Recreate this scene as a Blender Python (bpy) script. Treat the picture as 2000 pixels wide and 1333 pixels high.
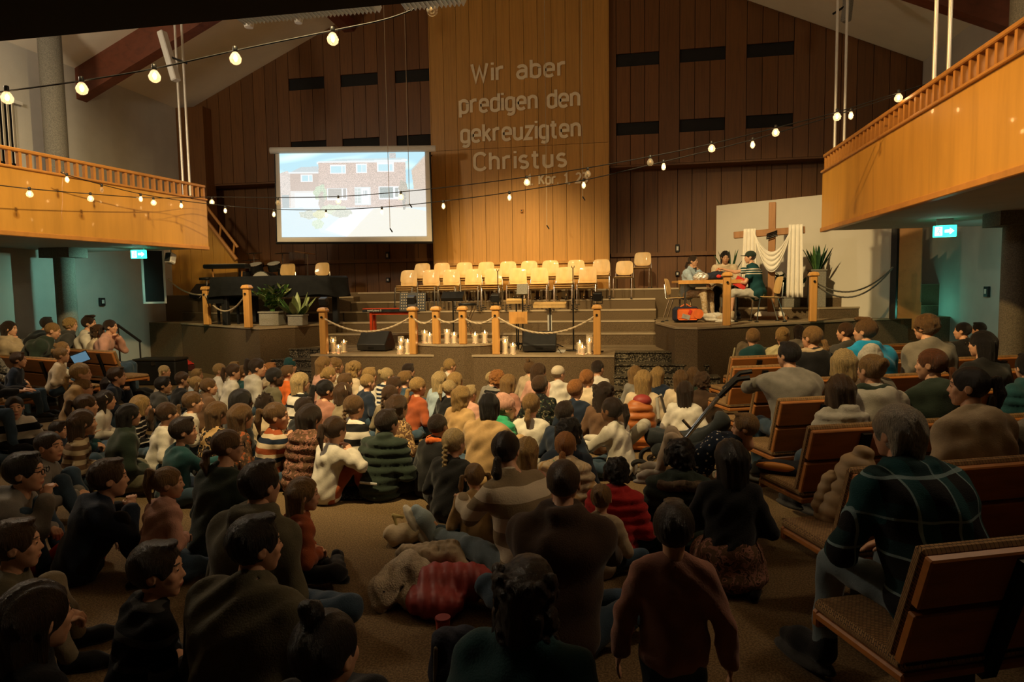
import bpy, math, random
import numpy as np
from mathutils import Vector, Matrix
PI = math.pi
random.seed(7)
for o in list(bpy.data.objects): bpy.data.objects.remove(o)
scene = bpy.context.scene
COL = scene.collection

# ------------------------------------------------------------------ camera
F = 1300.0; CX = 1000.0; CY = 666.5; H = 1.7            # focal length in pixels of the 2000x1333 frame, eye height
YAW = math.atan(231 / 1300.0); PITCH = math.radians(4.4); ROLL = math.radians(0.85)
def _rx(a): c, s = math.cos(a), math.sin(a); return np.array([[1, 0, 0], [0, c, -s], [0, s, c]])
def _rz(a): c, s = math.cos(a), math.sin(a); return np.array([[c, -s, 0], [s, c, 0], [0, 0, 1]])
RC = _rz(YAW) @ _rx(PI / 2 - PITCH) @ _rz(-ROLL)
CC = np.array([0, 0, H])
def ray(px, py): return RC @ np.array([(px - CX) / F, -(py - CY) / F, -1.0])
def atz(px, py, z): d = ray(px, py); return CC + d * (z - H) / d[2]       # the point of the room at height z seen at this pixel
def aty(px, py, y): d = ray(px, py); return CC + d * y / d[1]
def atx(px, py, x): d = ray(px, py); return CC + d * x / d[0]
def atd(px, py, D): return CC + ray(px, py) * D
cam = bpy.data.cameras.new('camera'); cam.lens = F / 2000 * 36; cam.sensor_width = 36; cam.clip_start = 0.05; cam.clip_end = 200
co = bpy.data.objects.new('camera', cam); COL.objects.link(co)
M4 = Matrix.Identity(4)
for i in range(3):
    for j in range(3): M4[i][j] = RC[i, j]
M4.translation = Vector(CC); co.matrix_world = M4
scene.camera = co

# ------------------------------------------------------------------ world, lamps, exposure
vs = scene.view_settings
vs.view_transform = 'Standard'; vs.look = 'None'; vs.gamma = 1.0; vs.use_curve_mapping = False
vs.exposure = -0.08
w = bpy.data.worlds.new('world'); scene.world = w; w.use_nodes = True
w.node_tree.nodes['Background'].inputs[0].default_value = (0.9, 0.75, 0.55, 1)
w.node_tree.nodes['Background'].inputs[1].default_value = 0.006
def lamp(kind, name, loc, energy, color, target=None, size=0.1, angle=60, blend=0.5):
    l = bpy.data.lights.new(name, kind); l.energy = energy; l.color = color
    if kind == 'SPOT': l.spot_size = math.radians(angle); l.spot_blend = blend; l.shadow_soft_size = size
    elif kind == 'POINT': l.shadow_soft_size = size
    o = bpy.data.objects.new(name, l); COL.objects.link(o); o.location = loc
    if target is not None:
        o.rotation_euler = (Vector(target) - Vector(loc)).to_track_quat('-Z', 'Y').to_euler()
    return o
WARM = (1.0, 0.73, 0.34); AMB = (1.0, 0.60, 0.20); NEUT = (1.0, 0.78, 0.50)
# spotlights hung under the roof beams, thrown on the stage and on the first rows
LIGHTS = [
 ('stage_spot_a', (-6.2, 5.6, 6.9), 2500, WARM, (-2.9, 14.0, 1.0), 42, 1.0),
 ('stage_spot_b', (1.2, 5.6, 6.9), 2500, WARM, (-2.3, 14.0, 1.0), 42, 1.0),
 ('wall_spot', (-2.55, 8.6, 6.4), 1700, AMB, (-2.55, 15.6, 1.9), 36, 1.0),
 ('wing_spot', (-1.0, 6.0, 6.8), 3600, WARM, (2.4, 14.0, 1.9), 40, 1.0),
 ('left_wing_spot', (-4.2, 6.0, 6.8), 2600, WARM, (-7.9, 13.4, 1.5), 32, 1.0),
 ('left_gallery_spot', (-2.6, 5.6, 6.3), 2300, WARM, (-8.8, 9.0, 3.0), 56, 1.0),
 ('right_gallery_spot', (-2.4, 5.0, 6.3), 1800, AMB, (3.2, 8.0, 3.0), 60, 1.0),
 ('right_pew_fill', (-1.2, 3.6, 7.2), 1500, WARM, (2.6, 6.6, .9), 46, 1.0),  # added to brighten the right pews, not a known spotlight
 ('crowd_spot', (-2.9, 3.4, 7.4), 4900, WARM, (-2.4, 7.7, 0.3), 58, 1.0),
]
lamp('POINT', 'left_gallery_fill', (-8.9, 6.6, 5.2), 420, (1, .82, .58), size=.3)  # unseen fill added for the ceiling and left wall, no fixture
lamp('POINT', 'right_gallery_fill', (3.9, 4.6, 5.4), 190, (1, .76, .48), size=.3)  # added fill above the right gallery, out of view, no fixture
for n, loc, e, c, t, a, b in LIGHTS: lamp('SPOT', n, loc, e, c, t, 0.12, a, b)

# ------------------------------------------------------------------ materials
MATS = {}
def _new(name):
    m = bpy.data.materials.new(name); m.use_nodes = True
    nt = m.node_tree; b = nt.nodes['Principled BSDF']
    return m, nt, b
def _n(nt, t, **kw):
    n = nt.nodes.new(t)
    for k, v in kw.items():
        if k.startswith('_'): setattr(n, k[1:], v)
        else: n.inputs[k].default_value = v
    return n
def _coord(nt, scale=(1, 1, 1), out='Object'):
    tc = nt.nodes.new('ShaderNodeTexCoord'); mp = nt.nodes.new('ShaderNodeMapping')
    nt.links.new(tc.outputs[out], mp.inputs[0]); mp.inputs['Scale'].default_value = scale
    return mp.outputs[0]
def _ramp(nt, fac, stops, interp='LINEAR'):
    r = nt.nodes.new('ShaderNodeValToRGB'); r.color_ramp.interpolation = interp
    e = r.color_ramp.elements
    while len(e) < len(stops): e.new(0.5)
    for el, (p, c) in zip(e, stops): el.position = p; el.color = (*c, 1)
    nt.links.new(fac, r.inputs[0]); return r.outputs[0]
def _sh(c, k): return tuple(min(1, x * k) for x in c)
def plain(name, c, rough=0.6, metal=0.0, var=0.12, scale=9.0, bump=0.0, bscale=60.0, spec=0.4, tscale=(1, 1, 1), coat=0.0, sheen=0.0):
    """one colour with gentle uneven tone and an optional fine relief"""
    if name in MATS: return MATS[name]
    m, nt, b = _new(name)
    b.inputs['Roughness'].default_value = rough; b.inputs['Metallic'].default_value = metal
    b.inputs['Specular IOR Level'].default_value = spec
    if coat: b.inputs['Coat Weight'].default_value = coat
    if sheen: b.inputs['Sheen Weight'].default_value = sheen
    co_ = _coord(nt, tscale)
    nz = _n(nt, 'ShaderNodeTexNoise', Scale=scale, Detail=3.0); nt.links.new(co_, nz.inputs['Vector'])
    nt.links.new(_ramp(nt, nz.outputs[0], [(0.3, _sh(c, 1 - var)), (0.7, _sh(c, 1 + var))]), b.inputs['Base Color'])
    if bump:
        n2 = _n(nt, 'ShaderNodeTexNoise', Scale=bscale, Detail=2.0); nt.links.new(co_, n2.inputs['Vector'])
        bp = _n(nt, 'ShaderNodeBump', Strength=bump, Distance=0.01)
        nt.links.new(n2.outputs[0], bp.inputs['Height']); nt.links.new(bp.outputs[0], b.inputs['Normal'])
    MATS[name] = m; return m
def wood(name, c, dark=0.72, rough=0.45, scale=(14, 14, 0.9), coat=0.0, random_tone=0.0):
    if name in MATS: return MATS[name]
    m, nt, b = _new(name)
    b.inputs['Roughness'].default_value = rough; b.inputs['Coat Weight'].default_value = coat
    co_ = _coord(nt, scale)
    nz = _n(nt, 'ShaderNodeTexNoise', Scale=1.6, Detail=5.0, Roughness=0.6, Distortion=0.4); nt.links.new(co_, nz.inputs['Vector'])
    col = _ramp(nt, nz.outputs[0], [(0.28, _sh(c, dark)), (0.5, c), (0.75, _sh(c, 1.12))])
    if random_tone:
        oi = nt.nodes.new('ShaderNodeObjectInfo')
        mr = _n(nt, 'ShaderNodeMapRange'); mr.inputs[3].default_value = 1 - random_tone; mr.inputs[4].default_value = 1 + random_tone * .6
        nt.links.new(oi.outputs['Random'], mr.inputs[0])
        hs = nt.nodes.new('ShaderNodeHueSaturation'); nt.links.new(mr.outputs[0], hs.inputs['Value']); nt.links.new(col, hs.inputs['Color'])
        col = hs.outputs[0]
    nt.links.new(col, b.inputs['Base Color'])
    bp = _n(nt, 'ShaderNodeBump', Strength=0.12, Distance=0.004); nt.links.new(nz.outputs[0], bp.inputs['Height']); nt.links.new(bp.outputs[0], b.inputs['Normal'])
    MATS[name] = m; return m
def speckle(name, c1, c2, scale=60.0, rough=0.9, lo=0.42, hi=0.58, c3=None, bump=0.25):
    if name in MATS: return MATS[name]
    m, nt, b = _new(name); b.inputs['Roughness'].default_value = rough; b.inputs['Specular IOR Level'].default_value = 0.2
    co_ = _coord(nt)
    nz = _n(nt, 'ShaderNodeTexNoise', Scale=scale, Detail=2.0, Roughness=0.7); nt.links.new(co_, nz.inputs['Vector'])
    st = [(lo, c1), (hi, c2)]
    if c3: st.append((min(hi + .1, 1), c3))
    nt.links.new(_ramp(nt, nz.outputs[0], st), b.inputs['Base Color'])
    bp = _n(nt, 'ShaderNodeBump', Strength=bump, Distance=0.006); nt.links.new(nz.outputs[0], bp.inputs['Height']); nt.links.new(bp.outputs[0], b.inputs['Normal'])
    MATS[name] = m; return m
def emit(name, c, s):
    if name in MATS: return MATS[name]
    m, nt, b = _new(name); b.inputs['Base Color'].default_value = (*c, 1)
    b.inputs['Emission Color'].default_value = (*c, 1); b.inputs['Emission Strength'].default_value = s
    MATS[name] = m; return m
def clear(name, c=(1, 1, 1), mixf=0.88, rough=0.05):
    if name in MATS: return MATS[name]
    m, nt, b = _new(name); b.inputs['Base Color'].default_value = (*c, 1); b.inputs['Roughness'].default_value = rough
    b.inputs['Specular IOR Level'].default_value = 0.8
    tr = nt.nodes.new('ShaderNodeBsdfTransparent'); tr.inputs[0].default_value = (*c, 1)
    mx = nt.nodes.new('ShaderNodeMixShader'); mx.inputs[0].default_value = mixf
    nt.links.new(b.outputs[0], mx.inputs[1]); nt.links.new(tr.outputs[0], mx.inputs[2])
    nt.links.new(mx.outputs[0], nt.nodes['Material Output'].inputs[0])
    MATS[name] = m; return m

# ------------------------------------------------------------------ mesh helpers
class MB:
    """collects simple solids; build() links them as one mesh object"""
    def __init__(s): s.v = []; s.f = []; s.mi = []; s.cur = 0
    def add(s, vs_, fs, M=None):
        n = len(s.v)
        for p in vs_:
            if M is not None: p = M @ Vector(p)
            s.v.append((p[0], p[1], p[2]))
        for f in fs: s.f.append([i + n for i in f]); s.mi.append(s.cur)
        return s
    def box(s, x0, x1, y0, y1, z0, z1, M=None, ch=0.0):
        if ch <= 0:
            vs_ = [(x0, y0, z0), (x1, y0, z0), (x1, y1, z0), (x0, y1, z0), (x0, y0, z1), (x1, y0, z1), (x1, y1, z1), (x0, y1, z1)]
            return s.add(vs_, [(3, 2, 1, 0), (4, 5, 6, 7), (0, 1, 5, 4), (1, 2, 6, 5), (2, 3, 7, 6), (3, 0, 4, 7)], M)
        # chamfered box
        X = (x0, x1); Y = (y0, y1); Z = (z0, z1); vs_ = []; idx = {}
        for i in (0, 1):
            for j in (0, 1):
                for k in (0, 1):
                    sx, sy, sz = (1 - 2 * i) * ch, (1 - 2 * j) * ch, (1 - 2 * k) * ch
                    for a, p in enumerate(((X[i], Y[j] + sy, Z[k] + sz), (X[i] + sx, Y[j], Z[k] + sz), (X[i] + sx, Y[j] + sy, Z[k]))):
                        idx[i, j, k, a] = len(vs_); vs_.append(p)
        fs = []
        def q(*c): fs.append([idx[t] for t in c])
        for i in (0, 1):
            c = [(i, 0, 0, 0), (i, 1, 0, 0), (i, 1, 1, 0), (i, 0, 1, 0)]; q(*(c if i else c[::-1]))
            c = [(0, i, 0, 1), (1, i, 0, 1), (1, i, 1, 1), (0, i, 1, 1)]; q(*(c[::-1] if i else c))
            c = [(0, 0, i, 2), (1, 0, i, 2), (1, 1, i, 2), (0, 1, i, 2)]; q(*(c if i else c[::-1]))
        for i in (0, 1):
            for j in (0, 1):
                c = [(i, j, 0, 0), (i, j, 1, 0), (i, j, 1, 1), (i, j, 0, 1)]; q(*(c if i == j else c[::-1]))
                c = [(i, 0, j, 0), (i, 1, j, 0), (i, 1, j, 2), (i, 0, j, 2)]; q(*(c[::-1] if i == j else c))
                c = [(0, i, j, 1), (1, i, j, 1), (1, i, j, 2), (0, i, j, 2)]; q(*(c if i == j else c[::-1]))
        for i in (0, 1):
            for j in (0, 1):
                for k in (0, 1):
                    c = [(i, j, k, 0), (i, j, k, 1), (i, j, k, 2)]; q(*(c if (i + j + k) % 2 == 1 else c[::-1]))
        return s.add(vs_, fs, M)
    def cyl(s, p0, p1, r0, r1=None, n=12, caps=True, M=None):
        return s.tube([p0, p1], [r0, r0 if r1 is None else r1], n, caps, M)
    def tube(s, pts, r, n=8, caps=True, M=None):
        pts = [Vector(p) for p in pts]; k = len(pts)
        rr = r if isinstance(r, (list, tuple)) else [r] * k
        vs_ = []; fs = []; up = None
        for i, p in enumerate(pts):
            t = (pts[min(i + 1, k - 1)] - pts[max(i - 1, 0)])
            if t.length < 1e-9: t = Vector((0, 0, 1))
            t.normalize()
            if up is None:
                up = Vector((0, 0, 1)) if abs(t.z) < .9 else Vector((0, 1, 0))
            a = t.cross(up)
            if a.length < 1e-6: a = t.orthogonal()
            a.normalize(); b = t.cross(a); up = -b if False else up
            for j in range(n):
                th = 2 * PI * j / n; vs_.append(p + (a * math.cos(th) + b * math.sin(th)) * rr[i])
        for i in range(k - 1):
            for j in range(n):
                fs.append((i * n + j, i * n + (j + 1) % n, (i + 1) * n + (j + 1) % n, (i + 1) * n + j))
        if caps: fs.append(tuple(range(n))[::-1]); fs.append(tuple((k - 1) * n + j for j in range(n)))
        return s.add(vs_, fs, M)
    def lathe(s, prof, n=16, c=(0, 0, 0), M=None):
        vs_ = []; fs = []; k = len(prof)
        for r, z in prof:
            for j in range(n): th = 2 * PI * j / n; vs_.append((c[0] + r * math.cos(th), c[1] + r * math.sin(th), c[2] + z))
        for i in range(k - 1):
            for j in range(n): fs.append((i * n + j, i * n + (j + 1) % n, (i + 1) * n + (j + 1) % n, (i + 1) * n + j))
        if prof[0][0] > 1e-5: fs.append(tuple(range(n))[::-1])
        if prof[-1][0] > 1e-5: fs.append(tuple((k - 1) * n + j for j in range(n)))
        return s.add(vs_, fs, M)
    def prism(s, poly, z0, z1, M=None):
        n = len(poly); vs_ = [(x, y, z0) for x, y in poly] + [(x, y, z1) for x, y in poly]
        fs = [tuple(range(n))[::-1], tuple(range(n, 2 * n))] + [(i, (i + 1) % n, n + (i + 1) % n, n + i) for i in range(n)]
        return s.add(vs_, fs, M)
    def loft(s, rings, caps=True, M=None):
        n = len(rings[0]); vs_ = [p for r in rings for p in r]; fs = []
        for i in range(len(rings) - 1):
            for j in range(n): fs.append((i * n + j, i * n + (j + 1) % n, (i + 1) * n + (j + 1) % n, (i + 1) * n + j))
        if caps: fs.append(tuple(range(n))[::-1]); fs.append(tuple((len(rings) - 1) * n + j for j in range(n)))
        return s.add(vs_, fs, M)
    def mesh(s, name, mats, smooth=False):
        me = bpy.data.meshes.new(name); me.from_pydata(s.v, [], s.f)
        for m in (mats if isinstance(mats, (list, tuple)) else [mats]): me.materials.append(m)
        if any(s.mi): me.polygons.foreach_set('material_index', s.mi)
        if smooth:
            me.polygons.foreach_set('use_smooth', [True] * len(me.polygons))
            if smooth != 'all':
                try: me.set_sharp_from_angle(angle=math.radians(smooth if smooth is not True else 40))
                except Exception: pass
        me.update(); return me
    def build(s, name, mats, parent=None, smooth=False, M=None):
        return link(name, s.mesh(name, mats, smooth), parent, M)
def link(name, me, parent=None, M=None):
    o = bpy.data.objects.new(name, me); COL.objects.link(o)
    if parent is not None: o.parent = parent
    if M is not None: o.matrix_local = M
    return o
def empty(name, loc=(0, 0, 0), rz=0.0, parent=None, s=1.0):
    o = bpy.data.objects.new(name, None); COL.objects.link(o); o.empty_display_size = 0.1
    o.location = loc; o.rotation_euler = (0, 0, rz); o.scale = (s, s, s)
    if parent is not None: o.parent = parent
    return o
def tag(o, label, cat, group=None, kind=None):
    o['label'] = label; o['category'] = cat
    if group: o['group'] = group
    if kind: o['kind'] = kind
    return o
def struct(o, label=None):
    o['kind'] = 'structure'
    if label: o['label'] = label
    return o
def copy_tree(o, parent=None):
    c = o.copy(); COL.objects.link(c); c.parent = parent
    for ch in list(o.children): copy_tree(ch, c)
    return c
def T(x, y, z): return Matrix.Translation((x, y, z))
def RZ(a): return Matrix.Rotation(a, 4, 'Z')
def RX(a): return Matrix.Rotation(a, 4, 'X')
def RY(a): return Matrix.Rotation(a, 4, 'Y')
ORD = ['first', 'second', 'third', 'fourth', 'fifth', 'sixth', 'seventh', 'eighth', 'ninth', 'tenth', 'eleventh', 'twelfth', 'thirteenth', 'fourteenth', 'fifteenth', 'sixteenth']
# ------------------------------------------------------------------ room materials
m_wallbrd = wood('wall_board_dark', (0.168, 0.067, 0.016), 0.7, 0.5, (16, 16, 0.8), random_tone=0.16)
m_textbrd = wood('wall_board_text', (0.50, 0.255, 0.055), 0.82, 0.45, (18, 18, 0.7), random_tone=0.10)
m_golden = wood('golden_veneer', (0.58, 0.29, 0.05), 0.82, 0.42, (3, 3, 0.35), coat=0.15)
m_rail = wood('rail_wood', (0.50, 0.22, 0.05), 0.8, 0.4, (3, 3, 3))
m_post = wood('post_wood', (0.60, 0.30, 0.08), 0.85, 0.38, (14, 14, 1.2), coat=0.2)
m_beam = wood('beam_wood', (0.16, 0.045, 0.02), 0.7, 0.5, (4, 6, 6))
m_ceil = plain('ceiling_plaster', (0.84, 0.76, 0.62), 0.9, var=0.04, scale=2, bump=0.15, bscale=40)
m_plaster = plain('wall_plaster', (0.50, 0.48, 0.43), 0.9, var=0.05, scale=3, bump=0.25, bscale=90)
m_soffit = plain('gallery_soffit', (0.42, 0.40, 0.35), 0.85, var=0.05, scale=3, bump=0.1)
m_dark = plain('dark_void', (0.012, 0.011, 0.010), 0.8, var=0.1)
m_blackw = plain('black_wood', (0.02, 0.016, 0.012), 0.55, var=0.2)
m_carpet = speckle('floor_carpet', (0.105, 0.068, 0.032), (0.205, 0.136, 0.066), 95, 0.95)
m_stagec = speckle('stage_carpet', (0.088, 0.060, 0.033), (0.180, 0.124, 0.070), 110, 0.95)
m_tread_lit = speckle('tread_carpet_lit', (0.21, 0.155, 0.09), (0.31, 0.23, 0.135), 110, 0.9)  # lighter copy of the stage carpet, overhead light put into its colour
m_granite = speckle('granite', (0.02, 0.018, 0.014), (0.16, 0.13, 0.085), 42, 0.35, 0.44, 0.56, (0.36, 0.30, 0.2), 0.05)
m_nose = plain('step_nosing', (0.40, 0.31, 0.20), 0.5, var=0.08)
m_white = plain('white_panel', (0.62, 0.57, 0.48), 0.8, var=0.02, scale=3)
m_offw = plain('off_white', (0.62, 0.60, 0.55), 0.5, var=0.03)
m_metalw = plain('white_rod', (0.70, 0.66, 0.58), 0.35, metal=0.3, var=0.04)
m_black = plain('black_plastic', (0.014, 0.014, 0.015), 0.42, var=0.2)
m_blackm = plain('black_metal', (0.02, 0.02, 0.02), 0.35, metal=0.6, var=0.2)
m_chrome = plain('chrome', (0.62, 0.60, 0.56), 0.18, metal=1.0, var=0.05)
m_column = speckle('column_concrete', (0.13, 0.12, 0.10), (0.20, 0.185, 0.15), 70, 0.9)

XL, XR, XC = -11.2, 6.08, -2.56
def roof(x): return 10.15 - 0.438 * abs(x - XC)
YB = -5.0
# ---- floor, side walls, ceiling
fl = MB().box(XL - .3, XR + .3, YB, 17, -0.2, 0).build('floor', m_carpet); struct(fl, 'brown flecked carpet floor of the hall')
for nm, x0, x1 in (('wall_left', XL - .25, XL), ('wall_right', XR, XR + .25)):
    struct(MB().box(x0, x1, YB, 17, 0, 6.42).build(nm, m_plaster), 'pale plaster side wall')
struct(MB().box(XL, XR, YB - .2, YB, 0, 10.2).build('wall_back', m_plaster), 'plaster wall behind the photographer')
for nm, xa, xb in (('ceiling', XC, XL - .25), ('ceiling_slope', XC, XR + .25)):
    za, zb = roof(xa), roof(xb)
    b = MB(); b.add([(xa, YB, za), (xb, YB, zb), (xb, 17, zb), (xa, 17, za), (xa, YB, za + .2), (xb, YB, zb + .2), (xb, 17, zb + .2), (xa, 17, za + .2)],
                    [(0, 1, 2, 3), (7, 6, 5, 4), (0, 4, 5, 1), (1, 5, 6, 2), (2, 6, 7, 3), (3, 7, 4, 0)])
    struct(b.build(nm, m_ceil), 'pale sloping plaster ceiling')
# roof beams (dark red glulam rafters) under each slope
for yb in (3.2, 8.0, 12.4):
    for sgn, xe, side in ((-1, XL + .0, 'left'), (1, XR, 'right')):
        b = MB(); xa = XC; y0, y1 = yb - .13, yb + .13; dz = .62 if yb < 15 else .3
        za, ze = roof(xa), roof(xe)
        P = [(xa, y0, za - dz), (xe, y0, ze - dz), (xe, y0, ze), (xa, y0, za), (xa, y1, za - dz), (xe, y1, ze - dz), (xe, y1, ze), (xa, y1, za)]
        b.add(P, [(0, 1, 2, 3), (7, 6, 5, 4), (0, 4, 5, 1), (1, 5, 6, 2), (2, 6, 7, 3), (3, 7, 4, 0)])
        o = b.build('trim_1', m_beam); struct(o, 'dark red laminated rafter under the ceiling')

struct(MB().box(-6.8, -6.55, 9.0, 15.7, roof(-6.8) - .32, roof(-6.8) - .02).build('trim_2', m_beam), 'dark red purlin running to the front wall under the ceiling')
# ---- front wall
fw = empty('wall_front'); struct(fw, 'wood boarded front wall with dark slots')
BW = 0.322
def board(x0, x1, y, z0, z1, mat, parent, th=.045, gap=.006, sloped=False):
    za, zb = (roof(x0 + gap) - .0, roof(x1 - gap) - .0) if sloped else (z1, z1)
    b = MB(); a, c = x0 + gap, x1 - gap
    b.add([(a, y, z0 + gap), (c, y, z0 + gap), (c, y + th, z0 + gap), (a, y + th, z0 + gap), (a, y, za - gap), (c, y, zb - gap), (c, y + th, zb - gap), (a, y + th, za - gap)],
          [(3, 2, 1, 0), (4, 5, 6, 7), (0, 1, 5, 4), (1, 2, 6, 5), (2, 3, 7, 6), (3, 0, 4, 7)])
    return b.build('board', mat, parent)
# solid backing behind the boards
b = MB(); b.box(XL, -4.66, 15.78, 17, 4.5, 10.2); b.box(-.44, XR, 15.78, 17, 4.5, 10.2); b.box(XL, XR, 16.26, 17, 0, 4.5); b.box(-4.64, -.46, 15.66, 16.5, 0, 10.2)
b.build('backing', m_dark, fw)
slotsL = [(-8.31, -7.37), (-6.94, -5.99), (-5.55, -4.62)]
slotsR = [(-.30, .65), (1.10, 2.08), (2.53, 3.51)]
def upper_boards(xs, slots):
    for x0, x1 in zip(xs[:-1], xs[1:]):
        xm = (x0 + x1) / 2
        if any(a < xm < c for a, c in slots):
            board(x0, x1, 15.70, 4.5, 5.18, m_wallbrd, fw); board(x0, x1, 15.70, 5.45, 6.70, m_wallbrd, fw)
            board(x0, x1, 15.70, 6.98, 0, m_wallbrd, fw, sloped=True)
        else:
            board(x0, x1, 15.70, 4.5, 0, m_wallbrd, fw, sloped=True)
def edges(a, c, slots):
    xs = sorted(set([a, c] + [t for s in slots for t in s])); out = []
    for p, q in zip(xs[:-1], xs[1:]):
        n = max(1, round((q - p) / BW))
        out += [p + (q - p) * i / n for i in range(n)]
    return out + [c]
xsL = edges(XL, -4.62, slotsL); xsR = edges(-.48, XR, slotsR)
upper_boards(xsL, slotsL); upper_boards(xsR, slotsR)
for a, c in slotsL + slotsR:
    for z0, z1 in ((5.18, 5.45), (6.70, 6.98)):
        s = MB(); s.box(a, c, 15.75, 15.765, z0, z1); s.build('slot_back', m_dark, fw)
def lower_boards(xs):
    for x0, x1 in zip(xs[:-1], xs[1:]):
        board(x0, x1, 16.2, 2.52, 4.5, m_wallbrd, fw); board(x0, x1, 16.2, 1.0, 2.44, m_wallbrd, fw)
lower_boards(xsL); lower_boards(xsR)
for a, c in ((XL, -4.66), (-.44, XR)):
    MB().box(a, c, 16.13, 16.24, 2.44, 2.53).build('rail_moulding', m_wallbrd, fw)
    MB().box(a, c, 15.70, 16.2, 4.46, 4.5).build('ledge', m_wallbrd, fw)
# side returns where the upper wall steps forward
MB().box(XL, -10.45, 15.35, 15.75, 0, roof(-11.2)).build('pier', m_wallbrd, fw)
# text panel, proud of the wall, in two rows of boards
tp = empty('wall_text_panel'); struct(tp, 'golden boarded centre panel that carries the lettering')
xsT = [-4.64 + 4.16 * i / 13 for i in range(14)]
for x0, x1 in zip(xsT[:-1], xsT[1:]):
    board(x0, x1, 15.6, 1.65, 5.02, m_textbrd, tp, .06, .004); board(x0, x1, 15.6, 5.02, 0, m_textbrd, tp, .06, .004, sloped=True)
MB().box(-4.66, -4.64, 15.59, 16.2, 1.65, 9.2).build('edge_strip', m_textbrd, tp); MB().box(-.48, -.46, 15.59, 16.2, 1.65, 9.2).build('edge_strip', m_textbrd, tp)
MB().box(-4.64, -.48, 15.55, 15.6, 2.3, 2.36).build('rail_moulding', m_textbrd, tp)

# ---- stage
st = empty('stage_platform'); struct(st, 'brown carpeted stage with low tiers')
def slab(poly, z0, z1, name='level', nose=True, mat=None, edge_pts=None):
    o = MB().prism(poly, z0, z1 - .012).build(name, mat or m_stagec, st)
    MB().prism(poly, z1 - .012, z1).build('tread', m_tread_lit, o)
    if edge_pts:
        n = MB()
        for (xa, ya), (xb, yb) in zip(edge_pts[:-1], edge_pts[1:]):
            d = Vector((xb - xa, yb - ya, 0)); L = d.length; M = T(xa, ya, 0) @ RZ(math.atan2(d.y, d.x))
            n.box(0, L, -.014, .03, z1 - .03, z1 + .004, M)
        n.build('nosing', m_nose, o)
    return o
L0 = [(-5.56, 10.92), (-.25, 10.92), (-.25, 11.34), (1.2, 11.34), (1.2, 17), (-7.1, 17), (-7.1, 11.9), (-5.56, 11.9)]
slab(L0, 0, .61, 'platform', edge_pts=[(-5.56, 10.92), (-.25, 10.92)])
pul = [(-3.72, 12.3), (-3.72, 11.16), (-3.5, 11.0), (-3.2, 10.86), (-2.95, 10.83), (-2.75, 10.85), (-2.5, 10.97), (-2.3, 11.14), (-2.3, 12.3)]
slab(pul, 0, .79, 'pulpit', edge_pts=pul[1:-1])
for i, (z, y) in enumerate(((.84, 12.95), (1.06, 13.38), (1.27, 13.8), (1.48, 14.2), (1.69, 14.6))):
    xl, xr = (-6.2, .52) if i < 4 else (-11.2, 6.08)
    slab([(xl, y), (xr, y), (xr, 16.2), (xl, 16.2)], .5, z, 'tier', edge_pts=[(-6.2 if i < 4 else -6.2, y), (.52 if i < 4 else 1.6, y)])
wl = [(-11.2, 14.0), (-10.08, 13.63), (-6.81, 11.39), (-6.42, 12.0), (-6.12, 13.6), (-6.12, 16.2), (-11.2, 16.2)]
slab(wl, 0, 1.06, 'wing', edge_pts=wl[1:5])
slab([(-11.2, 14.75), (-9.85, 14.3), (-8.6, 13.72), (-6.14, 13.85), (-6.14, 16.2), (-11.2, 16.2)], 1.0, 1.27, 'wing_step', edge_pts=[(-9.85, 14.3), (-8.6, 13.72), (-6.14, 13.85)])
slab([(-11.2, 15.0), (-10.0, 14.45), (-8.75, 14.0), (-6.16, 14.25), (-6.16, 16.2), (-11.2, 16.2)], 1.2, 1.6, 'wing_step', edge_pts=[(-10.0, 14.45), (-8.75, 14.0), (-6.16, 14.25)])
wr = [(.48, 12.59), (.72, 11.08), (1.06, 10.91), (4.1, 13.28), (5.3, 13.9), (6.08, 14.1), (6.08, 16.2), (.48, 16.2)]
slab(wr, 0, 1.06, 'wing', edge_pts=wr[0:5])
slab([(1.9, 14.15), (3.6, 13.7), (5.2, 14.2), (6.08, 14.6), (6.08, 16.2), (1.9, 16.2)], 1.0, 1.27, 'wing_step', edge_pts=[(1.9, 14.15), (3.6, 13.7), (5.2, 14.2)])
slab([(1.9, 14.7), (4.2, 14.1), (6.08, 14.9), (6.08, 16.2), (1.9, 16.2)], 1.2, 1.48, 'wing_step', edge_pts=[(1.9, 14.7), (4.2, 14.1), (6.08, 14.9)])
# granite steps either side of the platform
for side, x0, x1, y0, dirx in (('l', -7.1, -5.56, 11.9, -1), ('r', -.25, 1.25, 11.34, 1)):
    g = empty('granite_steps'); struct(g, 'dark speckled granite steps ' + ('left' if side == 'l' else 'right') + ' of the platform')
    for k in range(3):
        z = .61 - .155 * (k + 1); y = y0 - .33 * (k + 1)
        a, c = (x0 - .13 * k, x1) if dirx < 0 else (x0, x1 + .13 * k)
        MB().box(a, c, y, y + .36, 0 if k == 2 else z - .2, z - .03).build('riser', m_granite, g)
        MB().box(a - .01, c + .01, y - .02, y + .34, z - .03, z, ch=.006).build('tread', m_granite, g)
    MB().box(x0, x1, y0 - .012, y0 + .02, .30, .60).build('riser', m_granite, g)
    MB().box(x0, x1, y0 - .03, y0 + .3, .605, .625, ch=.006).build('tread', m_granite, g)

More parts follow.
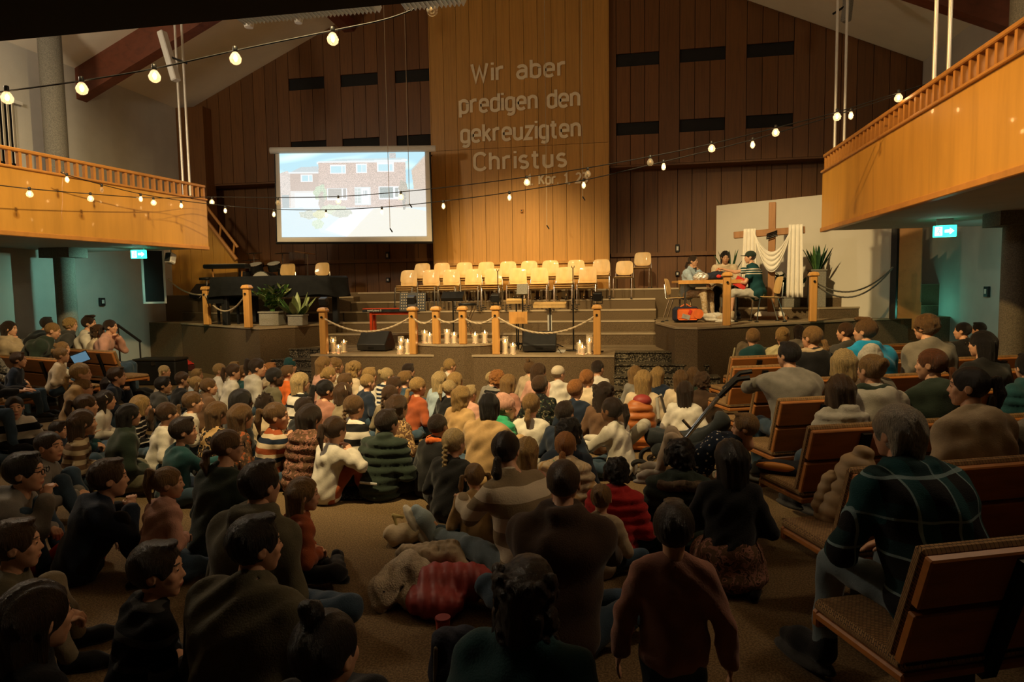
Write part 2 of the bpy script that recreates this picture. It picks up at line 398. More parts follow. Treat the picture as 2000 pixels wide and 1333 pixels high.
# ---- side galleries
def gallery(name, side, pts, xwall, z0=2.6, z1=3.53, zr=3.83, label='', groupn=''):
    """pts: front line of the gallery from far to near (x, y)"""
    root = empty(name); struct(root, label)
    poly = [(x, y) for x, y in pts] + [(xwall, pts[-1][1]), (xwall, pts[0][1])]
    MB().prism(poly, z0, z0 + .16).build('soffit', m_soffit, root)
    MB().prism(poly, z0 + .16, z0 + .55).build('deck', m_blackw, root)
    n = len(pts)
    for i in range(n - 1):
        (xa, ya), (xb, yb) = pts[i], pts[i + 1]
        d = Vector((xb - xa, yb - ya, 0)); L = d.length; d.normalize(); M = T(xa, ya, 0) @ RZ(math.atan2(d.y, d.x))
        s = 1 if side == 'left' else -1          # outward side in local y
        def bx(x0, x1, ya_, yb_, z0_, z1_, nm, mt, ch=0):
            a, c = sorted((ya_ * s, yb_ * s)); return MB().box(x0, x1, a, c, z0_, z1_, M, ch).build(nm, mt, root)
        bx(0, L, 0, .05, z0 + .03, z1, 'front_panel', m_golden)
        bx(0, L, -.02, .075, z0 - .03, z0 + .04, 'bottom_trim', m_rail, .008)
        bx(0, L, -.06, .085, z1, z1 + .035, 'top_trim', m_rail, .008)
        bx(0, L, -.04, .05, zr - .05, zr, 'handrail', m_rail, .01)
        nb = int(L / .152)
        me = MB().box(-.022, .022, -.03, .03, z1 + .03, zr - .04).mesh('baluster', m_rail)
        for k in range(nb + 1):
            link('baluster', me, root, M @ T(.03 + (L - .06) * k / nb, 0, 0))
    # closed end towards the stage
    (xa, ya) = pts[0]; xs_ = sorted((xa, xwall))
    MB().box(xs_[0], xs_[1], ya, ya + .05, z0, z1).build('end_panel', m_golden, root)
    return root
galL = gallery('wall_gallery_left', 'left', [(-8.23, 12.0), (-8.72, 7.9), (-8.95, 2.0)], XL, label='left gallery with golden wood front and baluster rail')
galR = gallery('wall_gallery_right', 'right', [(3.16, 11.8), (3.16, 2.0)], XR, label='right gallery with golden wood front and baluster rail')
rg = empty('wall_gallery_rear'); struct(rg, 'dark underside of the rear gallery overhead')
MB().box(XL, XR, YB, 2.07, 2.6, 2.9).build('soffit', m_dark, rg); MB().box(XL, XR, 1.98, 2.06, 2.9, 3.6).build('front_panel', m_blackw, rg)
# hanging rods of the galleries
def rods(x, y, label):
    r = tag(empty('hanging_rod', (x, y, 3.6)), label, 'rod', 'steel hanger rods of the galleries')
    zt = roof(x) - .02
    for dx in (-.07, .07):
        MB().cyl((dx, 0, -.05), (dx, 0, zt - 3.6), .022, n=10).build('rod', m_metalw, r, True)
    MB().box(-.12, .12, -.04, .04, -.08, -.02, ch=.01).build('clamp', m_blackm, r)
    MB().lathe([(.1, zt - 3.6 - .3), (.17, zt - 3.6)], 12).build('ceiling_cone', m_offw, r, True)
rods(-8.33, 11.62, 'pair of white rods holding the left gallery by the column speaker')
rods(3.3, 11.6, 'pair of white rods holding the stage end of the right gallery')
rods(3.34, 8.15, 'pair of thick white rods rising from the near part of the right gallery')
# columns
for (x, y, lab) in ((-10.42, 10.88, 'round grey column rising through the left gallery'), (4.9, 9.6, 'round grey column under the right gallery')):
    c = empty('column', (x, y, 0)); tag(c, lab, 'column', 'round columns')
    MB().cyl((0, 0, 0), (0, 0, 2.6), .17, n=24).build('shaft', m_column, c, True)
    MB().box(-.32, .32, -.22, .22, 2.42, 2.6).build('bracket', m_column, c)
    MB().cyl((0, 0, 3.15), (0, 0, roof(x) + .02), .19, n=24).build('shaft', m_column, c, True)
# ------------------------------------------------------------------ lettering on the centre panel
m_letter = plain('letter_cream', (0.80, 0.68, 0.47), 0.55, var=0.05)
def arc(cx, cy, rx, ry, a0, a1, n=8): return [(cx + rx * math.cos(math.radians(a0 + (a1 - a0) * i / n)), cy + ry * math.sin(math.radians(a0 + (a1 - a0) * i / n))) for i in range(n + 1)]
def ring(w=.6, h=1.0, r=.26, y=0): return arc(w - r, y + h - r, r, r, 0, 90) + arc(r, y + h - r, r, r, 90, 180) + arc(r, y + r, r, r, 180, 270) + arc(w - r, y + r, r, r, 270, 360) + [(w, y + h - r)]
G = {
 'W': (1.05, [[(0, 1.4), (.26, 0), (.52, 1.1), (.78, 0), (1.05, 1.4)]]),
 'i': (.0, [[(0, 0), (0, 1.0)], [(0, 1.28), (0, 1.42)]]),
 'r': (.42, [[(0, 0), (0, 1.0)], [(0, .7)] + arc(.28, .72, .28, .28, 180, 80, 6) + [(.42, 1.0)]]),
 'a': (.58, [[(.06, .86)] + arc(.28, .74, .26, .26, 140, 90, 3) + arc(.32, .74, .26, .26, 90, 0, 5) + [(.58, 0)], [(.58, .58), (.24, .58)] + arc(.24, .29, .24, .29, 90, 270, 8) + [(.36, 0), (.58, .18)]]),
 'b': (.58, [[(0, 0), (0, 1.4)], ring(.58)]),
 'd': (.58, [[(.58, 0), (.58, 1.4)], ring(.58)]),
 'p': (.58, [[(0, -.38), (0, 1.0)], ring(.58)]),
 'g': (.58, [ring(.58), [(.58, 1.0), (.58, -.14)] + arc(.32, -.14, .26, .24, 0, -140, 6)]),
 'e': (.58, [[(0.02, .52), (.58, .52), (.58, .74)] + arc(.32, .74, .26, .26, 0, 90) + arc(.26, .74, .26, .26, 90, 180) + arc(.26, .26, .26, .26, 180, 270) + [(.36, 0), (.54, .1)]]),
 'n': (.56, [[(0, 0), (0, 1.0)], [(0, .7)] + arc(.28, .72, .28, .28, 180, 0) + [(.56, 0)]]),
 'h': (.56, [[(0, 0), (0, 1.4)], [(0, .7)] + arc(.28, .72, .28, .28, 180, 0) + [(.56, 0)]]),
 'k': (.52, [[(0, 0), (0, 1.4)], [(.5, 1.0), (.02, .45)], [(.18, .6), (.52, 0)]]),
 'u': (.56, [[(0, 1.0), (0, .28)] + arc(.28, .28, .28, .28, 180, 360) + [(.56, 1.0)], [(.56, .4), (.56, 0)]]),
 'z': (.54, [[(0, 1.0), (.54, 1.0), (0, 0), (.54, 0)]]),
 't': (.38, [[(.12, 1.34), (.12, .2)] + arc(.3, .2, .18, .2, 180, 270, 5) + [(.38, 0)], [(-.08, 1.0), (.36, 1.0)]]),
 'C': (.72, [arc(.42, .98, .4, .42, 30, 90, 4) + arc(.42, .98, .42, .42, 90, 180) + arc(.42, .42, .42, .42, 180, 270) + arc(.42, .42, .4, .42, 270, 330, 4)]),
 's': (.52, [arc(.27, .76, .25, .24, 35, 180, 6) + arc(.25, .74, .25, .22, 180, 240, 3) + arc(.27, .27, .26, .24, 60, 0, 3) + arc(.27, .25, .26, .25, 0, -145, 7)]),
 '1': (.3, [[(0, 1.1), (.26, 1.4), (.26, 0)], [(.08, 0), (.44, 0)]]),
 '.': (.06, [[(0, 0), (.06, 0)]]),
 ',': (.06, [[(.06, .08), (0, -.22)]]),
 'K': (.64, [[(0, 0), (0, 1.4)], [(.6, 1.4), (.02, .6)], [(.2, .82), (.64, 0)]]),
 'o': (.58, [ring(.58)]),
 '2': (.6, [arc(.3, 1.08, .3, .32, 160, 0, 7) + [(.56, .85), (0, 0), (.62, 0)]]),
 '3': (.6, [[(.02, 1.4), (.56, 1.4), (.26, .84)] + arc(.28, .42, .32, .42, 80, -150, 10)]),
 'D': (.6, []),
}
def ribbon(mb, pts, wd, y0, y1):
    n = len(pts); L = []; R_ = []
    for i in range(n):
        a = Vector(pts[max(i - 1, 0)]); b_ = Vector(pts[i]); c = Vector(pts[min(i + 1, n - 1)])
        d1 = (b_ - a) if i > 0 else (c - b_); d2 = (c - b_) if i < n - 1 else d1
        d1 = d1.normalized() if d1.length > 1e-9 else d2.normalized(); d2 = d2.normalized() if d2.length > 1e-9 else d1
        t = (d1 + d2); t = t.normalized() if t.length > 1e-6 else d1
        nrm = Vector((-t.y, t.x)); k = wd / 2 / max(.45, nrm.dot(Vector((-d1.y, d1.x))))
        e = d1 * (wd * .0) if 0 < i < n - 1 else (d1 * (-wd * .08) if i == 0 else d1 * (wd * .08))
        L.append(b_ + nrm * k + e); R_.append(b_ - nrm * k + e)
    rings = [[(l.x, y0, l.y), (r.x, y0, r.y), (r.x, y1, r.y), (l.x, y1, l.y)] for l, r in zip(L, R_)]
    mb.loft(rings)
lett = tag(empty('wall_lettering', (XC, 15.6, 4.0)), 'cream raised letters of the Bible verse on the golden panel', 'lettering')
def text_line(s, x0, x1, base, xh, sw):
    adv = []; x = 0
    for ch in s:
        if ch == ' ': x += .62; continue
        w_ = G[ch][0]; adv.append((ch, x)); x += w_ + .30
    tot = x - .30; k = (x1 - x0) / tot
    for ch, xx in adv:
        mb = MB()
        for q_, pl in enumerate(G[ch][1]):
            ribbon(mb, [(px * min(k, xh * 1.25), pz * xh) for px, pz in pl], sw, -.03 - .003 * q_, -.001 - .0007 * q_)
        mb.build('letter', m_letter, lett, M=T(x0 + xx * k - XC, 0, base - 4.0))
text_line('Wir aber', -3.62, -1.44, 6.57, .272, .070)
text_line('predigen den', -3.92, -1.14, 5.87, .272, .070)
text_line('gekreuzigten', -3.90, -1.13, 5.19, .272, .070)
text_line('Christus', -3.60, -1.44, 4.53, .272, .070)
text_line('1. Kor. 1, 23', -2.33, -.96, 4.14, .15, .044)

# ------------------------------------------------------------------ projection screen
def picture():
    """colours of the projected slide: a brick house behind a lawn, on a fine grid"""
    NX, NY = 290, 168
    U, V = np.meshgrid((np.arange(NX) + .5) / NX, (np.arange(NY) + .5) / NY)   # V downwards
    rng = np.random.default_rng(3)
    img = np.zeros((NY, NX, 3)); img[:] = (.62, .86, .96)
    n1 = np.sin(U * 9 + np.sin(V * 17)) * np.sin(V * 23 + U * 5)
    img += (np.clip(n1, 0, 1)[..., None] * (1 - V[..., None])) * .3
    def R(x0, x1, y0, y1, c, noise=0.0):
        m = (U > x0) & (U < x1) & (V > y0) & (V < y1); P(m, c, noise)
    def P(m, c, noise=0.0):
        nn = (rng.random((NY, NX, 1)) - .5) * noise
        rows = (np.sin(V * 520)[..., None]) * noise * .25
        img[m] = (np.array(c) + nn + rows)[m]
    def poly(pts, c, noise=0.0):
        m = np.zeros((NY, NX), bool); n = len(pts); j = n - 1
        for i in range(n):
            xi, yi = pts[i]; xj, yj = pts[j]
            cond = ((yi > V) != (yj > V)) & (U < (xj - xi) * (V - yi) / (yj - yi + 1e-9) + xi); m ^= cond; j = i
        P(m, c, noise)
    brick = (.80, .62, .50); brick2 = (.74, .56, .44)
    poly([(0, .24), (.05, .21), (.07, .24), (.07, .66), (0, .66)], (.86, .76, .68), .25)
    poly([(.06, .24), (.14, .17), (.26, .16), (.27, .24)], (.72, .74, .74), .08); R(.06, .27, .225, .245, (.95, .97, .97))
    R(.07, .27, .245, .45, brick2, .12); R(.07, .27, .45, .66, (.93, .9, .86), .1); R(.095, .265, .475, .655, (.95, .97, .97), .02)
    R(.14, .225, .255, .345, (.97, .98, .98)); R(.15, .193, .27, .335, (.66, .86, .92)); R(.2, .22, .27, .335, (.74, .9, .94))
    poly([(.26, .12), (.40, .075), (.86, .065), (.88, .10)], (.72, .82, .84), .05); poly([(.255, .105), (.88, .085), (.88, .105), (.255, .135)], (.95, .98, .98))
    R(.755, .80, .005, .07, (.72, .66, .62), .2)
    R(.265, .865, .115, .66, brick, .30)
    R(.265, .865, .10, .118, (.93, .95, .95))
    for x0, x1, y0, y1, sp in ((.345, .455, .14, .25, .72), (.525, .60, .13, .245, .5), (.67, .785, .12, .235, .68)):
        R(x0, x1, y0, y1, (.97, .98, .98)); R(x0 + .008, x0 + (x1 - x0) * sp, y0 + .02, y1 - .012, (.68, .88, .94), .04); R(x0 + (x1 - x0) * (sp + .06), x1 - .008, y0 + .02, y1 - .012, (.74, .9, .95), .04)
    R(.32, .46, .42, .565, (.97, .98, .98)); R(.328, .42, .43, .54, (.62, .52, .42), .12); R(.432, .452, .43, .54, (.6, .5, .42), .1)
    R(.675, .82, .405, .56, (.97, .98, .98)); R(.682, .775, .415, .54, (.52, .50, .44), .2); R(.788, .812, .42, .53, (.56, .52, .46), .1)
    R(.51, .62, .41, .625, (.90, .93, .93)); R(.515, .552, .43, .61, (.74, .78, .72), .1); R(.558, .61, .42, .615, (.97, .98, .98))
    for gx in (.528, .540): R(gx, gx + .003, .43, .61, (.97, .98, .98))
    for gy in np.arange(.46, .61, .035): R(.515, .552, gy, gy + .006, (.97, .98, .98))
    for gx in (.572, .582, .592): R(gx, gx + .004, .455, .515, (.4, .45, .42))
    poly([(.905, .21), (1, .04), (1, .46), (.92, .46)], (.80, .62, .46), .16); poly([(.90, .215), (1, .03), (1, .05), (.905, .225)], (.7, .72, .7))
    R(.88, 1, .44, .68, (.84, .76, .66), .05); R(.865, .885, .44, .66, (.72, .62, .5), .08)
    poly([(0, .655), (1, .655), (1, 1), (0, 1)], (.86, .95, .97), .02)
    R(.01, .06, .5, .655, (.62, .62, .60), .05)
    poly([(0, .66), (.15, .65), (.27, .95), (.45, 1), (0, 1)], (.80, .92, .96), .03)
    poly([(.64, .665), (.85, .655), (1, .70), (1, 1), (.45, 1)], (.95, .92, .80), .04)
    poly([(.48, .66), (.64, .665), (.45, 1), (.30, .92)], (.985, .99, .99), .01)
    def blob(cx, cy, rx, ry, c, nz=.3):
        P(((U - cx) / rx) ** 2 + ((V - cy) / ry) ** 2 < 1 + .35 * np.sin(U * 90) * np.sin(V * 70), c, nz)
    blob(.275, .48, .045, .10, (.72, .78, .55)); blob(.28, .58, .02, .12, (.72, .60, .48)); blob(.845, .45, .03, .12, (.66, .54, .40)); blob(.85, .58, .012, .12, (.6, .5, .4))
    blob(.20, .735, .08, .05, (.74, .74, .60)); blob(.36, .68, .09, .06, (.80, .84, .60)); blob(.42, .72, .07, .05, (.76, .74, .58)); blob(.27, .73, .05, .05, (.86, .84, .5)); blob(.25, .85, .04, .055, (.78, .88, .66))
    blob(.03, .2, .001, .001, brick)
    img = np.clip(img, 0, 1)
    glow = np.exp(-(((U - .42) / .45) ** 2 + ((V - .72) / .42) ** 2))[..., None]
    img = img + (1 - img) * glow * .30
    return np.clip(1 - (1 - img) * np.array((.62, .52, .50)), 0, 1), NX, NY
ps = tag(empty('projection_screen', aty(690, 480, 14.7)), 'white pull-down projection screen showing a brick house', 'screen')
def scr(px, py, dy=0.0): p = atd(px, py, 15.0 - dy); return Vector(p)
def quad_obj(name, c4, mat, th=.012):
    nrm = (c4[1] - c4[0]).cross(c4[3] - c4[0]).normalized() * th
    b = MB(); b.add([c - nrm for c in c4] + [c + nrm * .0 for c in c4], [(0, 1, 2, 3)[::-1], (4, 5, 6, 7), (0, 4, 7, 3), (1, 2, 6, 5), (0, 1, 5, 4), (2, 3, 7, 6)])
    return b.build(name, mat)
def under(o, root):
    bpy.context.view_layer.update(); o.parent = root; o.matrix_parent_inverse = Matrix.Translation(root.location).inverted(); return o
m_scr = plain('screen_cloth', (0.60, 0.55, 0.47), 0.8, var=0.02)
under(quad_obj('canvas', [scr(538, 297), scr(838, 294), scr(844, 473), scr(542, 474)], m_scr), ps)
img, NX, NY = picture()
c4 = [scr(545.5, 299.5, .03), scr(829.5, 297, .03), scr(833.5, 461.5, .03), scr(550.5, 463.5, .03)]
uu, vv = np.meshgrid(np.arange(NX + 1) / NX, np.arange(NY + 1) / NY)
cc = [np.array(c) for c in c4]
pts = ((1 - uu)[..., None] * (1 - vv)[..., None] * cc[0] + uu[..., None] * (1 - vv)[..., None] * cc[1] + uu[..., None] * vv[..., None] * cc[2] + (1 - uu)[..., None] * vv[..., None] * cc[3]).reshape(-1, 3)
idx = np.arange((NX + 1) * (NY + 1)).reshape(NY + 1, NX + 1)
fcs = np.stack([idx[1:, :-1], idx[1:, 1:], idx[:-1, 1:], idx[:-1, :-1]], -1).reshape(-1, 4)
me = bpy.data.meshes.new('projected_picture'); me.from_pydata(pts.tolist(), [], fcs.tolist())
ca = me.color_attributes.new('slide', 'FLOAT_COLOR', 'CORNER')
lin = np.where(img <= .04045, img / 12.92, ((img + .055) / 1.055) ** 2.4)
ca.data.foreach_set('color', np.repeat(np.concatenate([lin, np.ones((NY, NX, 1))], -1).reshape(-1, 4), 4, axis=0).ravel())
m, nt, b_ = _new('slide_light'); at = nt.nodes.new('ShaderNodeAttribute'); at.attribute_name = 'slide'
b_.inputs['Base Color'].default_value = (.03, .03, .03, 1); b_.inputs['Roughness'].default_value = .9; b_.inputs['Specular IOR Level'].default_value = .1; nt.links.new(at.outputs['Color'], b_.inputs['Emission Color']); b_.inputs['Emission Strength'].default_value = 1.08
me.materials.append(m); under(link('projected_picture', me), ps)
fr = MB()
for a, c in (((537, 296), (541, 475)), ((839, 294), (845, 474))): fr.tube([scr(*a, -.02), scr(*c, -.02)], .022, 6)
fr.tube([scr(540, 475, 0), scr(846, 474, 0)], .03, 8); under(fr.build('border', m_blackm), ps)
cs = MB(); cs.tube([scr(528, 294.5, .02), scr(851, 290.5, .02)], .075, 12); under(cs.build('casing', m_offw, smooth=True), ps)
for px in (560, 820): a_ = scr(px, 293, .0); under(MB().tube([a_, Vector((a_.x, 15.72, a_.z + .05))], .02, 6).build('wall_bracket', m_blackm), ps)

# ------------------------------------------------------------------ stacking chairs
m_ply = wood('plywood', (0.72, 0.47, 0.19), 0.9, 0.4, (12, 12, 1.2), coat=0.25)
def rpanel(w_, h_, th, bow, M=None, n=28, e=4.2, top=1.0):
    mb = MB(); rings = []
    for k, (sc, s) in enumerate(((0, 1), (.55, 1), (.94, 1), (1, .6), (1, -.6), (.94, -1), (.55, -1), (0, -1))):
        rg_ = []
        for j in range(n):
            a = 2 * PI * j / n; ca_, sa = math.cos(a), math.sin(a)
            x = math.copysign(abs(ca_) ** (2 / e), ca_) * w_ / 2 * max(sc, .02); z = math.copysign(abs(sa) ** (2 / e), sa) * h_ / 2 * max(sc, .02)
            x *= 1 - (1 - top) * (z / h_ + .5)
            rg_.append((x, bow * (x / (w_ / 2)) ** 2 + s * th / 2, z))
        rings.append(rg_)
    mb.loft(rings, True, M); return mb
_seat = rpanel(.40, .40, .012, .0, T(0, .02, .45) @ RX(-PI / 2 + .05)).mesh('seat', m_ply, True)
_back = rpanel(.39, .31, .012, .035, T(0, -.215, .655) @ RX(.17), top=.9).mesh('backrest', m_ply, True)
def _legm(s):
    b = MB(); x = .19 * s
    b.tube([(x, .24, .012), (x, .21, .30), (x, .19, .425), (x, .15, .437), (x, -.15, .425), (x, -.19, .44), (x * .95, -.205, .56), (x * .8, -.225, .70)], .011, 8)
    b.tube([(x, -.12, .42), (x, -.16, .30), (x, -.25, .012)], .011, 8)
    return b
_leg = {s: _legm(s).mesh('leg', m_chrome, True) for s in (-1, 1)}
_glide = {(sx, sy): MB().box(-.02, .02, -.03, .03, 0, .02, T(.19 * sx, .245 * sy, 0)).mesh('glide', m_black) for sx in (-1, 1) for sy in (-1, 1)}
_bar = MB().tube([(-.19, .14, .43), (.19, .14, .43)], .009, 6).mesh('crossbar', m_chrome, True)
def chair(loc, rz, label, group, tilt=0.0):
    c = tag(empty('stacking_chair', loc, rz), label, 'chair', group)
    link('seat', _seat, c); link('backrest', _back, c)
    for s in (-1, 1): link('leg', _leg[s], c)
    for g_ in _glide.values(): link('glide', g_, c)
    link('crossbar', _bar, c)
    return c
front = [791, 835, 875, 919, 959, 1008, 1051, 1101, 1146]
for i, px in enumerate(front):
    p = aty(px, 545, 13.9)
    for k in range(3):
        lev = ['lowest', 'middle', 'top'][k]
        chair((p[0], 13.98, 1.27 + k * .045), PI + random.uniform(-.05, .05), f'{lev} plywood chair of the {ORD[i]} stack from the screen in the front row', 'stacked plywood chairs on the tiers')
back = [822, 861, 905, 947, 991, 1032, 1074, 1125, 1174]
for i, px in enumerate(back):
    p = aty(px, 530, 14.5)
    for k in range(2):
        lev = ['lower', 'upper'][k]
        chair((p[0], 14.42, 1.48 + k * .045), PI + random.uniform(-.05, .05), f'{lev} plywood chair of the {ORD[i]} pair from the screen in the back row', 'stacked plywood chairs on the tiers')
chair((aty(1218, 540, 14.6)[0], 14.45, 1.48), PI - .1, 'single plywood chair at the right end of the back row', 'stacked plywood chairs on the tiers')
chair((aty(1253, 520, 15.2)[0], 15.1, 1.69), PI - .15, 'single plywood chair standing highest, against the wall', 'stacked plywood chairs on the tiers')
chair((aty(551, 530, 14.5)[0], 14.6, 1.6), PI + .05, 'plywood chair behind the covered piano, nearer the drums', 'chairs behind the piano')
chair((aty(618, 530, 14.5)[0], 14.6, 1.6), PI - .05, 'plywood chair behind the covered piano, nearer the choir rows', 'chairs behind the piano')

# ------------------------------------------------------------------ posts, ropes, candles, wedges
def post(px, py, z, top, label):
    p = atz(px, py, z); h = top - z
    o = tag(empty('rope_post', (p[0], p[1] + .06, z)), label, 'post', 'wooden rope posts of the stage')
    MB().box(-.06, .06, -.06, .06, 0, h - .07, ch=.012).build('shaft', m_post, o)
    MB().box(-.085, .085, -.085, .085, h - .07, h - .025, ch=.014).build('cap', m_post, o)
    MB().lathe([(.105, h - .025), (.085, h), (.02, h + .012)], 4, M=RZ(PI / 4)).build('cap_top', m_post, o)
    MB().tube([(.0, -.065, h - .16), (.0, -.085, h - .16)], .02, 8).build('hook', m_blackm, o)
    return Vector((p[0], p[1] + .06, top - .16))
P1 = post(631, 693, .61, 1.43, 'rope post at the left front corner of the platform')
P2 = post(806, 693, .61, 1.43, 'rope post just left of the raised pulpit step')
P3 = post(851, 673, .79, 1.43, 'left of the two rope posts on the pulpit step')
P4 = post(903, 673, .79, 1.43, 'right of the two rope posts on the pulpit step')
P5 = post(968, 693, .61, 1.43, 'rope post just right of the raised pulpit step')
P6 = post(1166, 694, .61, 1.43, 'rope post at the right front corner of the platform')
P7 = post(402, 635, 1.06, 1.86, 'leftmost rope post on the left wing, by the keyboard')
P8 = post(482, 641, 1.06, 1.86, 'rope post on the left wing beside the big planter')
P9 = post(1420, 637, 1.06, 1.93, 'rope post on the right wing in front of the table')
P10 = post(1589, 629, 1.06, 1.93, 'rope post on the right wing before the tall planter')
m_rope = plain('rope', (0.52, 0.41, 0.27), 0.9, var=0.25, scale=60, bump=.4, bscale=80)
m_ropeg = plain('rope_grey', (0.20, 0.18, 0.15), 0.9, var=0.2, scale=60)
def rope(a, c, sag, label, r=.016, mat=None, front=-.07):
    o = tag(empty('barrier_rope', (a + c) / 2), label, 'rope', 'thick ropes slung between the posts'); mid = (a + c) / 2
    pts = []
    for i in range(15):
        t = i / 14; p = a.lerp(c, t); p = p + Vector((0, front * .6, -sag * 4 * t * (1 - t))); pts.append(p - mid)
    # three twisted strands
    d = c - a
    for s in range(3):
        q = []
        for i in range(57):
            t = i / 56; f_ = t * 14; k = min(int(f_), 13); p = pts[k].lerp(pts[k + 1], f_ - k)
            an = t * d.length * 26 + s * 2 * PI / 3
            q.append(p + Vector((0, math.cos(an), math.sin(an))) * r * .55)
        MB().tube(q, r * .68, 5).build('strand', mat or m_rope, o, True)
    MB().tube([pts[0], pts[0] + Vector((0, .04, 0))], .014, 6).tube([pts[-1], pts[-1] + Vector((0, .04, 0))], .014, 6).build('ring', m_chrome, o)
rope(P1, P2, .26, 'long rope across the left half of the platform')
rope(P2, P3, .12, 'short rope from the platform to the left pulpit post')
rope(P3, P4, .11, 'short rope between the two pulpit posts')
rope(P4, P5, .13, 'short rope from the right pulpit post down to the platform')
rope(P5, P6, .30, 'long rope across the right half of the platform')
rope(P7, P8, .34, 'rope between the two posts on the left wing')
rope(P7, Vector(aty(330, 545, 13.6)), .12, 'rope from the left wing post to the wall')
q = Vector(aty(1742, 523, 13.2))
rope(P10, q, .30, 'upper grey rope from the right wing post to the wooden pilaster', .014, m_ropeg)
rope(P10 + Vector((0, .02, -.03)), q + Vector((0, .05, -.03)), .37, 'lower grey rope from the right wing post to the wooden pilaster', .014, m_ropeg)

m_wax = plain('wax', (0.80, 0.74, 0.62), 0.5, var=0.03)
m_wax.node_tree.nodes['Principled BSDF'].inputs['Subsurface Weight'].default_value = 0.3
m_glass = clear('candle_glass', (1, .97, .92), .90)
m_flame = emit('flame', (1.0, 0.62, 0.22), 38)
m_wick = plain('wick', (.02, .02, .02), .9)
def candle(px, py, z, h, gh, label, r=.034):
    p = atz(px, py, z); o = tag(empty('candle', (p[0], p[1] + .05, z)), label, 'candle', 'lit pillar candles in glass cylinders')
    MB().lathe([(r, .012), (r, h - .006), (r - .006, h), (0.002, h - .008)], 14).build('wax_pillar', m_wax, o, True)
    MB().cyl((0, 0, h - .01), (0, 0, h + .012), .002, n=5).build('wick', m_wick, o)
    MB().lathe([(.002, h + .008), (.011, h + .02), (.008, h + .036), (.001, h + .062)], 8).build('flame', m_flame, o, True)
    R_ = r + .024
    MB().lathe([(.002, 0), (R_, 0), (R_, gh), (R_ - .004, gh), (R_ - .004, .01), (.002, .01)], 18).build('glass', m_glass, o, True)
    lamp('POINT', 'candle_light', (0, 0, 0), 1.1, (1, .62, .26), size=.02).parent = o
    o.children[-1].location = (0, 0, h + .035)
for px, py, z, h, gh, lab in (
  (649, 691, .61, .20, .30, 'tall candle in tall glass beside the left corner post'), (659, 692, .61, .10, .17, 'short candle between two taller ones at the left corner post'), (670, 689, .61, .17, .21, 'candle right of the short one at the left corner post'),
  (782, 689, .61, .19, .29, 'tall candle right of the left floor monitor'), (780, 693, .61, .09, .14, 'small candle in front of the tall one by the left monitor'), (795, 692, .61, .20, .26, 'candle close against the post left of the pulpit'),
  (828, 671, .79, .17, .22, 'candle leftmost on the pulpit step'), (838, 671.5, .79, .13, .17, 'second candle from the left on the pulpit step'), (872, 672, .79, .19, .25, 'big candle between the two pulpit posts'), (886, 672, .79, .14, .19, 'smaller candle between the two pulpit posts'),
  (927, 672, .79, .14, .17, 'second candle from the right on the pulpit step'), (946, 671, .79, .16, .19, 'rightmost candle on the pulpit step'),
  (986, 692, .61, .19, .30, 'tall candle in tall glass right of the pulpit'), (1001, 693, .61, .14, .18, 'short candle left of the right floor monitor'),
  (1132, 692, .61, .17, .19, 'candle leftmost of the three at the right corner post'), (1137, 694, .61, .11, .15, 'lower candle in front at the right corner post'), (1151, 692, .61, .20, .33, 'tall candle in the tallest glass at the right corner post')):
    candle(px, py, z, h, gh, lab)

m_grille = speckle('grille', (.016, .016, .016), (.05, .05, .047), 220, .7)
def wedge(px, py, z, w_, rz, label, h=.36, d=.44, y=None):
    p = atz(px, py, z) if y is None else aty(px, py, y); o = tag(empty('floor_monitor', (p[0], p[1] + .1, z), rz), label, 'speaker', 'black wedge floor monitors')
    prof = [(-.02, 0.02), (d * .95, 0.02), (d, .10), (d * .62, h), (d * .40, h), (-.04, .13)]     # (y, z), grille faces the stage
    mb = MB(); n = len(prof); vs_ = [(-w_ / 2, y, zz) for y, zz in prof] + [(w_ / 2, y, zz) for y, zz in prof]
    mb.add(vs_, [tuple(range(n)), tuple(range(n, 2 * n))[::-1]] + [(i, n + i, n + (i + 1) % n, (i + 1) % n) for i in range(n)])
    bo = mb.build('body', m_black, o)
    bv = bo.modifiers.new('edge', 'BEVEL'); bv.width = .012; bv.segments = 2
    th = math.atan2(h - .1, d * .62 - d)
    MB().box(-w_ / 2 + .03, w_ / 2 - .03, -.004, .008, .02, .26, T(0, d + .002, .105) @ RX(math.radians(32))).build('grille', m_grille, o)
    for x in (-1, 1): MB().box(-.004, .004, 0, .1, 0, .03, T(x * (w_ / 2 + .003), .12, .2)).build('handle', m_grille, o)
    for x in (-1, 1): MB().box(-.03, .03, 0, .3, 0, .03, T(x * (w_ / 2 - .06), .05, 0)).build('foot', m_blackm, o)
    MB().box(-.06, .06, -.002, .002, .05, .09, T(0, -.03, 0)).build('socket_plate', m_blackm, o)
wedge(722, 688, .61, .56, -.06, 'black wedge monitor on the left half of the platform')
wedge(1052, 690, .61, .58, .08, 'black wedge monitor on the right half of the platform')
wedge(380, 570, 1.6, .52, -.3, 'black wedge monitor on the left wing by the keyboard stand', y=14.35)

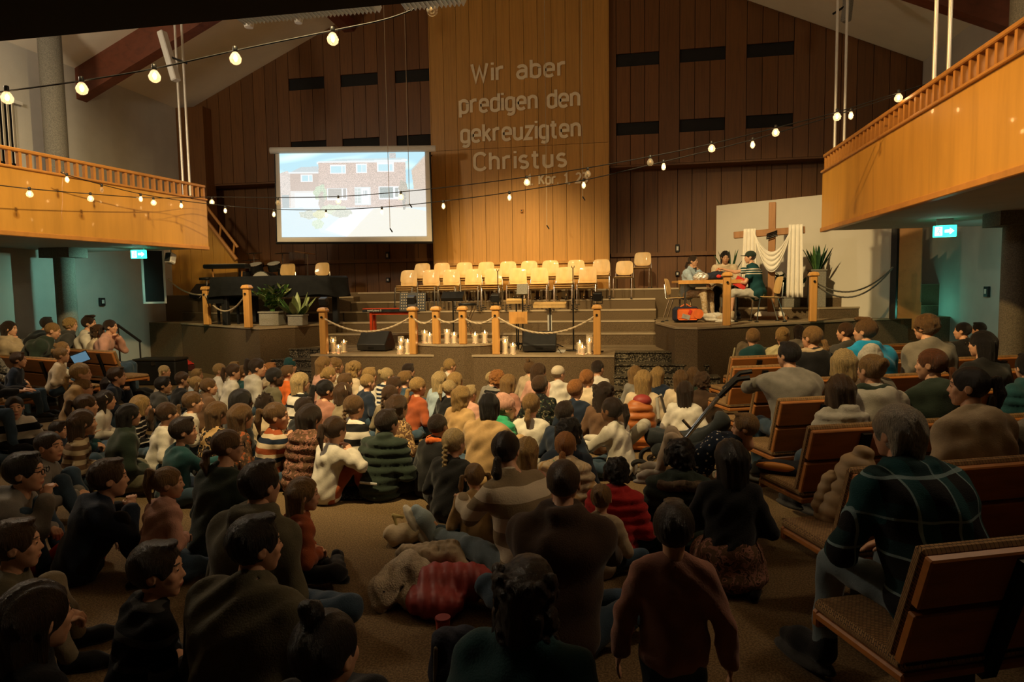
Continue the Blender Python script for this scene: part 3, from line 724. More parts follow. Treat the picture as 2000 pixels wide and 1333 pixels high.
# small black flood lamps behind the posts
def flood(px, py, y, label):
    p = aty(px, py, y); o = tag(empty('flood_lamp', tuple(p)), label, 'lamp', 'small black flood lamps behind the posts')
    MB().box(-.075, .075, -.06, .06, -.07, .07, RX(.3), ch=.012).build('housing', m_black, o); MB().box(-.06, .06, .061, .066, -.055, .055, RX(.3)).build('lens', m_chrome, o)
    MB().tube([(-.085, 0, 0), (-.085, 0, -.12), (.085, 0, -.12), (.085, 0, 0)], .008, 6).build('bracket', m_blackm, o)
    MB().cyl((0, 0, -.12), (0, 0, -(p[2] - .62)), .012, n=8).build('stand', m_blackm, o)
    MB().cyl((0, 0, -(p[2] - .62)), (0, 0, -(p[2] - .635)), .1, n=14).build('base', m_blackm, o)
for px, py, lab in ((632, 589, 'flood lamp behind the left corner post'), (804, 586, 'flood lamp in front of the perforated music stand'), (968, 582, 'flood lamp behind the post right of the pulpit'), (1167, 579, 'flood lamp behind the right corner post')):
    flood(px, py, 11.45, lab)
# ------------------------------------------------------------------ smooth-solid mesher (rounded cones and ellipsoids blended, then skinned)
def rc(a, b, ra, rb=None, k=.03, op='u'): return ('c', np.array(a, float), np.array(b, float), ra, ra if rb is None else rb, k, op)
def el(c, r, k=.03, op='u', R=None): return ('e', np.array(c, float), np.array(r, float), R, None, k, op)
def _grid(prims, cell):
    lo = np.full(3, 1e9); hi = np.full(3, -1e9); bb = []
    for p in prims:
        if p[0] == 'c':
            r = max(p[3], p[4]); l = np.minimum(p[1], p[2]) - r; h = np.maximum(p[1], p[2]) + r
        else:
            r = p[2].max() if p[3] is not None else p[2]; l = p[1] - r; h = p[1] + r
        bb.append((l, h))
        if p[6] == 'u': lo = np.minimum(lo, l); hi = np.maximum(hi, h)
    lo = lo - 3 * cell; hi = hi + 3 * cell
    n = np.ceil((hi - lo) / cell).astype(int) + 1
    return lo, n, bb
def field(prims, cell):
    lo, n, bb = _grid(prims, cell)
    f = np.full(n, .4, np.float32)
    ax = [(lo[i] + np.arange(n[i]) * cell).astype(np.float32) for i in range(3)]
    for p, (l, h) in zip(prims, bb):
        m = p[5] + 3 * cell
        i0 = np.clip(np.floor((l - m - lo) / cell).astype(int), 0, n); i1 = np.clip(np.ceil((h + m - lo) / cell).astype(int) + 1, 0, n)
        if np.any(i1 <= i0): continue
        X = ax[0][i0[0]:i1[0], None, None]; Y = ax[1][None, i0[1]:i1[1], None]; Z = ax[2][None, None, i0[2]:i1[2]]
        if p[0] == 'c':
            a, b = p[1], p[2]; d = b - a; L2 = max(float(d @ d), 1e-9)
            t = np.clip(((X - a[0]) * d[0] + (Y - a[1]) * d[1] + (Z - a[2]) * d[2]) / L2, 0, 1)
            D = np.sqrt((X - a[0] - t * d[0]) ** 2 + (Y - a[1] - t * d[1]) ** 2 + (Z - a[2] - t * d[2]) ** 2) - (p[3] + t * (p[4] - p[3]))
        else:
            c, r, R = p[1], p[2], p[3]
            x, y, z = X - c[0], Y - c[1], Z - c[2]
            if R is not None:
                x, y, z = R[0, 0] * x + R[1, 0] * y + R[2, 0] * z, R[0, 1] * x + R[1, 1] * y + R[2, 1] * z, R[0, 2] * x + R[1, 2] * y + R[2, 2] * z
            k0 = np.sqrt((x / r[0]) ** 2 + (y / r[1]) ** 2 + (z / r[2]) ** 2); k1 = np.sqrt((x / r[0] ** 2) ** 2 + (y / r[1] ** 2) ** 2 + (z / r[2] ** 2) ** 2) + 1e-6
            D = k0 * (k0 - 1) / k1
        S = (slice(i0[0], i1[0]), slice(i0[1], i1[1]), slice(i0[2], i1[2])); A = f[S]; k = max(p[5], 1e-4)
        if p[6] == 'u':
            hh = np.clip(.5 + .5 * (A - D) / k, 0, 1); f[S] = A * (1 - hh) + D * hh - k * hh * (1 - hh)
        else:
            D = -D; hh = np.clip(.5 + .5 * (D - A) / k, 0, 1); f[S] = A * (1 - hh) + D * hh + k * hh * (1 - hh)
    return f, ax, lo
_CO = np.array([(i, j, k) for i in (0, 1) for j in (0, 1) for k in (0, 1)])
_ED = [(a, b) for a in range(8) for b in range(a + 1, 8) if np.abs(_CO[a] - _CO[b]).sum() == 1]
def nets(f, lo, cell):
    s = f < 0; nx, ny, nz = f.shape
    cnt = np.zeros((nx - 1, ny - 1, nz - 1), np.int8)
    for o in _CO: cnt += s[o[0]:nx - 1 + o[0], o[1]:ny - 1 + o[1], o[2]:nz - 1 + o[2]]
    act = np.argwhere((cnt > 0) & (cnt < 8)); N = len(act)
    vals = np.stack([f[act[:, 0] + o[0], act[:, 1] + o[1], act[:, 2] + o[2]] for o in _CO], 1)
    acc = np.zeros((N, 3)); w_ = np.zeros(N)
    for a, b in _ED:
        fa, fb = vals[:, a], vals[:, b]; m = (fa < 0) != (fb < 0)
        t = np.where(m, fa / np.where(m, fa - fb, 1), 0)
        acc += np.where(m[:, None], _CO[a] + t[:, None] * (_CO[b] - _CO[a]), 0); w_ += m
    V = lo + (act + acc / w_[:, None]) * cell
    idx = np.full(cnt.shape, -1, np.int32); idx[act[:, 0], act[:, 1], act[:, 2]] = np.arange(N)
    Q = []
    for axn in range(3):
        b_, c_ = [(1, 2), (2, 0), (0, 1)][axn]
        sl0 = [slice(1, -1)] * 3; sl1 = [slice(1, -1)] * 3; sl0[axn] = slice(0, -1); sl1[axn] = slice(1, None)
        s0 = s[tuple(sl0)]; s1 = s[tuple(sl1)]
        e = np.argwhere(s0 != s1); fl_ = s0[e[:, 0], e[:, 1], e[:, 2]]
        base = e.copy()
        for q_ in range(3):
            if q_ != axn: base[:, q_] += 1
        ub = np.zeros(3, int); ub[b_] = 1; uc = np.zeros(3, int); uc[c_] = 1
        c00 = base - ub - uc; c10 = base - uc; c11 = base; c01 = base - ub
        g = lambda c: idx[c[:, 0], c[:, 1], c[:, 2]]
        q_ = np.stack([g(c00), g(c10), g(c11), g(c01)], 1); q_[~fl_] = q_[~fl_][:, ::-1]; Q.append(q_)
    return V, np.concatenate(Q)
def skin(prims, cell, noise=None):
    f, ax, lo = field(prims, cell)
    if noise is not None:
        X = ax[0][:, None, None]; Y = ax[1][None, :, None]; Z = ax[2][None, None, :]; f = f + noise(X, Y, Z)
    return nets(f, lo, cell)
def np_mesh(name, V, Q, nslots=1, mi=None):
    me = bpy.data.meshes.new(name)
    me.vertices.add(len(V)); me.vertices.foreach_set('co', np.asarray(V, np.float32).ravel())
    me.loops.add(Q.size); me.loops.foreach_set('vertex_index', Q.astype(np.int32).ravel())
    me.polygons.add(len(Q)); me.polygons.foreach_set('loop_start', np.arange(0, Q.size, 4, dtype=np.int32))
    me.polygons.foreach_set('use_smooth', np.ones(len(Q), bool))
    for i in range(nslots): me.materials.append(None)
    if mi is not None: me.polygons.foreach_set('material_index', np.asarray(mi, np.int32))
    me.update(calc_edges=True); return me
def set_mats(o, *ms):
    for i, m_ in enumerate(ms):
        o.material_slots[i].link = 'OBJECT'; o.material_slots[i].material = m_
def blob(name, prims, cell, mat, parent=None, noise=None, M=None):
    V, Q = skin(prims, cell, noise); o = link(name, np_mesh(name, V, Q), parent, M); set_mats(o, mat); return o
def folds(amp, fr=14.0, seed=0):
    r = np.random.default_rng(seed); a = r.uniform(.6, 1.4, (3, 3)) * fr * np.sign(r.uniform(-1, 1, (3, 3))); ph = r.uniform(0, 6, 3)
    def fn(X, Y, Z):
        return amp * (np.sin(a[0, 0] * X + a[0, 1] * Y + a[0, 2] * Z + ph[0] + 1.3 * np.sin(a[1, 2] * .6 * Z + ph[1])) * np.sin(a[1, 0] * X + a[1, 1] * Y + ph[1]) + .6 * np.sin(a[2, 0] * 1.7 * X + a[2, 1] * 1.7 * Y + a[2, 2] * 1.9 * Z + ph[2]))
    return fn

# ------------------------------------------------------------------ head, hands, shoes, hair: shared shapes in their own frames
def head_prims():
    P = [el((0, -.06, .11), (.335, .405, .39), .05), el((0, .10, -.14), (.255, .275, .33), .10), el((0, .23, -.40), (.10, .085, .085), .08),
         rc((0, .345, .04), (0, .400, -.10), .026, .044, .04), el((.045, .37, -.12), (.034, .034, .028), .03), el((-.045, .37, -.12), (.034, .034, .028), .03),
         el((0, .345, -.245), (.095, .045, .035), .03), el((0, .32, -.29), (.08, .045, .03), .03),
         el((.17, .25, -.08), (.08, .07, .09), .06), el((-.17, .25, -.08), (.08, .07, .09), .06), el((0, .30, .12), (.2, .06, .05), .06)]
    for s in (-1, 1):
        P.append(el((s * .125, .40, .03), (.075, .07, .05), .05, 's')); P.append(el((s * .125, .318, .03), (.05, .05, .04), .01))
        P.append(el((s * .335, -.03, -.02), (.035, .085, .125), .03)); P.append(el((s * .375, -.01, -.01), (.025, .045, .07), .02, 's'))
    P.append(rc((0, -.07, -.2), (0, -.14, -.62), .195, .20, .06))
    return P
HEADV, HEADQ = skin(head_prims(), .036)
HEADVF, HEADQF = skin(head_prims(), .025)
def head_mi(V, Q):
    c = V[Q].mean(1); mi = np.zeros(len(Q), int)
    for s in (-1, 1):
        mi[(((c - np.array((s * .125, .36, .03))) / np.array((.045, .05, .022))) ** 2).sum(1) < 1] = 1
        mi[(((c - np.array((s * .135, .34, .13))) / np.array((.085, .09, .022))) ** 2).sum(1) < 1] = 3
    mi[(((c - np.array((0, .38, -.265))) / np.array((.10, .09, .045))) ** 2).sum(1) < 1] = 2
    return mi
HMI, HMIF = head_mi(HEADV, HEADQ), head_mi(HEADVF, HEADQF)
def hand_prims(curl):
    P = [el((0, .24, 0), (.20, .26, .085), .04), rc((0, -.05, 0), (0, .15, 0), .125, .13, .05)]
    for i, (x, L) in enumerate(((-.155, .40), (-.055, .48), (.05, .45), (.145, .34))):
        a = np.array((x, .44, 0)); c1 = curl * .8; c2 = curl * 1.7
        b = a + L * .5 * np.array((x * .25, math.cos(c1), -math.sin(c1))); c = b + L * .5 * np.array((x * .1, math.cos(c2), -math.sin(c2)))
        P += [rc(a, b, .058, .052, .02), rc(b, c, .052, .042, .02)]
    P += [rc((.14, .12, -.02), (.27, .30, -.06), .07, .06, .03), rc((.27, .30, -.06), (.29, .46, -.10 - curl * .08), .056, .044, .02)]
    return P
HANDS = {c: skin(hand_prims(c), .034) for c in (.25, .9)}
def shoe_prims(): return [rc((0, .0, .055), (0, .12, .05), .052, .05, .04), rc((0, .12, .045), (0, .20, .035), .048, .034, .04), rc((0, -.01, .06), (0, -.02, .12), .046, .044, .03), el((0, .1, -.02), (.06, .17, .03), .02)]
_SV, _SQ = skin(shoe_prims(), .013)
SHOE = np_mesh('shoe', _SV, _SQ, 2, (_SV[_SQ].mean(1)[:, 2] < .018).astype(int))

def cap_base(th=.03, face=.0, nape=-.16, back=0.0):
    """close hair cap over the skull; face opening and nape cut"""
    P = [el((0, -.075 - back / 2, .125), (.345 + th, .415 + th + back / 2, .40 + th), .03)]
    P.append(el((0, .52, -.16 + face), (.36, .33, .42), .04, 's')); P.append(el((0, .62, .12 + face), (.30, .34, .22), .05, 's'))
    P.append(el((0, .10, -1.02 + nape + .16), (1.2, 1.2, .80), .03, 's'))
    for s in (-1, 1): P.append(el((s * .40, .06, -.16), (.13, .17, .23), .03, 's'))
    return P
def chain(pts, rs, k=.03): return [rc(a, b, ra, rb, k) for a, b, ra, rb in zip(pts[:-1], pts[1:], rs[:-1], rs[1:])]
def locks(rng, n, r, zlo, zhi, spread=.06):
    P = []
    for i in range(n):
        a = rng.uniform(.12 * PI, 1.88 * PI) - PI / 2 + PI; z = rng.uniform(zlo, zhi)
        x = math.sin(a + PI) ; th_ = rng.uniform(-2.5, 2.5)
        rr_ = math.sqrt(max(.05, 1 - ((z - .12) / .46) ** 2)) if z > .12 else 1.0
        P.append(el((math.sin(th_) * .37 * rr_, -.09 - math.cos(th_) * .43 * rr_, z), (r * rng.uniform(.7, 1.2),) * 3, .03))
    return P
HAIR = {}
def hair_mesh(style):
    if style in HAIR: return HAIR[style]
    rng = np.random.default_rng(len(style) * 7 + sum(map(ord, style))); nz = None; cell = .04
    strand = lambda X, Y, Z: .010 * np.sin(np.arctan2(X, -(Y + .05)) * 26 + 3 * np.sin(Z * 5)) + 0 * Z
    base = cap_base(); P = base
    if style == 'short': P = cap_base(.035) + [el((0, .18, .47), (.2, .16, .07), .05)]; nz = strand
    elif style == 'crop': P = cap_base(.016, nape=-.10); nz = lambda X, Y, Z: .006 * np.sin(X * 60) * np.sin(Y * 60) * np.sin(Z * 60)
    elif style == 'shaved': P = cap_base(.006, nape=-.06)
    elif style == 'mop': P = cap_base(.075, -.03) + locks(rng, 40, .085, .0, .5); nz = strand
    elif style == 'quiff': P = cap_base(.03) + [el((0, .22, .52), (.24, .18, .10), .05), el((.05, .0, .54), (.26, .26, .07), .05)]; nz = strand
    elif style == 'spiky':
        P = cap_base(.03)
        for i in range(46):
            t = rng.uniform(0, 6.28); q = rng.uniform(0, .9); n_ = np.array((math.sin(t) * q, math.cos(t) * q, math.sqrt(1 - q * q)))
            c0 = np.array((0, -.07, .12)) + n_ * np.array((.35, .42, .41)); P.append(rc(c0, c0 + (n_ + rng.uniform(-.3, .3, 3)) * .13, .05, .012, .03))
    elif style == 'curly': P = cap_base(.05) + locks(rng, 120, .075, -.18, .55); nz = lambda X, Y, Z: .016 * np.sin(X * 34 + 2) * np.sin(Y * 36) * np.sin(Z * 33)
    elif style == 'curlylong':
        P = cap_base(.06) + [rc((0, -.3, .1), (0, -.32, -.75), .34, .30, .06), rc((.25, -.12, 0), (.27, -.15, -.6), .17, .14, .05), rc((-.25, -.12, 0), (-.27, -.15, -.6), .17, .14, .05)]
        for i in range(90):
            t = rng.uniform(-1.9, 1.9); z = rng.uniform(-.95, .4); P.append(el((math.sin(t) * .42, -.16 - math.cos(t) * .38, z), (.085, .085, .10), .03))
        nz = lambda X, Y, Z: .018 * np.sin(X * 30 + 2 * np.sin(Z * 9)) * np.sin(Y * 30) * np.sin(Z * 26)
    elif style in ('long', 'wavy', 'longfront', 'xlong'):
        L = {'long': .95, 'wavy': 1.15, 'longfront': .85, 'xlong': 1.5}[style]
        P = cap_base(.04) + [rc((.14, -.28, .1), (.13, -.34, -L), .26, .13, .08), rc((-.14, -.28, .1), (-.13, -.34, -L), .26, .13, .08), rc((0, -.36, .1), (0, -.42, -L * 1.03), .22, .12, .08)]
        for s in (-1, 1): P.append(rc((s * .31, -.05, .15), (s * .31, -.02 if style == 'longfront' else -.12, -.62), .10, .07, .05))
        if style == 'wavy': nz = lambda X, Y, Z: .026 * np.sin(Z * 14 + X * 9) * np.cos(X * 16) + .010 * np.sin(X * 55 + 3 * np.sin(Z * 6))
        else: nz = lambda X, Y, Z: .014 * np.sin(X * 42 + 2.2 * np.sin(Z * 3.1)) + 0 * Y
    elif style == 'bob':
        P = cap_base(.05) + [rc((.13, -.26, .1), (.16, -.28, -.40), .27, .22, .08), rc((-.13, -.26, .1), (-.16, -.28, -.40), .27, .22, .08)]
        for s in (-1, 1): P.append(rc((s * .32, -.02, .15), (s * .33, .0, -.36), .11, .10, .05))
        nz = lambda X, Y, Z: .014 * np.sin(X * 40 + 2.2 * np.sin(Z * 3.1)) + 0 * Y
    elif style in ('pony', 'lowpony', 'highpony', 'sidepony'):
        a, L = {'pony': ((0, -.50, .22), .85), 'lowpony': ((0, -.49, -.14), .75), 'highpony': ((0, -.44, .42), 1.0), 'sidepony': ((.22, -.46, .15), .8)}[style]
        x, y, z = a; P = cap_base(.025) + chain([(x, y, z), (x * 1.1, y - .13, z + .02), (x * 1.2, y - .19, z - L * .4), (x * 1.2, y - .14, z - L)], [.07, .10, .135, .035], .04)
        nz = lambda X, Y, Z: .009 * np.sin(X * 50 + 2 * np.sin(Z * 5)) + 0 * Y
    elif style == 'pigtails':
        P = cap_base(.025)
        for s in (-1, 1): P += chain([(s * .36, -.2, .12), (s * .50, -.25, .10), (s * .55, -.24, -.25), (s * .52, -.2, -.62)], [.06, .085, .10, .03], .04)
    elif style in ('bun', 'lowbun', 'topbun'):
        y, z = {'bun': (-.50, .28), 'lowbun': (-.52, -.02), 'topbun': (-.25, .60)}[style]
        P = cap_base(.028)
        for i in range(9): t = i * 2.399; P.append(el((.085 * math.cos(t), y + .03 * math.sin(t * 2), z + .085 * math.sin(t)), (.10, .085, .10), .03))
        nz = lambda X, Y, Z: .008 * np.sin(X * 50 + Z * 12) + 0 * Y
    elif style in ('braid', 'twobraids', 'braids'):
        P = cap_base(.03 if style != 'braids' else .05)
        if style == 'braids':
            for i in range(26):
                t = -2.1 + 4.2 * i / 25; x, y = math.sin(t) * .37, -.10 - math.cos(t) * .40; P += chain([(x * .6, y * .6 - .03, .42), (x, y, .1), (x * 1.08, y * 1.05, -.5 - .2 * rng.random())], [.05, .05, .04], .012)
        else:
            for x0 in ((0,) if style == 'braid' else (-.16, .16)):
                for i in range(15):
                    f_ = i / 14; P.append(el((x0 + .045 * (-1) ** i, -.49 - .05 * math.sin(f_ * 3), .0 - f_ * 1.15), (.085 * (1 - .35 * f_), .075, .075), .02))
                P.append(rc((x0, -.5, -1.17), (x0, -.49, -1.38), .055, .02, .03))
        nz = lambda X, Y, Z: .008 * np.sin(X * 50 + 2 * np.sin(Z * 5)) + 0 * Y
    elif style == 'grey': P = cap_base(.065, nape=-.26) + [rc((0, -.34, .0), (0, -.40, -.36), .26, .15, .08), rc((.24, -.2, 0), (.26, -.22, -.30), .16, .10, .06), rc((-.24, -.2, 0), (-.26, -.22, -.30), .16, .10, .06)]; nz = lambda X, Y, Z: .018 * np.sin(X * 30 + 3 * np.sin(Z * 5)) * np.cos(Y * 7)
    V, Q = skin(P, cell, nz); HAIR[style] = np_mesh('hair', V, Q, 1); return HAIR[style]
HATS = {}
def hat_mesh(kind):
    if kind in HATS: return HATS[kind]
    if kind == 'beanie': P = [el((0, -.08, .20), (.40, .46, .40), .03), el((0, -.15, .50), (.26, .30, .22), .1), el((0, .1, -.9), (1.2, 1.2, .93), .02, 's'), rc((-.2, .30, .08), (.2, .30, .08), .06, .06, .05)]
    elif kind == 'cap': P = [el((0, -.07, .20), (.385, .455, .36), .03), el((0, .1, -.9), (1.2, 1.2, 1.0), .02, 's'), el((0, .48, .15), (.27, .30, .03), .03)]
    else: P = [el((0, -.07, .18), (.385, .455, .38), .03), el((0, .1, -.9), (1.2, 1.2, .98), .02, 's')]
    V, Q = skin(P, .04, (lambda X, Y, Z: .010 * np.sin(np.arctan2(X, Y + .08) * 40) + 0 * Z) if kind == 'beanie' else None)
    HATS[kind] = np_mesh('hat', V, Q, 1); return HATS[kind]
_gl = MB()
for s in (-1, 1):
    _gl.tube([(s * .135 + .09 * math.cos(t), .44, .03 + .075 * math.sin(t)) for t in np.linspace(0, 2 * PI, 15)], .012, 5, False); _gl.tube([(s * .225, .43, .05), (s * .33, .1, .05), (s * .35, -.08, .02)], .011, 4)
_gl.tube([(-.045, .445, .04), (.045, .445, .04)], .012, 4); GLASSES = _gl.mesh('glasses', m_blackm, True)
TIE = MB().lathe([(.055, -.03), (.085, 0), (.055, .03)], 10).mesh('hair_tie', None)

# ------------------------------------------------------------------ clothing materials
def cloth(c, kind='plain', c2=None, c3=None, scale=1.0):
    key = 'cloth_%s_%s_%s_%s_%.2f' % (kind, c, c2, c3, scale)
    if key in MATS: return MATS[key]
    if kind == 'plain':
        m_ = plain(key, c, .88, var=.14, scale=16, bump=.22, bscale=150, spec=.15, sheen=.15); return m_
    m_, nt, b = _new(key); b.inputs['Roughness'].default_value = .88; b.inputs['Specular IOR Level'].default_value = .15
    co_ = _coord(nt, (scale,) * 3); sep = nt.nodes.new('ShaderNodeSeparateXYZ'); nt.links.new(co_, sep.inputs[0])
    def mth(op, a, v):
        n = nt.nodes.new('ShaderNodeMath'); n.operation = op
        nt.links.new(a, n.inputs[0]) if not isinstance(a, float) else None
        if isinstance(v, float): n.inputs[1].default_value = v
        else: nt.links.new(v, n.inputs[1])
        return n.outputs[0]
    def mix(f_, a, b2):
        n = nt.nodes.new('ShaderNodeMix'); n.data_type = 'RGBA'; nt.links.new(f_, n.inputs[0])
        for sock, v in ((n.inputs[6], a), (n.inputs[7], b2)):
            if isinstance(v, tuple): sock.default_value = (*v, 1)
            else: nt.links.new(v, sock)
        return n.outputs[2]
    if kind == 'stripe':
        fr_ = mth('FRACT', mth('MULTIPLY', sep.outputs[2], 9.0), 1.0)
        st_ = [(0, c), (.5, c2)] if c3 is None else [(0, c), (.3, c2), (.55, c3), (.8, c2)]
        col = _ramp(nt, fr_, st_, 'CONSTANT')
    elif kind == 'yoke':
        inb = mth('MULTIPLY', mth('GREATER_THAN', sep.outputs[2], .86), mth('LESS_THAN', sep.outputs[2], .985)); col = mix(mth('MULTIPLY', inb, mth('LESS_THAN', mth('FRACT', mth('MULTIPLY', sep.outputs[2], 24.0), 1.0), .5)), c, c2)
    elif kind == 'plaid':
        def band(ax_, fq, w_): return mth('LESS_THAN', mth('FRACT', mth('MULTIPLY', sep.outputs[ax_], fq), 1.0), w_)
        col = mix(band(0, 6.0, .45), c, c2); a2 = mix(band(2, 6.0, .45), c, c2); col = mix(mth('MULTIPLY', mth('ADD', band(2, 6.0, .45), 0.0), .5), col, a2)
        col = mix(mth('MULTIPLY', band(0, 6.0, .07), .8), col, c3); col = mix(mth('MULTIPLY', band(2, 6.0, .07), .8), col, c3)
    elif kind == 'leopard':
        v = _n(nt, 'ShaderNodeTexVoronoi', Scale=24.0); nt.links.new(co_, v.inputs['Vector'])
        col = _ramp(nt, v.outputs['Distance'], [(0, c3 or c), (.28, c2), (.52, c)], 'CONSTANT')
    elif kind == 'dots':
        v = _n(nt, 'ShaderNodeTexVoronoi', Scale=30.0); nt.links.new(co_, v.inputs['Vector'])
        col = _ramp(nt, v.outputs['Distance'], [(0, c2), (.22, c)], 'CONSTANT')
    else:  # floral / camo / knit mottling
        n = _n(nt, 'ShaderNodeTexNoise', Scale=22.0 if kind == 'floral' else 10.0, Detail=2.0, Distortion=1.5); nt.links.new(co_, n.inputs['Vector'])
        col = _ramp(nt, n.outputs[0], [(0.38, c), (.5, c2), (.6, c3 or c)], 'CONSTANT' if kind != 'fur' else 'LINEAR')
    nt.links.new(col, b.inputs['Base Color'])
    n2 = _n(nt, 'ShaderNodeTexNoise', Scale=150.0); nt.links.new(co_, n2.inputs['Vector']); bp = _n(nt, 'ShaderNodeBump', Strength=.25, Distance=.01)
    nt.links.new(n2.outputs[0], bp.inputs['Height']); nt.links.new(bp.outputs[0], b.inputs['Normal'])
    MATS[key] = m_; return m_
HC = {'blond': (.46, .285, .10), 'lblond': (.56, .40, .185), 'dblond': (.31, .175, .06), 'ginger': (.42, .17, .045), 'lbrown': (.165, .088, .032), 'brown': (.080, .040, .016), 'dbrown': (.032, .017, .008), 'black': (.011, .009, .008), 'grey': (.46, .41, .32), 'auburn': (.20, .07, .025)}
def hair_mat(k):
    key = 'hair_' + k
    if key in MATS: return MATS[key]
    c = HC[k]; m_, nt, b = _new(key); b.inputs['Roughness'].default_value = .36; b.inputs['Specular IOR Level'].default_value = .6
    co_ = _coord(nt, (32, 32, 2.2))
    nz = _n(nt, 'ShaderNodeTexNoise', Scale=1.5, Detail=5.0, Roughness=.7, Distortion=.6); nt.links.new(co_, nz.inputs['Vector'])
    nt.links.new(_ramp(nt, nz.outputs[0], [(.32, _sh(c, .38)), (.5, c), (.68, _sh(c, 1.7))]), b.inputs['Base Color'])
    bp = _n(nt, 'ShaderNodeBump', Strength=.9, Distance=.03); nt.links.new(nz.outputs[0], bp.inputs['Height']); nt.links.new(bp.outputs[0], b.inputs['Normal'])
    MATS[key] = m_; return m_
SKINC = {'fair': (.60, .33, .20), 'tan': (.46, .25, .14), 'brown': (.20, .095, .045), 'dark': (.075, .036, .02)}
def skin_mat(k):
    m_ = plain('skin_' + k, SKINC[k], .5, var=.06, scale=20, bump=.05, bscale=120)
    m_.node_tree.nodes['Principled BSDF'].inputs['Subsurface Weight'].default_value = .08
    m_.node_tree.nodes['Principled BSDF'].inputs['Subsurface Radius'].default_value = (.01, .004, .002); return m_
m_eye = plain('eye', (.03, .02, .015), .2); m_lip = plain('lip', (.42, .14, .10), .45)

# ------------------------------------------------------------------ figures
DIM = {'adult': dict(sw=.212, sh=.465, nb=.515, hc=.658, hh=.222, Lt=.43, Ls=.42, ua=.29, fa=.25, hd=.175, zp=.10, hw=.085),
       'woman': dict(sw=.180, sh=.44, nb=.49, hc=.63, hh=.214, Lt=.41, Ls=.40, ua=.27, fa=.235, hd=.16, zp=.10, hw=.085),
       'child': dict(sw=.128, sh=.315, nb=.35, hc=.462, hh=.205, Lt=.30, Ls=.28, ua=.20, fa=.175, hd=.125, zp=.075, hw=.058)}
def _u(v): v = np.array(v, float); return v / max(np.linalg.norm(v), 1e-9)
def ik(S, W, ua, fa, hint):
    d = W - S; L = np.linalg.norm(d); mx = (ua + fa) * .985
    if L > mx: W = S + d / L * mx; d = W - S; L = mx
    L = max(L, abs(ua - fa) + .02); a = (ua * ua - fa * fa + L * L) / (2 * L); h = math.sqrt(max(ua * ua - a * a, 0)); u = d / max(np.linalg.norm(d), 1e-9)
    hp = np.array(hint, float); hp = hp - u * (hp @ u); hp = _u(hp); return S + u * a + hp * h, W
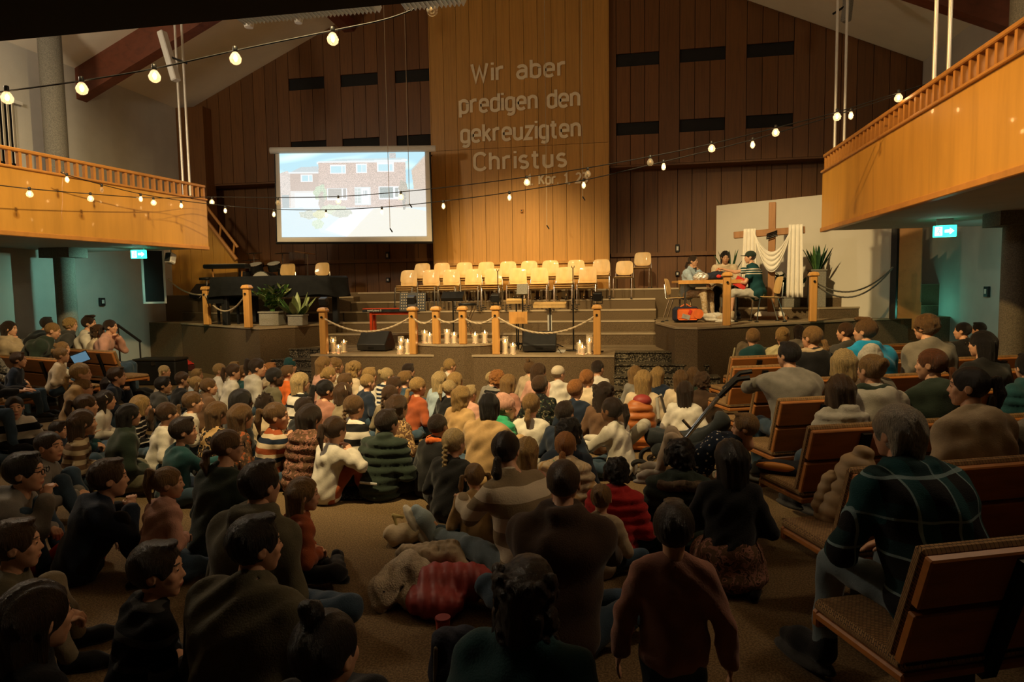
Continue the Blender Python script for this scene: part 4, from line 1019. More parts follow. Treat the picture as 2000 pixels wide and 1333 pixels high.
def skeleton(kind, pose, arms, lean, hyaw, hpitch, twist):
    D = DIM[kind]; J = {}
    zp = {'kneel': D['zp'] + D['Ls'] * .42, 'pew': .44 + D['zp'], 'stand': D['Lt'] + D['Ls'] + .06, 'lowkneel': D['zp'] + D['Ls'] * .3}.get(pose, D['zp'])
    if pose == 'pew' and kind == 'child': zp = .44 + D['zp']
    pel = np.array((0, 0, zp)); J['pel'] = pel
    def sp(s): # point on the spine at height s above the pelvis
        a = lean * (.35 + .5 * s / D['sh']); return pel + s * np.array((0, math.sin(a), math.cos(a)))
    J['waist'], J['chest'], J['shm'], J['nb'] = sp(D['sh'] * .36), sp(D['sh'] * .74), sp(D['sh']), sp(D['nb'])
    Rh = _rz(-hyaw) @ _rx(-hpitch); J['Rh'] = Rh
    an = lean * .75 ; J['hc'] = J['nb'] + (D['hc'] - D['nb']) * np.array((0, math.sin(an) + .10, math.cos(an))); J['crown'] = J['hc'] + Rh @ np.array((0, -.06, .5)) * D['hh']
    ct, stw = math.cos(twist), math.sin(twist)
    for s, n in ((-1, 'l'), (1, 'r')):
        J['sh' + n] = J['shm'] + np.array((s * D['sw'] * .86 * ct, -s * D['sw'] * .86 * stw, -.012 - .04 * D['sw'])); hip = pel + np.array((s * D['hw'], 0, -.01)); J['hip' + n] = hip
        Lt, Ls = D['Lt'], D['Ls']
        if pose == 'cross': kn = hip + Lt * np.array((s * .74, .62, .14)); ank = np.array((-s * .07, Lt * .86, .055)) + np.array((0, s * .05, 0)); fd = np.array((-s, .45, -.05))
        elif pose == 'hug': kn = hip + Lt * np.array((s * .16, .62, .80)); ank = kn + np.array((s * .0, Ls * .30, -(kn[2] - .05))); fd = np.array((s * .2, 1, 0))
        elif pose in ('kneel', 'lowkneel'): kn = np.array((hip[0] + s * .05, Lt * .93, .07)); ank = np.array((hip[0] + s * .05, kn[1] - Ls * .97, .06)); fd = np.array((0, -1, -.1))
        elif pose == 'side': kn = hip + Lt * np.array((.55 + .1 * s, .72, .02 if s > 0 else .1)); ank = kn + Ls * np.array((.35 * s - .35, -.75 + .3 * s, -.0)); ank[2] = .06; fd = np.array((.2, -1, 0))
        elif pose == 'ext': kn = hip + Lt * np.array((s * .12, .97, .14 + .12 * s)); ank = kn + Ls * np.array((s * .04, .94, -.2)); ank[2] = .07; fd = np.array((s * .25, .3, 1))
        elif pose == 'pew': kn = hip + Lt * np.array((s * .16, .985, .03)); ank = kn + np.array((s * .01, .04, -min(Ls, kn[2] - .09))); fd = np.array((s * .15, 1, 0))
        else: kn = hip + np.array((s * .01, .01, -Lt)); ank = kn + np.array((0, -.02, -Ls + .02)); ank[2] = .085; fd = np.array((s * .15, 1, 0))
        J['kn' + n], J['an' + n], J['fd' + n] = kn, ank, _u(fd)
    am = arms if isinstance(arms, tuple) else (arms, arms)
    fwd = Rh @ np.array((0, 1, 0))
    for (s, n), mode in zip(((-1, 'l'), (1, 'r')), am):
        S = J['sh' + n]; hint = (s * .8, -.5, -.6); R_ = D['ua'] + D['fa']
        if mode == 'lap': W = pel + np.array((s * .06, D['Lt'] * .50, .10)); cu = .6
        elif mode == 'knee': W = J['kn' + n] + np.array((0, -.02, .075)); cu = .5
        elif mode == 'chin': W = J['hc'] + fwd * D['hh'] * .42 + np.array((s * .03, 0, -D['hh'] * .80)); hint = (s * .5, .35, -1); cu = .9
        elif mode == 'face': W = J['hc'] + fwd * D['hh'] * .5 + np.array((s * .05, 0, -D['hh'] * .6)); hint = (s * .6, .2, -1); cu = .6
        elif mode == 'side': W = S + np.array((s * .10, .03, -R_ * .96)); W[2] = max(W[2], .05); cu = .3
        elif mode == 'hug': W = (J['knl'] + J['knr']) / 2 * np.array((1, 1, .62)) + np.array((s * .05, .06, 0)); cu = .6
        elif mode == 'fwd': W = S + R_ * np.array((-s * .12, .84, -.30)); hint = (s * .5, 0, -1); cu = .4
        elif mode == 'reach': W = S + R_ * np.array((-s * .10, .97, .02)); hint = (s * .3, 0, -1); cu = .8
        elif mode == 'rest': W = S + np.array((-s * .16, D['Lt'] * .62, -.07)); hint = (s * 1.0, .5, -.25); cu = .5       # folded on the bench in front
        elif mode == 'table': W = pel + np.array((s * .05, D['Lt'] * .95, D['sh'] * .42)); cu = .6
        elif mode == 'wave': W = S + R_ * np.array((s * .45, .55, .1)); hint = (s, 0, -1); cu = .25
        else: W = pel + np.array((s * .16, D['Lt'] * .35, .06)); cu = .5
        E_, W = ik(S, W, D['ua'], D['fa'], hint); J['el' + n], J['wr' + n], J['cu' + n] = E_, W, (.9 if cu > .55 else .25)
    return J, D
_PC = {}
def figure_meshes(kind, pose, arms, lean, hyaw, hpitch, twist, top, fine, legs):
    key = (kind, pose, arms, lean, hyaw, hpitch, twist, top, fine, legs)
    if key in _PC: return _PC[key]
    J, D = skeleton(kind, pose, arms, lean, hyaw, hpitch, twist); k = D['sw'] / .19; ksp = min(1, k * 1.08)
    cell = (.022 if kind != 'child' else .0175) * fine
    def torso(g, hem):
        P = []
        for pt, x, r in ((J['pel'], .07, .108), (J['waist'], .065, .092), (J['chest'], .085, .100)):
            P.append((pt, x * k, r * k + g))
        out = []
        for (p, x, r), (p2, x2, r2) in zip(P[:-1], P[1:]):
            for s in (-1, 1): out.append(rc(p + np.array((s * x, 0, 0)), p2 + np.array((s * x2, 0, 0)), r, r2, .05 * k))
            out.append(rc(p, p2, r, r2, .05 * k))
        up = J['shm'] - np.array((0, 0, .055 * k))
        for n in 'lr':
            out.append(rc(J['chest'], J['sh' + n] + np.array((0, -.01, -.03)) * k, .09 * k + g, .058 * k + g, .06 * k))
            out.append(rc(J['nb'] + np.array((0, -.012, -.02)) * k, J['sh' + n] * .92 + J['shm'] * .08 + np.array((0, 0, .005)), .058 * k + g * .8, .046 * k + g * .8, .05 * k))
        out.append(rc(up, J['chest'], .088 * k + g, .10 * k + g, .05 * k))
        return out
    def arm(n, g, upto=1.0, cuff=0):
        W = J['el' + n] + (J['wr' + n] - J['el' + n]) * upto
        return [rc(J['sh' + n], J['el' + n], .050 * ksp + g, .042 * ksp + g, .03), rc(J['el' + n], W, .042 * ksp + g, (.030 + cuff) * ksp + g, .02)]
    def leg(n, g, upto=1.0):
        A = J['kn' + n] + (J['an' + n] - J['kn' + n]) * upto
        return [rc(J['hip' + n], J['kn' + n], .078 * ksp + g, .055 * ksp + g, .04), rc(J['kn' + n], A, .055 * ksp + g, .040 * ksp + g, .02)]
    # the body itself: one skin from neck to feet, the head and the hands grown on at finer pitch
    P = torso(-.012, 0) + [rc(J['nb'] - np.array((0, .01, .03)), J['hc'] + J['Rh'] @ np.array((0, -.07, -.25)) * D['hh'], .050 * ksp + .004, .045 * ksp + .004, .03)]
    for n in 'lr':
        P += arm(n, -.008) + leg(n, -.010) + [rc(J['an' + n], J['an' + n] + J['fd' + n] * .10 * ksp + np.array((0, 0, -.02)), .034 * ksp, .026 * ksp, .03)]
    V, Q = skin(P, cell * 1.15); mi = [np.zeros(len(Q), int)]; VV = [V]; QQ = [Q]; off = len(V)
    hv, hq, hm = (HEADVF, HEADQF, HMIF) if fine < .95 else (HEADV, HEADQ, HMI)
    VV.append((J['Rh'] @ (hv * D['hh']).T).T + J['hc']); QQ.append(hq + off); mi.append(hm); off += len(hv)
    HM = {}
    for s, n in ((-1, 'l'), (1, 'r')):
        y = _u(J['wr' + n] - J['el' + n]); y = _u(y + np.array((0, 0, -.12))); up = np.array((0, 0, 1.0)) if abs(y[2]) < .9 else np.array((s * 1.0, 0, 0))
        x = _u(np.cross(y, up)); z = np.cross(x, y); hv2, hq2 = HANDS[J['cu' + n]]; hv2 = hv2 * np.array((-s, 1, 1)) * D['hd'] * 1.02
        VV.append(hv2 @ np.stack([x, y, z]) + J['wr' + n]); q2 = hq2 if s < 0 else hq2[:, ::-1]; QQ.append(q2 + off); mi.append(np.zeros(len(hq2), int)); off += len(hv2)
    out = {'J': J, 'D': D, 'body': np_mesh('body', np.concatenate(VV), np.concatenate(QQ), 4, np.concatenate(mi))}
    # garments
    g = {'tshirt': .006, 'sweater': .014, 'hoodie': .018, 'shirt': .010, 'jacket': .022, 'puffer': .034, 'dress': .008}[top]
    if kind == 'child' and top != 'puffer': g *= .9
    P = torso(g, 0); up_ = {'tshirt': .0}.get(top, 1.0)
    for n in 'lr':
        if top == 'tshirt': P.append(rc(J['sh' + n], J['sh' + n] * .45 + J['el' + n] * .55, .054 * ksp + g, .056 * ksp + g, .03))
        else: P += arm(n, g, .93, .004)
    P.append(rc(J['pel'] + np.array((0, -.01, .02)), J['pel'] + np.array((0, .0, .04)), .13 * k + g, None, .05))
    b_ = J['nb'] + np.array((0, -.01, -.0))
    if top == 'hoodie':
        for t in np.linspace(-1.9, 1.9, 9): c = b_ + np.array((math.sin(t) * .085, -math.cos(t) * .075 - .015, -.005 - .02 * abs(t))) * k * 1.15; P.append(el(c, (.042 * k, .045 * k, .045 * k), .035))
        P.append(el(b_ + np.array((0, -.10, -.06)) * k, (.105 * k, .055 * k, .10 * k), .04))
    elif top in ('jacket', 'shirt', 'puffer'):
        for t in np.linspace(-2.5, 2.5, 11): c = b_ + np.array((math.sin(t) * .066, -math.cos(t) * .066, .012)) * k * 1.1; P.append(el(c, (.03 * k, .03 * k, .04 * k), .02))
        if top == 'puffer': P.append(el(b_ + np.array((0, -.11, -.05)) * k, (.12 * k, .06 * k, .10 * k), .04))
    else:
        for t in np.linspace(-2.8, 2.8, 11): c = b_ + np.array((math.sin(t) * .060, -math.cos(t) * .060 + .008, -.012)) * k * 1.12; P.append(el(c, (.022 * k,) * 3, .02))
    P.append(rc(J['nb'] + np.array((0, .0, .02)), J['hc'] + np.array((0, 0, -.1)), .036 * k, .03 * k, .012, 's'))
    if top == 'puffer':
        f1 = folds(.004, 22, 3); fq = PI / (.075 if kind == 'adult' else .062); fn = lambda X, Y, Z: .010 - .020 * np.abs(np.sin(Z * fq)) + f1(X, Y, Z)
    else: fn = folds(.0085 if kind != 'child' else .0062, 17 if kind != 'child' else 24, abs(hash((pose, str(arms), top))) % 97 if False else (len(pose) * 13 + len(str(arms)) * 7 + len(top)))
    V, Q = skin(P, cell, fn); out['top'] = np_mesh('top', V, Q, 1)
    if legs == 'skirt':
        P = [rc(J['pel'], J['pel'] + np.array((0, .0, .06)), .13 * k, .10 * k, .05)]
        for n in 'lr': P += [rc(J['hip' + n], J['kn' + n], .10 * k + .02, .10 * k + .02, .08)]
        P += [rc((J['knl'] + J['knr']) / 2, J['pel'] + np.array((0, 0, -.02)), .11 * k, .14 * k, .1), el(J['pel'] * np.array((1, 1, 0)) + np.array((0, .05, .07)), (.25 * k + .03, .27 * k + .03, .08), .06)]
    else:
        P = [rc(J['pel'] + np.array((-.06 * k, 0, 0)), J['pel'] + np.array((.06 * k, 0, 0)), .112 * k + .004, None, .05)]
        for n in 'lr': P += leg(n, .010 if legs != 'shorts' else .016, .96 if legs != 'shorts' else .12)
    V, Q = skin(P, cell, folds(.006, 26, 5)); out['legs'] = np_mesh('trousers', V, Q, 1)
    _PC[key] = out; return out
# ------------------------------------------------------------------ stage right: partition, cross, table
wp = empty('wall_partition'); struct(wp, 'white partition wall behind the wooden cross')
pl = Vector(aty(1398, 560, 15.55)); dv = Vector((.84, -.54, 0)).normalized()
nv = Vector((.54, .84, 0)).normalized()
M = Matrix.Translation((pl.x, pl.y, 0)) @ RZ(math.atan2(dv.y, dv.x))
MB().box(0, 3.5, 0, .08, 1.05, aty(1398, 402, 15.55)[2], M).build('panel', m_white, wp)
MB().box(3.5, 3.6, -.03, .09, 1.05, 3.3, M).build('dark_frame', m_blackw, wp)
pil = tag(empty('wall_pilaster', tuple(M @ Vector((3.78, 0, 1.06)))), 'wooden pilaster with stair string at the right end of the partition', 'pilaster')
MB().box(-.14, .22, -.05, .06, 0, 1.75, RZ(-.5)).build('board', m_rail, pil); MB().box(.10, .24, -.07, -.04, -.2, .3, RZ(-.5)).build('foot_board', m_rail, pil)

m_cross = wood('cross_wood', (0.34, 0.155, 0.05), 0.75, 0.55, (10, 10, 1.5))
cb = Vector(aty(1506, 592, 13.62)); zc = 1.27
cr = tag(empty('wooden_cross', (cb.x, cb.y, 1.06), math.radians(-14)), 'tall brown wooden cross draped with white cloth', 'cross')
MB().box(-.065, .065, -.05, .05, 0, 2.24, ch=.01).build('upright', m_cross, cr)
MB().box(-.64, .64, -.1, -.0, 1.60, 1.73, RY(math.radians(-2)), ch=.01).build('crossbeam', m_cross, cr)
b = MB()
for k in range(4): b.tube([(-.09, -.115, 1.54 + .03 * k), (.09, -.115, 1.60 + .03 * k), (.09, .06, 1.6), (-.09, .06, 1.6), (-.09, -.115, 1.54 + .03 * k)], .01, 5)
b.build('lashing', m_blackm, cr)
MB().box(-.3, .3, -.25, .25, -.0, .06).build('foot', m_cross, cr)
# drape: two falls over the beam with a swag between, modelled as a folded sheet
m_drape = plain('drape', (0.80, 0.75, 0.66), 0.85, var=0.03)
m_drape.node_tree.nodes['Principled BSDF'].inputs['Transmission Weight'].default_value = 0.0
dr = tag(empty('white_drape', (cb.x, cb.y, 1.06), math.radians(-14)), 'sheer white cloth hung in a swag over the cross beam', 'cloth')
def sheet(fn, nu, nv_, name, parent, mat, th=.006):
    vs_ = [fn(i / nu, j / nv_) for j in range(nv_ + 1) for i in range(nu + 1)]
    fs = [(j * (nu + 1) + i, j * (nu + 1) + i + 1, (j + 1) * (nu + 1) + i + 1, (j + 1) * (nu + 1) + i) for j in range(nv_) for i in range(nu)]
    o = MB().add(vs_, fs).build(name, mat, parent, 'all'); md = o.modifiers.new('thick', 'SOLIDIFY'); md.thickness = th; return o
def fall(x0, w_, zt, zb, y, sd):
    def fn(u, v):
        z = zt - (zt - zb) * v; sp = 1 + .25 * v
        return (x0 + (u - .5) * w_ * sp, y + .025 * math.sin(u * 22 + sd) * (0.4 + v) - .02 * v, z)
    return fn
sheet(fall(-.40, .22, 1.75, .78, -.13, 0), 26, 14, 'left_fall', dr, m_drape)
sheet(fall(.42, .24, 1.79, .42, -.13, 2), 26, 14, 'right_fall', dr, m_drape)
sheet(fall(-.40, .2, 1.75, 1.0, .03, 1), 20, 10, 'left_back_fall', dr, m_drape)
def swag(u, v):
    x = -.32 + .66 * u; sagv = (.42 + .34 * v) * 4 * u * (1 - u)
    return (x, -.135 - .05 * math.sin(PI * u) + .018 * math.sin(v * 26 + u * 3), 1.71 - .05 * v - sagv)
sheet(swag, 24, 26, 'swag', dr, m_drape)
MB().box(-.3, .25, -.1, .35, 0, .14, ch=.05).build('pile', m_drape, dr, True)

m_tabl = wood('table_top', (0.56, 0.29, 0.08), 0.85, 0.35, (2, 14, 14), coat=.2)
t0 = Vector(aty(1320, 555, 12.35)); t1 = Vector(aty(1446, 550, 12.75))
tb = tag(empty('folding_table', ((t0.x + t1.x) / 2, 12.75, 1.06), math.radians(6)), 'light wooden table with chrome legs on the right wing', 'table')
TL = (t1.x - t0.x) / 2
MB().box(-TL, TL, -.36, .36, .715, .76, ch=.008).build('tabletop', m_tabl, tb); MB().box(-TL, TL, -.365, -.36, .70, .765).build('front_edge', m_post, tb)
for sx in (-1, 1):
    for sy in (-1, 1): MB().cyl((sx * (TL - .14), sy * .26, 0), (sx * (TL - .14), sy * .26, .715), .018, n=10).build('leg', m_chrome, tb, True)
    MB().box(sx * (TL - .14) - .03, sx * (TL - .14) + .03, -.33, .33, 0, .03).build('foot', m_blackm, tb)
chL = Vector(aty(1330, 628, 12.72)); chair((chL.x - .05, 12.80, 1.06), -PI / 2 - .25, 'plywood chair at the left end of the stage table', 'chairs at the stage table')
chR = Vector(aty(1502, 628, 12.45)); chair((chR.x, 12.62, 1.06), PI / 2 + .12, 'plywood chair on sled legs under the person in the cap', 'chairs at the stage table')
CHL, CHR = chL, chR
# things on the table
TZ = 1.06 + .762
def onT(px, y): p = aty(px, 550, y); return Vector((p[0], y, TZ))
m_navy = plain('navy_cloth', (.012, .015, .03), .8, var=.3, bump=.3)
m_orange = plain('orange_bag', (.75, .16, .03), .6, var=.1); m_red = plain('red_cloth', (.55, .03, .02), .7, var=.15, bump=.2)
m_silver = plain('silver_foil', (.55, .53, .5), .35, metal=.5, var=.2, bump=.6, bscale=20)
# ------------------------------------------------------------------ pews
m_pew = wood('pew_wood', (0.42, 0.155, 0.035), 0.75, 0.42, (2, 12, 12), coat=.15)
def _weave():
    m_, nt, b = _new('pew_weave'); b.inputs['Roughness'].default_value = .9
    co_ = _coord(nt, (1, 1, 1)); ck = _n(nt, 'ShaderNodeTexBrick', Scale=30.0); ck.inputs['Color1'].default_value = (.34, .20, .075, 1); ck.inputs['Color2'].default_value = (.24, .13, .05, 1); ck.inputs['Mortar'].default_value = (.03, .02, .012, 1); ck.inputs['Mortar Size'].default_value = .03
    mp = nt.nodes.new('ShaderNodeMapping'); nt.links.new(co_, mp.inputs[0]); mp.inputs['Rotation'].default_value = (.6, .0, 0)
    nt.links.new(mp.outputs[0], ck.inputs['Vector']); nt.links.new(ck.outputs[0], b.inputs['Base Color'])
    bp = _n(nt, 'ShaderNodeBump', Strength=.5, Distance=.006); nt.links.new(ck.outputs['Fac'], bp.inputs['Height']); nt.links.new(bp.outputs[0], b.inputs['Normal']); bp.invert = True
    MATS['pew_weave'] = m_; return m_
m_weave = _weave()
def pew(x, y, rz, L, label, flip=False):
    """x, y: the aisle end of the backrest top; rz: turn of the bench; flip: aisle on the right"""
    o = tag(empty('pew', (x, y, 0), rz), label, 'pew', 'wooden pews with woven cushions')
    a, c = (0, L) if not flip else (-L, 0)
    back = T(0, 0, .84) @ RX(math.radians(16))
    MB().box(a, c, -.005, .03, -.19, -.0, back, .006).build('upper_plank', m_pew, o)
    MB().box(a, c, -.005, .03, -.42, -.215, back, .006).build('lower_plank', m_pew, o)
    MB().box(a - .004, c + .004, .03, .075, -.42, .012, back, .012).build('back_cushion', m_weave, o)
    MB().box(a, c, .10, .56, .375, .41, ch=.008).build('seat_board', m_pew, o)
    MB().box(a, c, .54, .575, .345, .415, ch=.008).build('front_rail', m_pew, o)
    MB().box(a - .004, c + .004, .10, .57, .41, .46, ch=.018).build('seat_cushion', m_weave, o)
    nl = max(2, int(L / 1.4) + 1)
    for k in range(nl):
        xx = a + .35 + (L - .7) * k / (nl - 1)
        MB().box(xx - .03, xx + .03, -.03, -.006, -.50, -.02, back).build('bracket', m_blackm, o)
        MB().box(xx - .025, xx + .025, .18, .44, 0, .375, ch=.006).build('leg', m_blackw, o)
        MB().box(xx - .03, xx + .03, .10, .52, 0, .03, ch=.006).build('foot', m_blackw, o)
RR = math.radians(21); RL = math.radians(-19)
RROW = [(.92, 2.2), (1.0, 3.15), (1.06, 4.1), (1.1, 5.11), (1.12, 6.12), (1.07, 7.18), (1.2, 8.2), (1.5, 9.2)]
RLAB = ['nearest pew on the right with the plaid shirt wearer on it', 'second pew on the right, tan coat lying on its seat end', 'third pew on the right behind the grey hoodie wearer', 'fourth pew on the right where someone leans on folded arms', 'fifth pew on the right behind the dark jackets', 'sixth pew on the right with a pale coat over its end', 'seventh pew on the right under the gallery edge', 'frontmost pew on the right before the stage wing']
for i, (x, y) in enumerate(RROW):
    pew(x, y, RR, min(5.2, (5.9 - x) / math.cos(RR)) if i < 6 else 3.6, RLAB[i])
LROW = [(-7.68, 8.77), (-7.57, 7.66), (-7.52, 6.6), (-7.47, 5.55)]
LLAB = ['frontmost pew on the left, pink sweater wearer at its end', 'second pew on the left with a grey cardigan over the back', 'third pew on the left behind the navy shirt wearer', 'nearest pew at the left edge']
for i, (x, y) in enumerate(LROW): pew(x, y, RL, min(3.3, (11.0 + x) / math.cos(RL)), LLAB[i], True)
# ------------------------------------------------------------------ people
FOCUS = (1.9, 12.3)
MIX = {'white': (.60, .56, .48), 'cream': (.56, .45, .31), 'beige': (.40, .31, .20), 'tan': (.42, .27, .12), 'grey': (.20, .185, .16), 'lgrey': (.42, .395, .345), 'dgrey': (.055, .053, .05), 'black': (.010, .010, .011), 'navy': (.014, .022, .040), 'teal': (.012, .055, .062), 'dgreen': (.022, .034, .024), 'olive': (.10, .088, .052), 'green': (.03, .30, .14), 'pink': (.50, .27, .20), 'dpink': (.30, .14, .10), 'orange': (.66, .14, .025), 'rust': (.30, .072, .024), 'brown': (.12, .065, .035), 'dbrown': (.05, .028, .016), 'red': (.42, .02, .018), 'blue': (.01, .27, .58), 'lblue': (.30, .38, .44), 'denim': (.035, .062, .095), 'ldenim': (.13, .17, .19), 'khaki': (.20, .16, .10)}
def mat_of(t):
    if isinstance(t, str): return cloth(MIX[t])
    k = t[0]; cs = [MIX[x] if isinstance(x, str) else x for x in t[1:4]]; cs += [None] * (3 - len(cs))
    return cloth(cs[0], k, cs[1], cs[2], t[4] if len(t) > 4 else 1.0)
NPEOPLE = 0
BAND = MB().tube([(.40 * math.cos(t), -.04 - .03 * math.sin(t), .10 + .43 * math.sin(t)) for t in np.linspace(-.1, PI + .1, 21)], .03, 6).mesh('headband', None, 'all')
CLIP = MB().box(-.012, .012, -.02, .02, -.09, .09, T(.385, .02, .26) @ RX(.6) @ RY(-.3), .006).mesh('hair_clip', None)
def person(px, py, label, kind='child', s=1.10, pose='cross', arms='lap', hair='short', hc='brown', top='sweater', col='navy', legs='denim', skin_='fair', turn=None, hyaw=None, lean=.22, hp=0.0, z0=0.0, row=None, D=None, fine=1.0, legk='long', shoe='black', hat=None, glasses=False, twist=0.0, name='person', group='people watching from the floor', tie=None, xy=None, fur=False, band=None, scarf=None, clip=False):
    global NPEOPLE
    NPEOPLE += 1
    q = lambda v: round(round(v / .2) * .2, 2)
    if row is not None and pose == 'cross': pose = 'pew'
    if kind == 'child' and row is None and D is None and z0 == 0: s *= float(np.interp(py, [700, 780, 860, 950, 1100], [.97, .94, .90, .85, .84]))
    J, Dm = skeleton(kind, pose, arms, lean, 0, hp, twist)
    crown = J['crown'] + np.array((0, 0, .012))
    if row is not None:
        side, i = row; (bx_, by_), rot = ((RROW[i], RR) if side == 'R' else (LROW[i], RL))
        fw_ = np.array((-math.sin(rot), math.cos(rot))); al = np.array((math.cos(rot), math.sin(rot)))
        o_ = np.array((bx_, by_)) + fw_ * .30
        d = ray(px, py)[:2]                                     # seat line meets the plane of sight
        A = np.array([[al[0], -d[0]], [al[1], -d[1]]]); t, u = np.linalg.solve(A, -(o_ + fw_ * (crown[1] * 1.0)))
        head = o_ + fw_ * crown[1] + al * t; zt = H + ray(px, py)[2] * u
        s = min(1.16, max(.84, (zt - .44) / (crown[2] - .44))) if xy is None else s
        z0 = .44 - .44 * s; turn = -math.degrees(rot) if turn is None else turn
        pos = np.array([*head, crown[2] * s + z0])
    elif D is not None:
        pos = atd(px, py, D); s = (pos[2] - z0) / crown[2]; s = min(1.35, max(.7, s))
    else: pos = atz(px, py, z0 + crown[2] * s)
    ang = math.degrees(math.atan2(FOCUS[0] - pos[0], FOCUS[1] - pos[1]))
    if turn is None: turn = ang * .72
    if hyaw is None: hyaw = max(-60, min(60, ang - turn))
    hy = q(math.radians(hyaw)); Fg = figure_meshes(kind, pose, arms, lean, hy, hp, twist, top, fine, legk); J, Dm = Fg['J'], Fg['D']; crown = J['crown']
    th = -math.radians(turn); c_, s_ = math.cos(th), math.sin(th)
    off = np.array((c_ * crown[0] - s_ * crown[1], s_ * crown[0] + c_ * crown[1])) * s
    root = tag(empty(name, (pos[0] - off[0], pos[1] - off[1], z0), th, s=s), label, 'person', group)
    hm = hair_mat(hc)
    b = link('body', Fg['body'], root); set_mats(b, skin_mat(skin_), m_eye, m_lip, hm)
    t_ = link({'tshirt': 'tshirt', 'sweater': 'sweater', 'hoodie': 'hoodie', 'shirt': 'shirt', 'jacket': 'jacket', 'puffer': 'padded_jacket', 'dress': 'dress'}[top], Fg['top'], root); set_mats(t_, mat_of(col))
    l_ = link({'long': 'trousers', 'shorts': 'shorts', 'skirt': 'skirt'}[legk], Fg['legs'], root); set_mats(l_, mat_of(legs))
    Mh = Matrix([[*(J['Rh'][i] * Dm['hh']), J['hc'][i]] for i in range(3)] + [[0, 0, 0, 1]])
    if hair:
        h_ = link('hair', hair_mesh(hair), root, Mh); set_mats(h_, hm)
        if tie and hair in ('pony', 'lowpony', 'highpony'):
            zz, yy = {'pony': (.22, -.54), 'lowpony': (-.14, -.53), 'highpony': (.42, -.48)}[hair]
            k_ = link('hair_tie', TIE, h_, T(0, yy, zz) @ RX(PI / 2) @ Matrix.Scale(1.35, 4)); set_mats(k_, mat_of(tie))
    if hat: kk = link('cap' if hat[0] == 'cap' else 'hat', hat_mesh(hat[0]), root, Mh); set_mats(kk, mat_of(hat[1]))
    if glasses: link('glasses', GLASSES, root, Mh)
    if band: k_ = link('headband', BAND, root, Mh); set_mats(k_, mat_of(band))
    if clip: set_mats(link('hair_clip', CLIP, root, Mh), mat_of('white'))
    if scarf:
        k_ = Dm['sw'] / .19; b_ = J['nb'] + np.array((0, .0, .015)); P_ = [el(b_ + np.array((math.sin(t) * .085, -math.cos(t) * .085, .012 * math.sin(t * 3))) * k_, (.04 * k_, .04 * k_, .034 * k_), .02) for t in np.linspace(0, 2 * PI, 16)]
        blob('scarf', P_, .014, mat_of(scarf), root, folds(.004, 60, 4))
    if fur:
        k_ = Dm['sw'] / .19; b_ = J['nb'] + np.array((0, -.03, -.02)); rg_ = np.random.default_rng(5); P_ = []
        for t in np.linspace(-2.2, 2.2, 26): P_.append(el(b_ + np.array((math.sin(t) * .17, -math.cos(t) * .12 - .03, -.02 * abs(t) + .02)) * k_ + rg_.uniform(-.008, .008, 3), (.038 * k_ * rg_.uniform(.8, 1.3),) * 3, .012))
        blob('fur_trim', P_, .012, cloth((.05, .035, .022), 'fur', (.14, .10, .06), (.09, .06, .04)), root, lambda X, Y, Z: .005 * np.sin(X * 140) * np.sin(Y * 130) * np.sin(Z * 150))
    for n in 'lr':
        fd = _u(J['fd' + n] * np.array((1, 1, .6))); up = np.array((0, 0, 1.0)); x = _u(np.cross(fd, up)); up = np.cross(x, fd); k_ = Dm['Ls'] / .42 * 1.08
        an = J['an' + n] - up * .075 * k_; Ms = Matrix([[x[i] * k_, fd[i] * k_, up[i] * k_, an[i]] for i in range(3)] + [[0, 0, 0, 1]])
        sh = link('shoe', SHOE, root, Ms); set_mats(sh, mat_of(shoe), mat_of('white' if shoe != 'black' else 'dgrey'))
    return root
def kid(*a, **k): return person(*a, **k)
def adult(px, py, label, **k): k.setdefault('kind', 'adult'); k.setdefault('s', 1.0); return person(px, py, label, **k)
def woman(px, py, label, **k): k.setdefault('kind', 'woman'); k.setdefault('s', 1.0); return person(px, py, label, **k)
BW_ = ('stripe', 'black', 'white'); PW = 'people sitting in the pews'
# left pews
woman(17, 627, 'person in beige jacket with hand at chin, leftmost in the left pews', row=('L', 1), hair='long', hc='dbrown', top='jacket', col='beige', arms=('lap', 'chin'), turn=50, group=PW)
adult(90, 619, 'person in black sweater leaning over, back turned, in the left pews', row=('L', 0), hair='short', hc='dbrown', col='black', lean=.5, turn=35, hyaw=-30, group=PW)
adult(106, 630, 'person in dark green jacket bowing forward in the left pews', row=('L', 1), hair='shaved', hc='dblond', top='jacket', col='dgreen', lean=.6, hp=.3, turn=55, hyaw=0, group=PW)
adult(136, 621, 'person in dark jacket looking toward the stage, left pews below the column', row=('L', 0), hair='mop', hc='blond', top='jacket', col='dgrey', turn=45, hyaw=20, group=PW)
adult(172, 617, 'person in white t-shirt in the left pews by the pale wall', row=('L', 0), hair='quiff', hc='dbrown', top='tshirt', col='white', turn=45, hyaw=20, group=PW)
woman(191, 634, 'person in cream blouse half hidden behind the pink sweater wearer', row=('L', 0), hair='curlylong', hc='brown', col='cream', turn=60, group=PW)
woman(214, 624, 'person in pink sweater and jeans, hand at chin, at the front pew end', row=('L', 0), hair='lowpony', hc='dbrown', col='pink', legs='denim', arms=('chin', 'lap'), turn=58, hyaw=10, lean=.3, fine=.85, group=PW)
kid(34, 687, 'person in navy shirt in profile beside the grey cardigan', row=('L', 2), hair='short', hc='brown', col='navy', turn=60, group=PW)
kid(121, 667, 'person in white top sitting behind another in a white blouse, left pews', row=('L', 1), hair='bun', hc='dblond', col='white', turn=55, group=PW)
kid(118, 678, 'person in cream blouse at the end of the second left pew', D=8.6, z0=0, pose='pew', s=1, hair='bun', hc='dblond', col='cream', turn=58, group=PW)
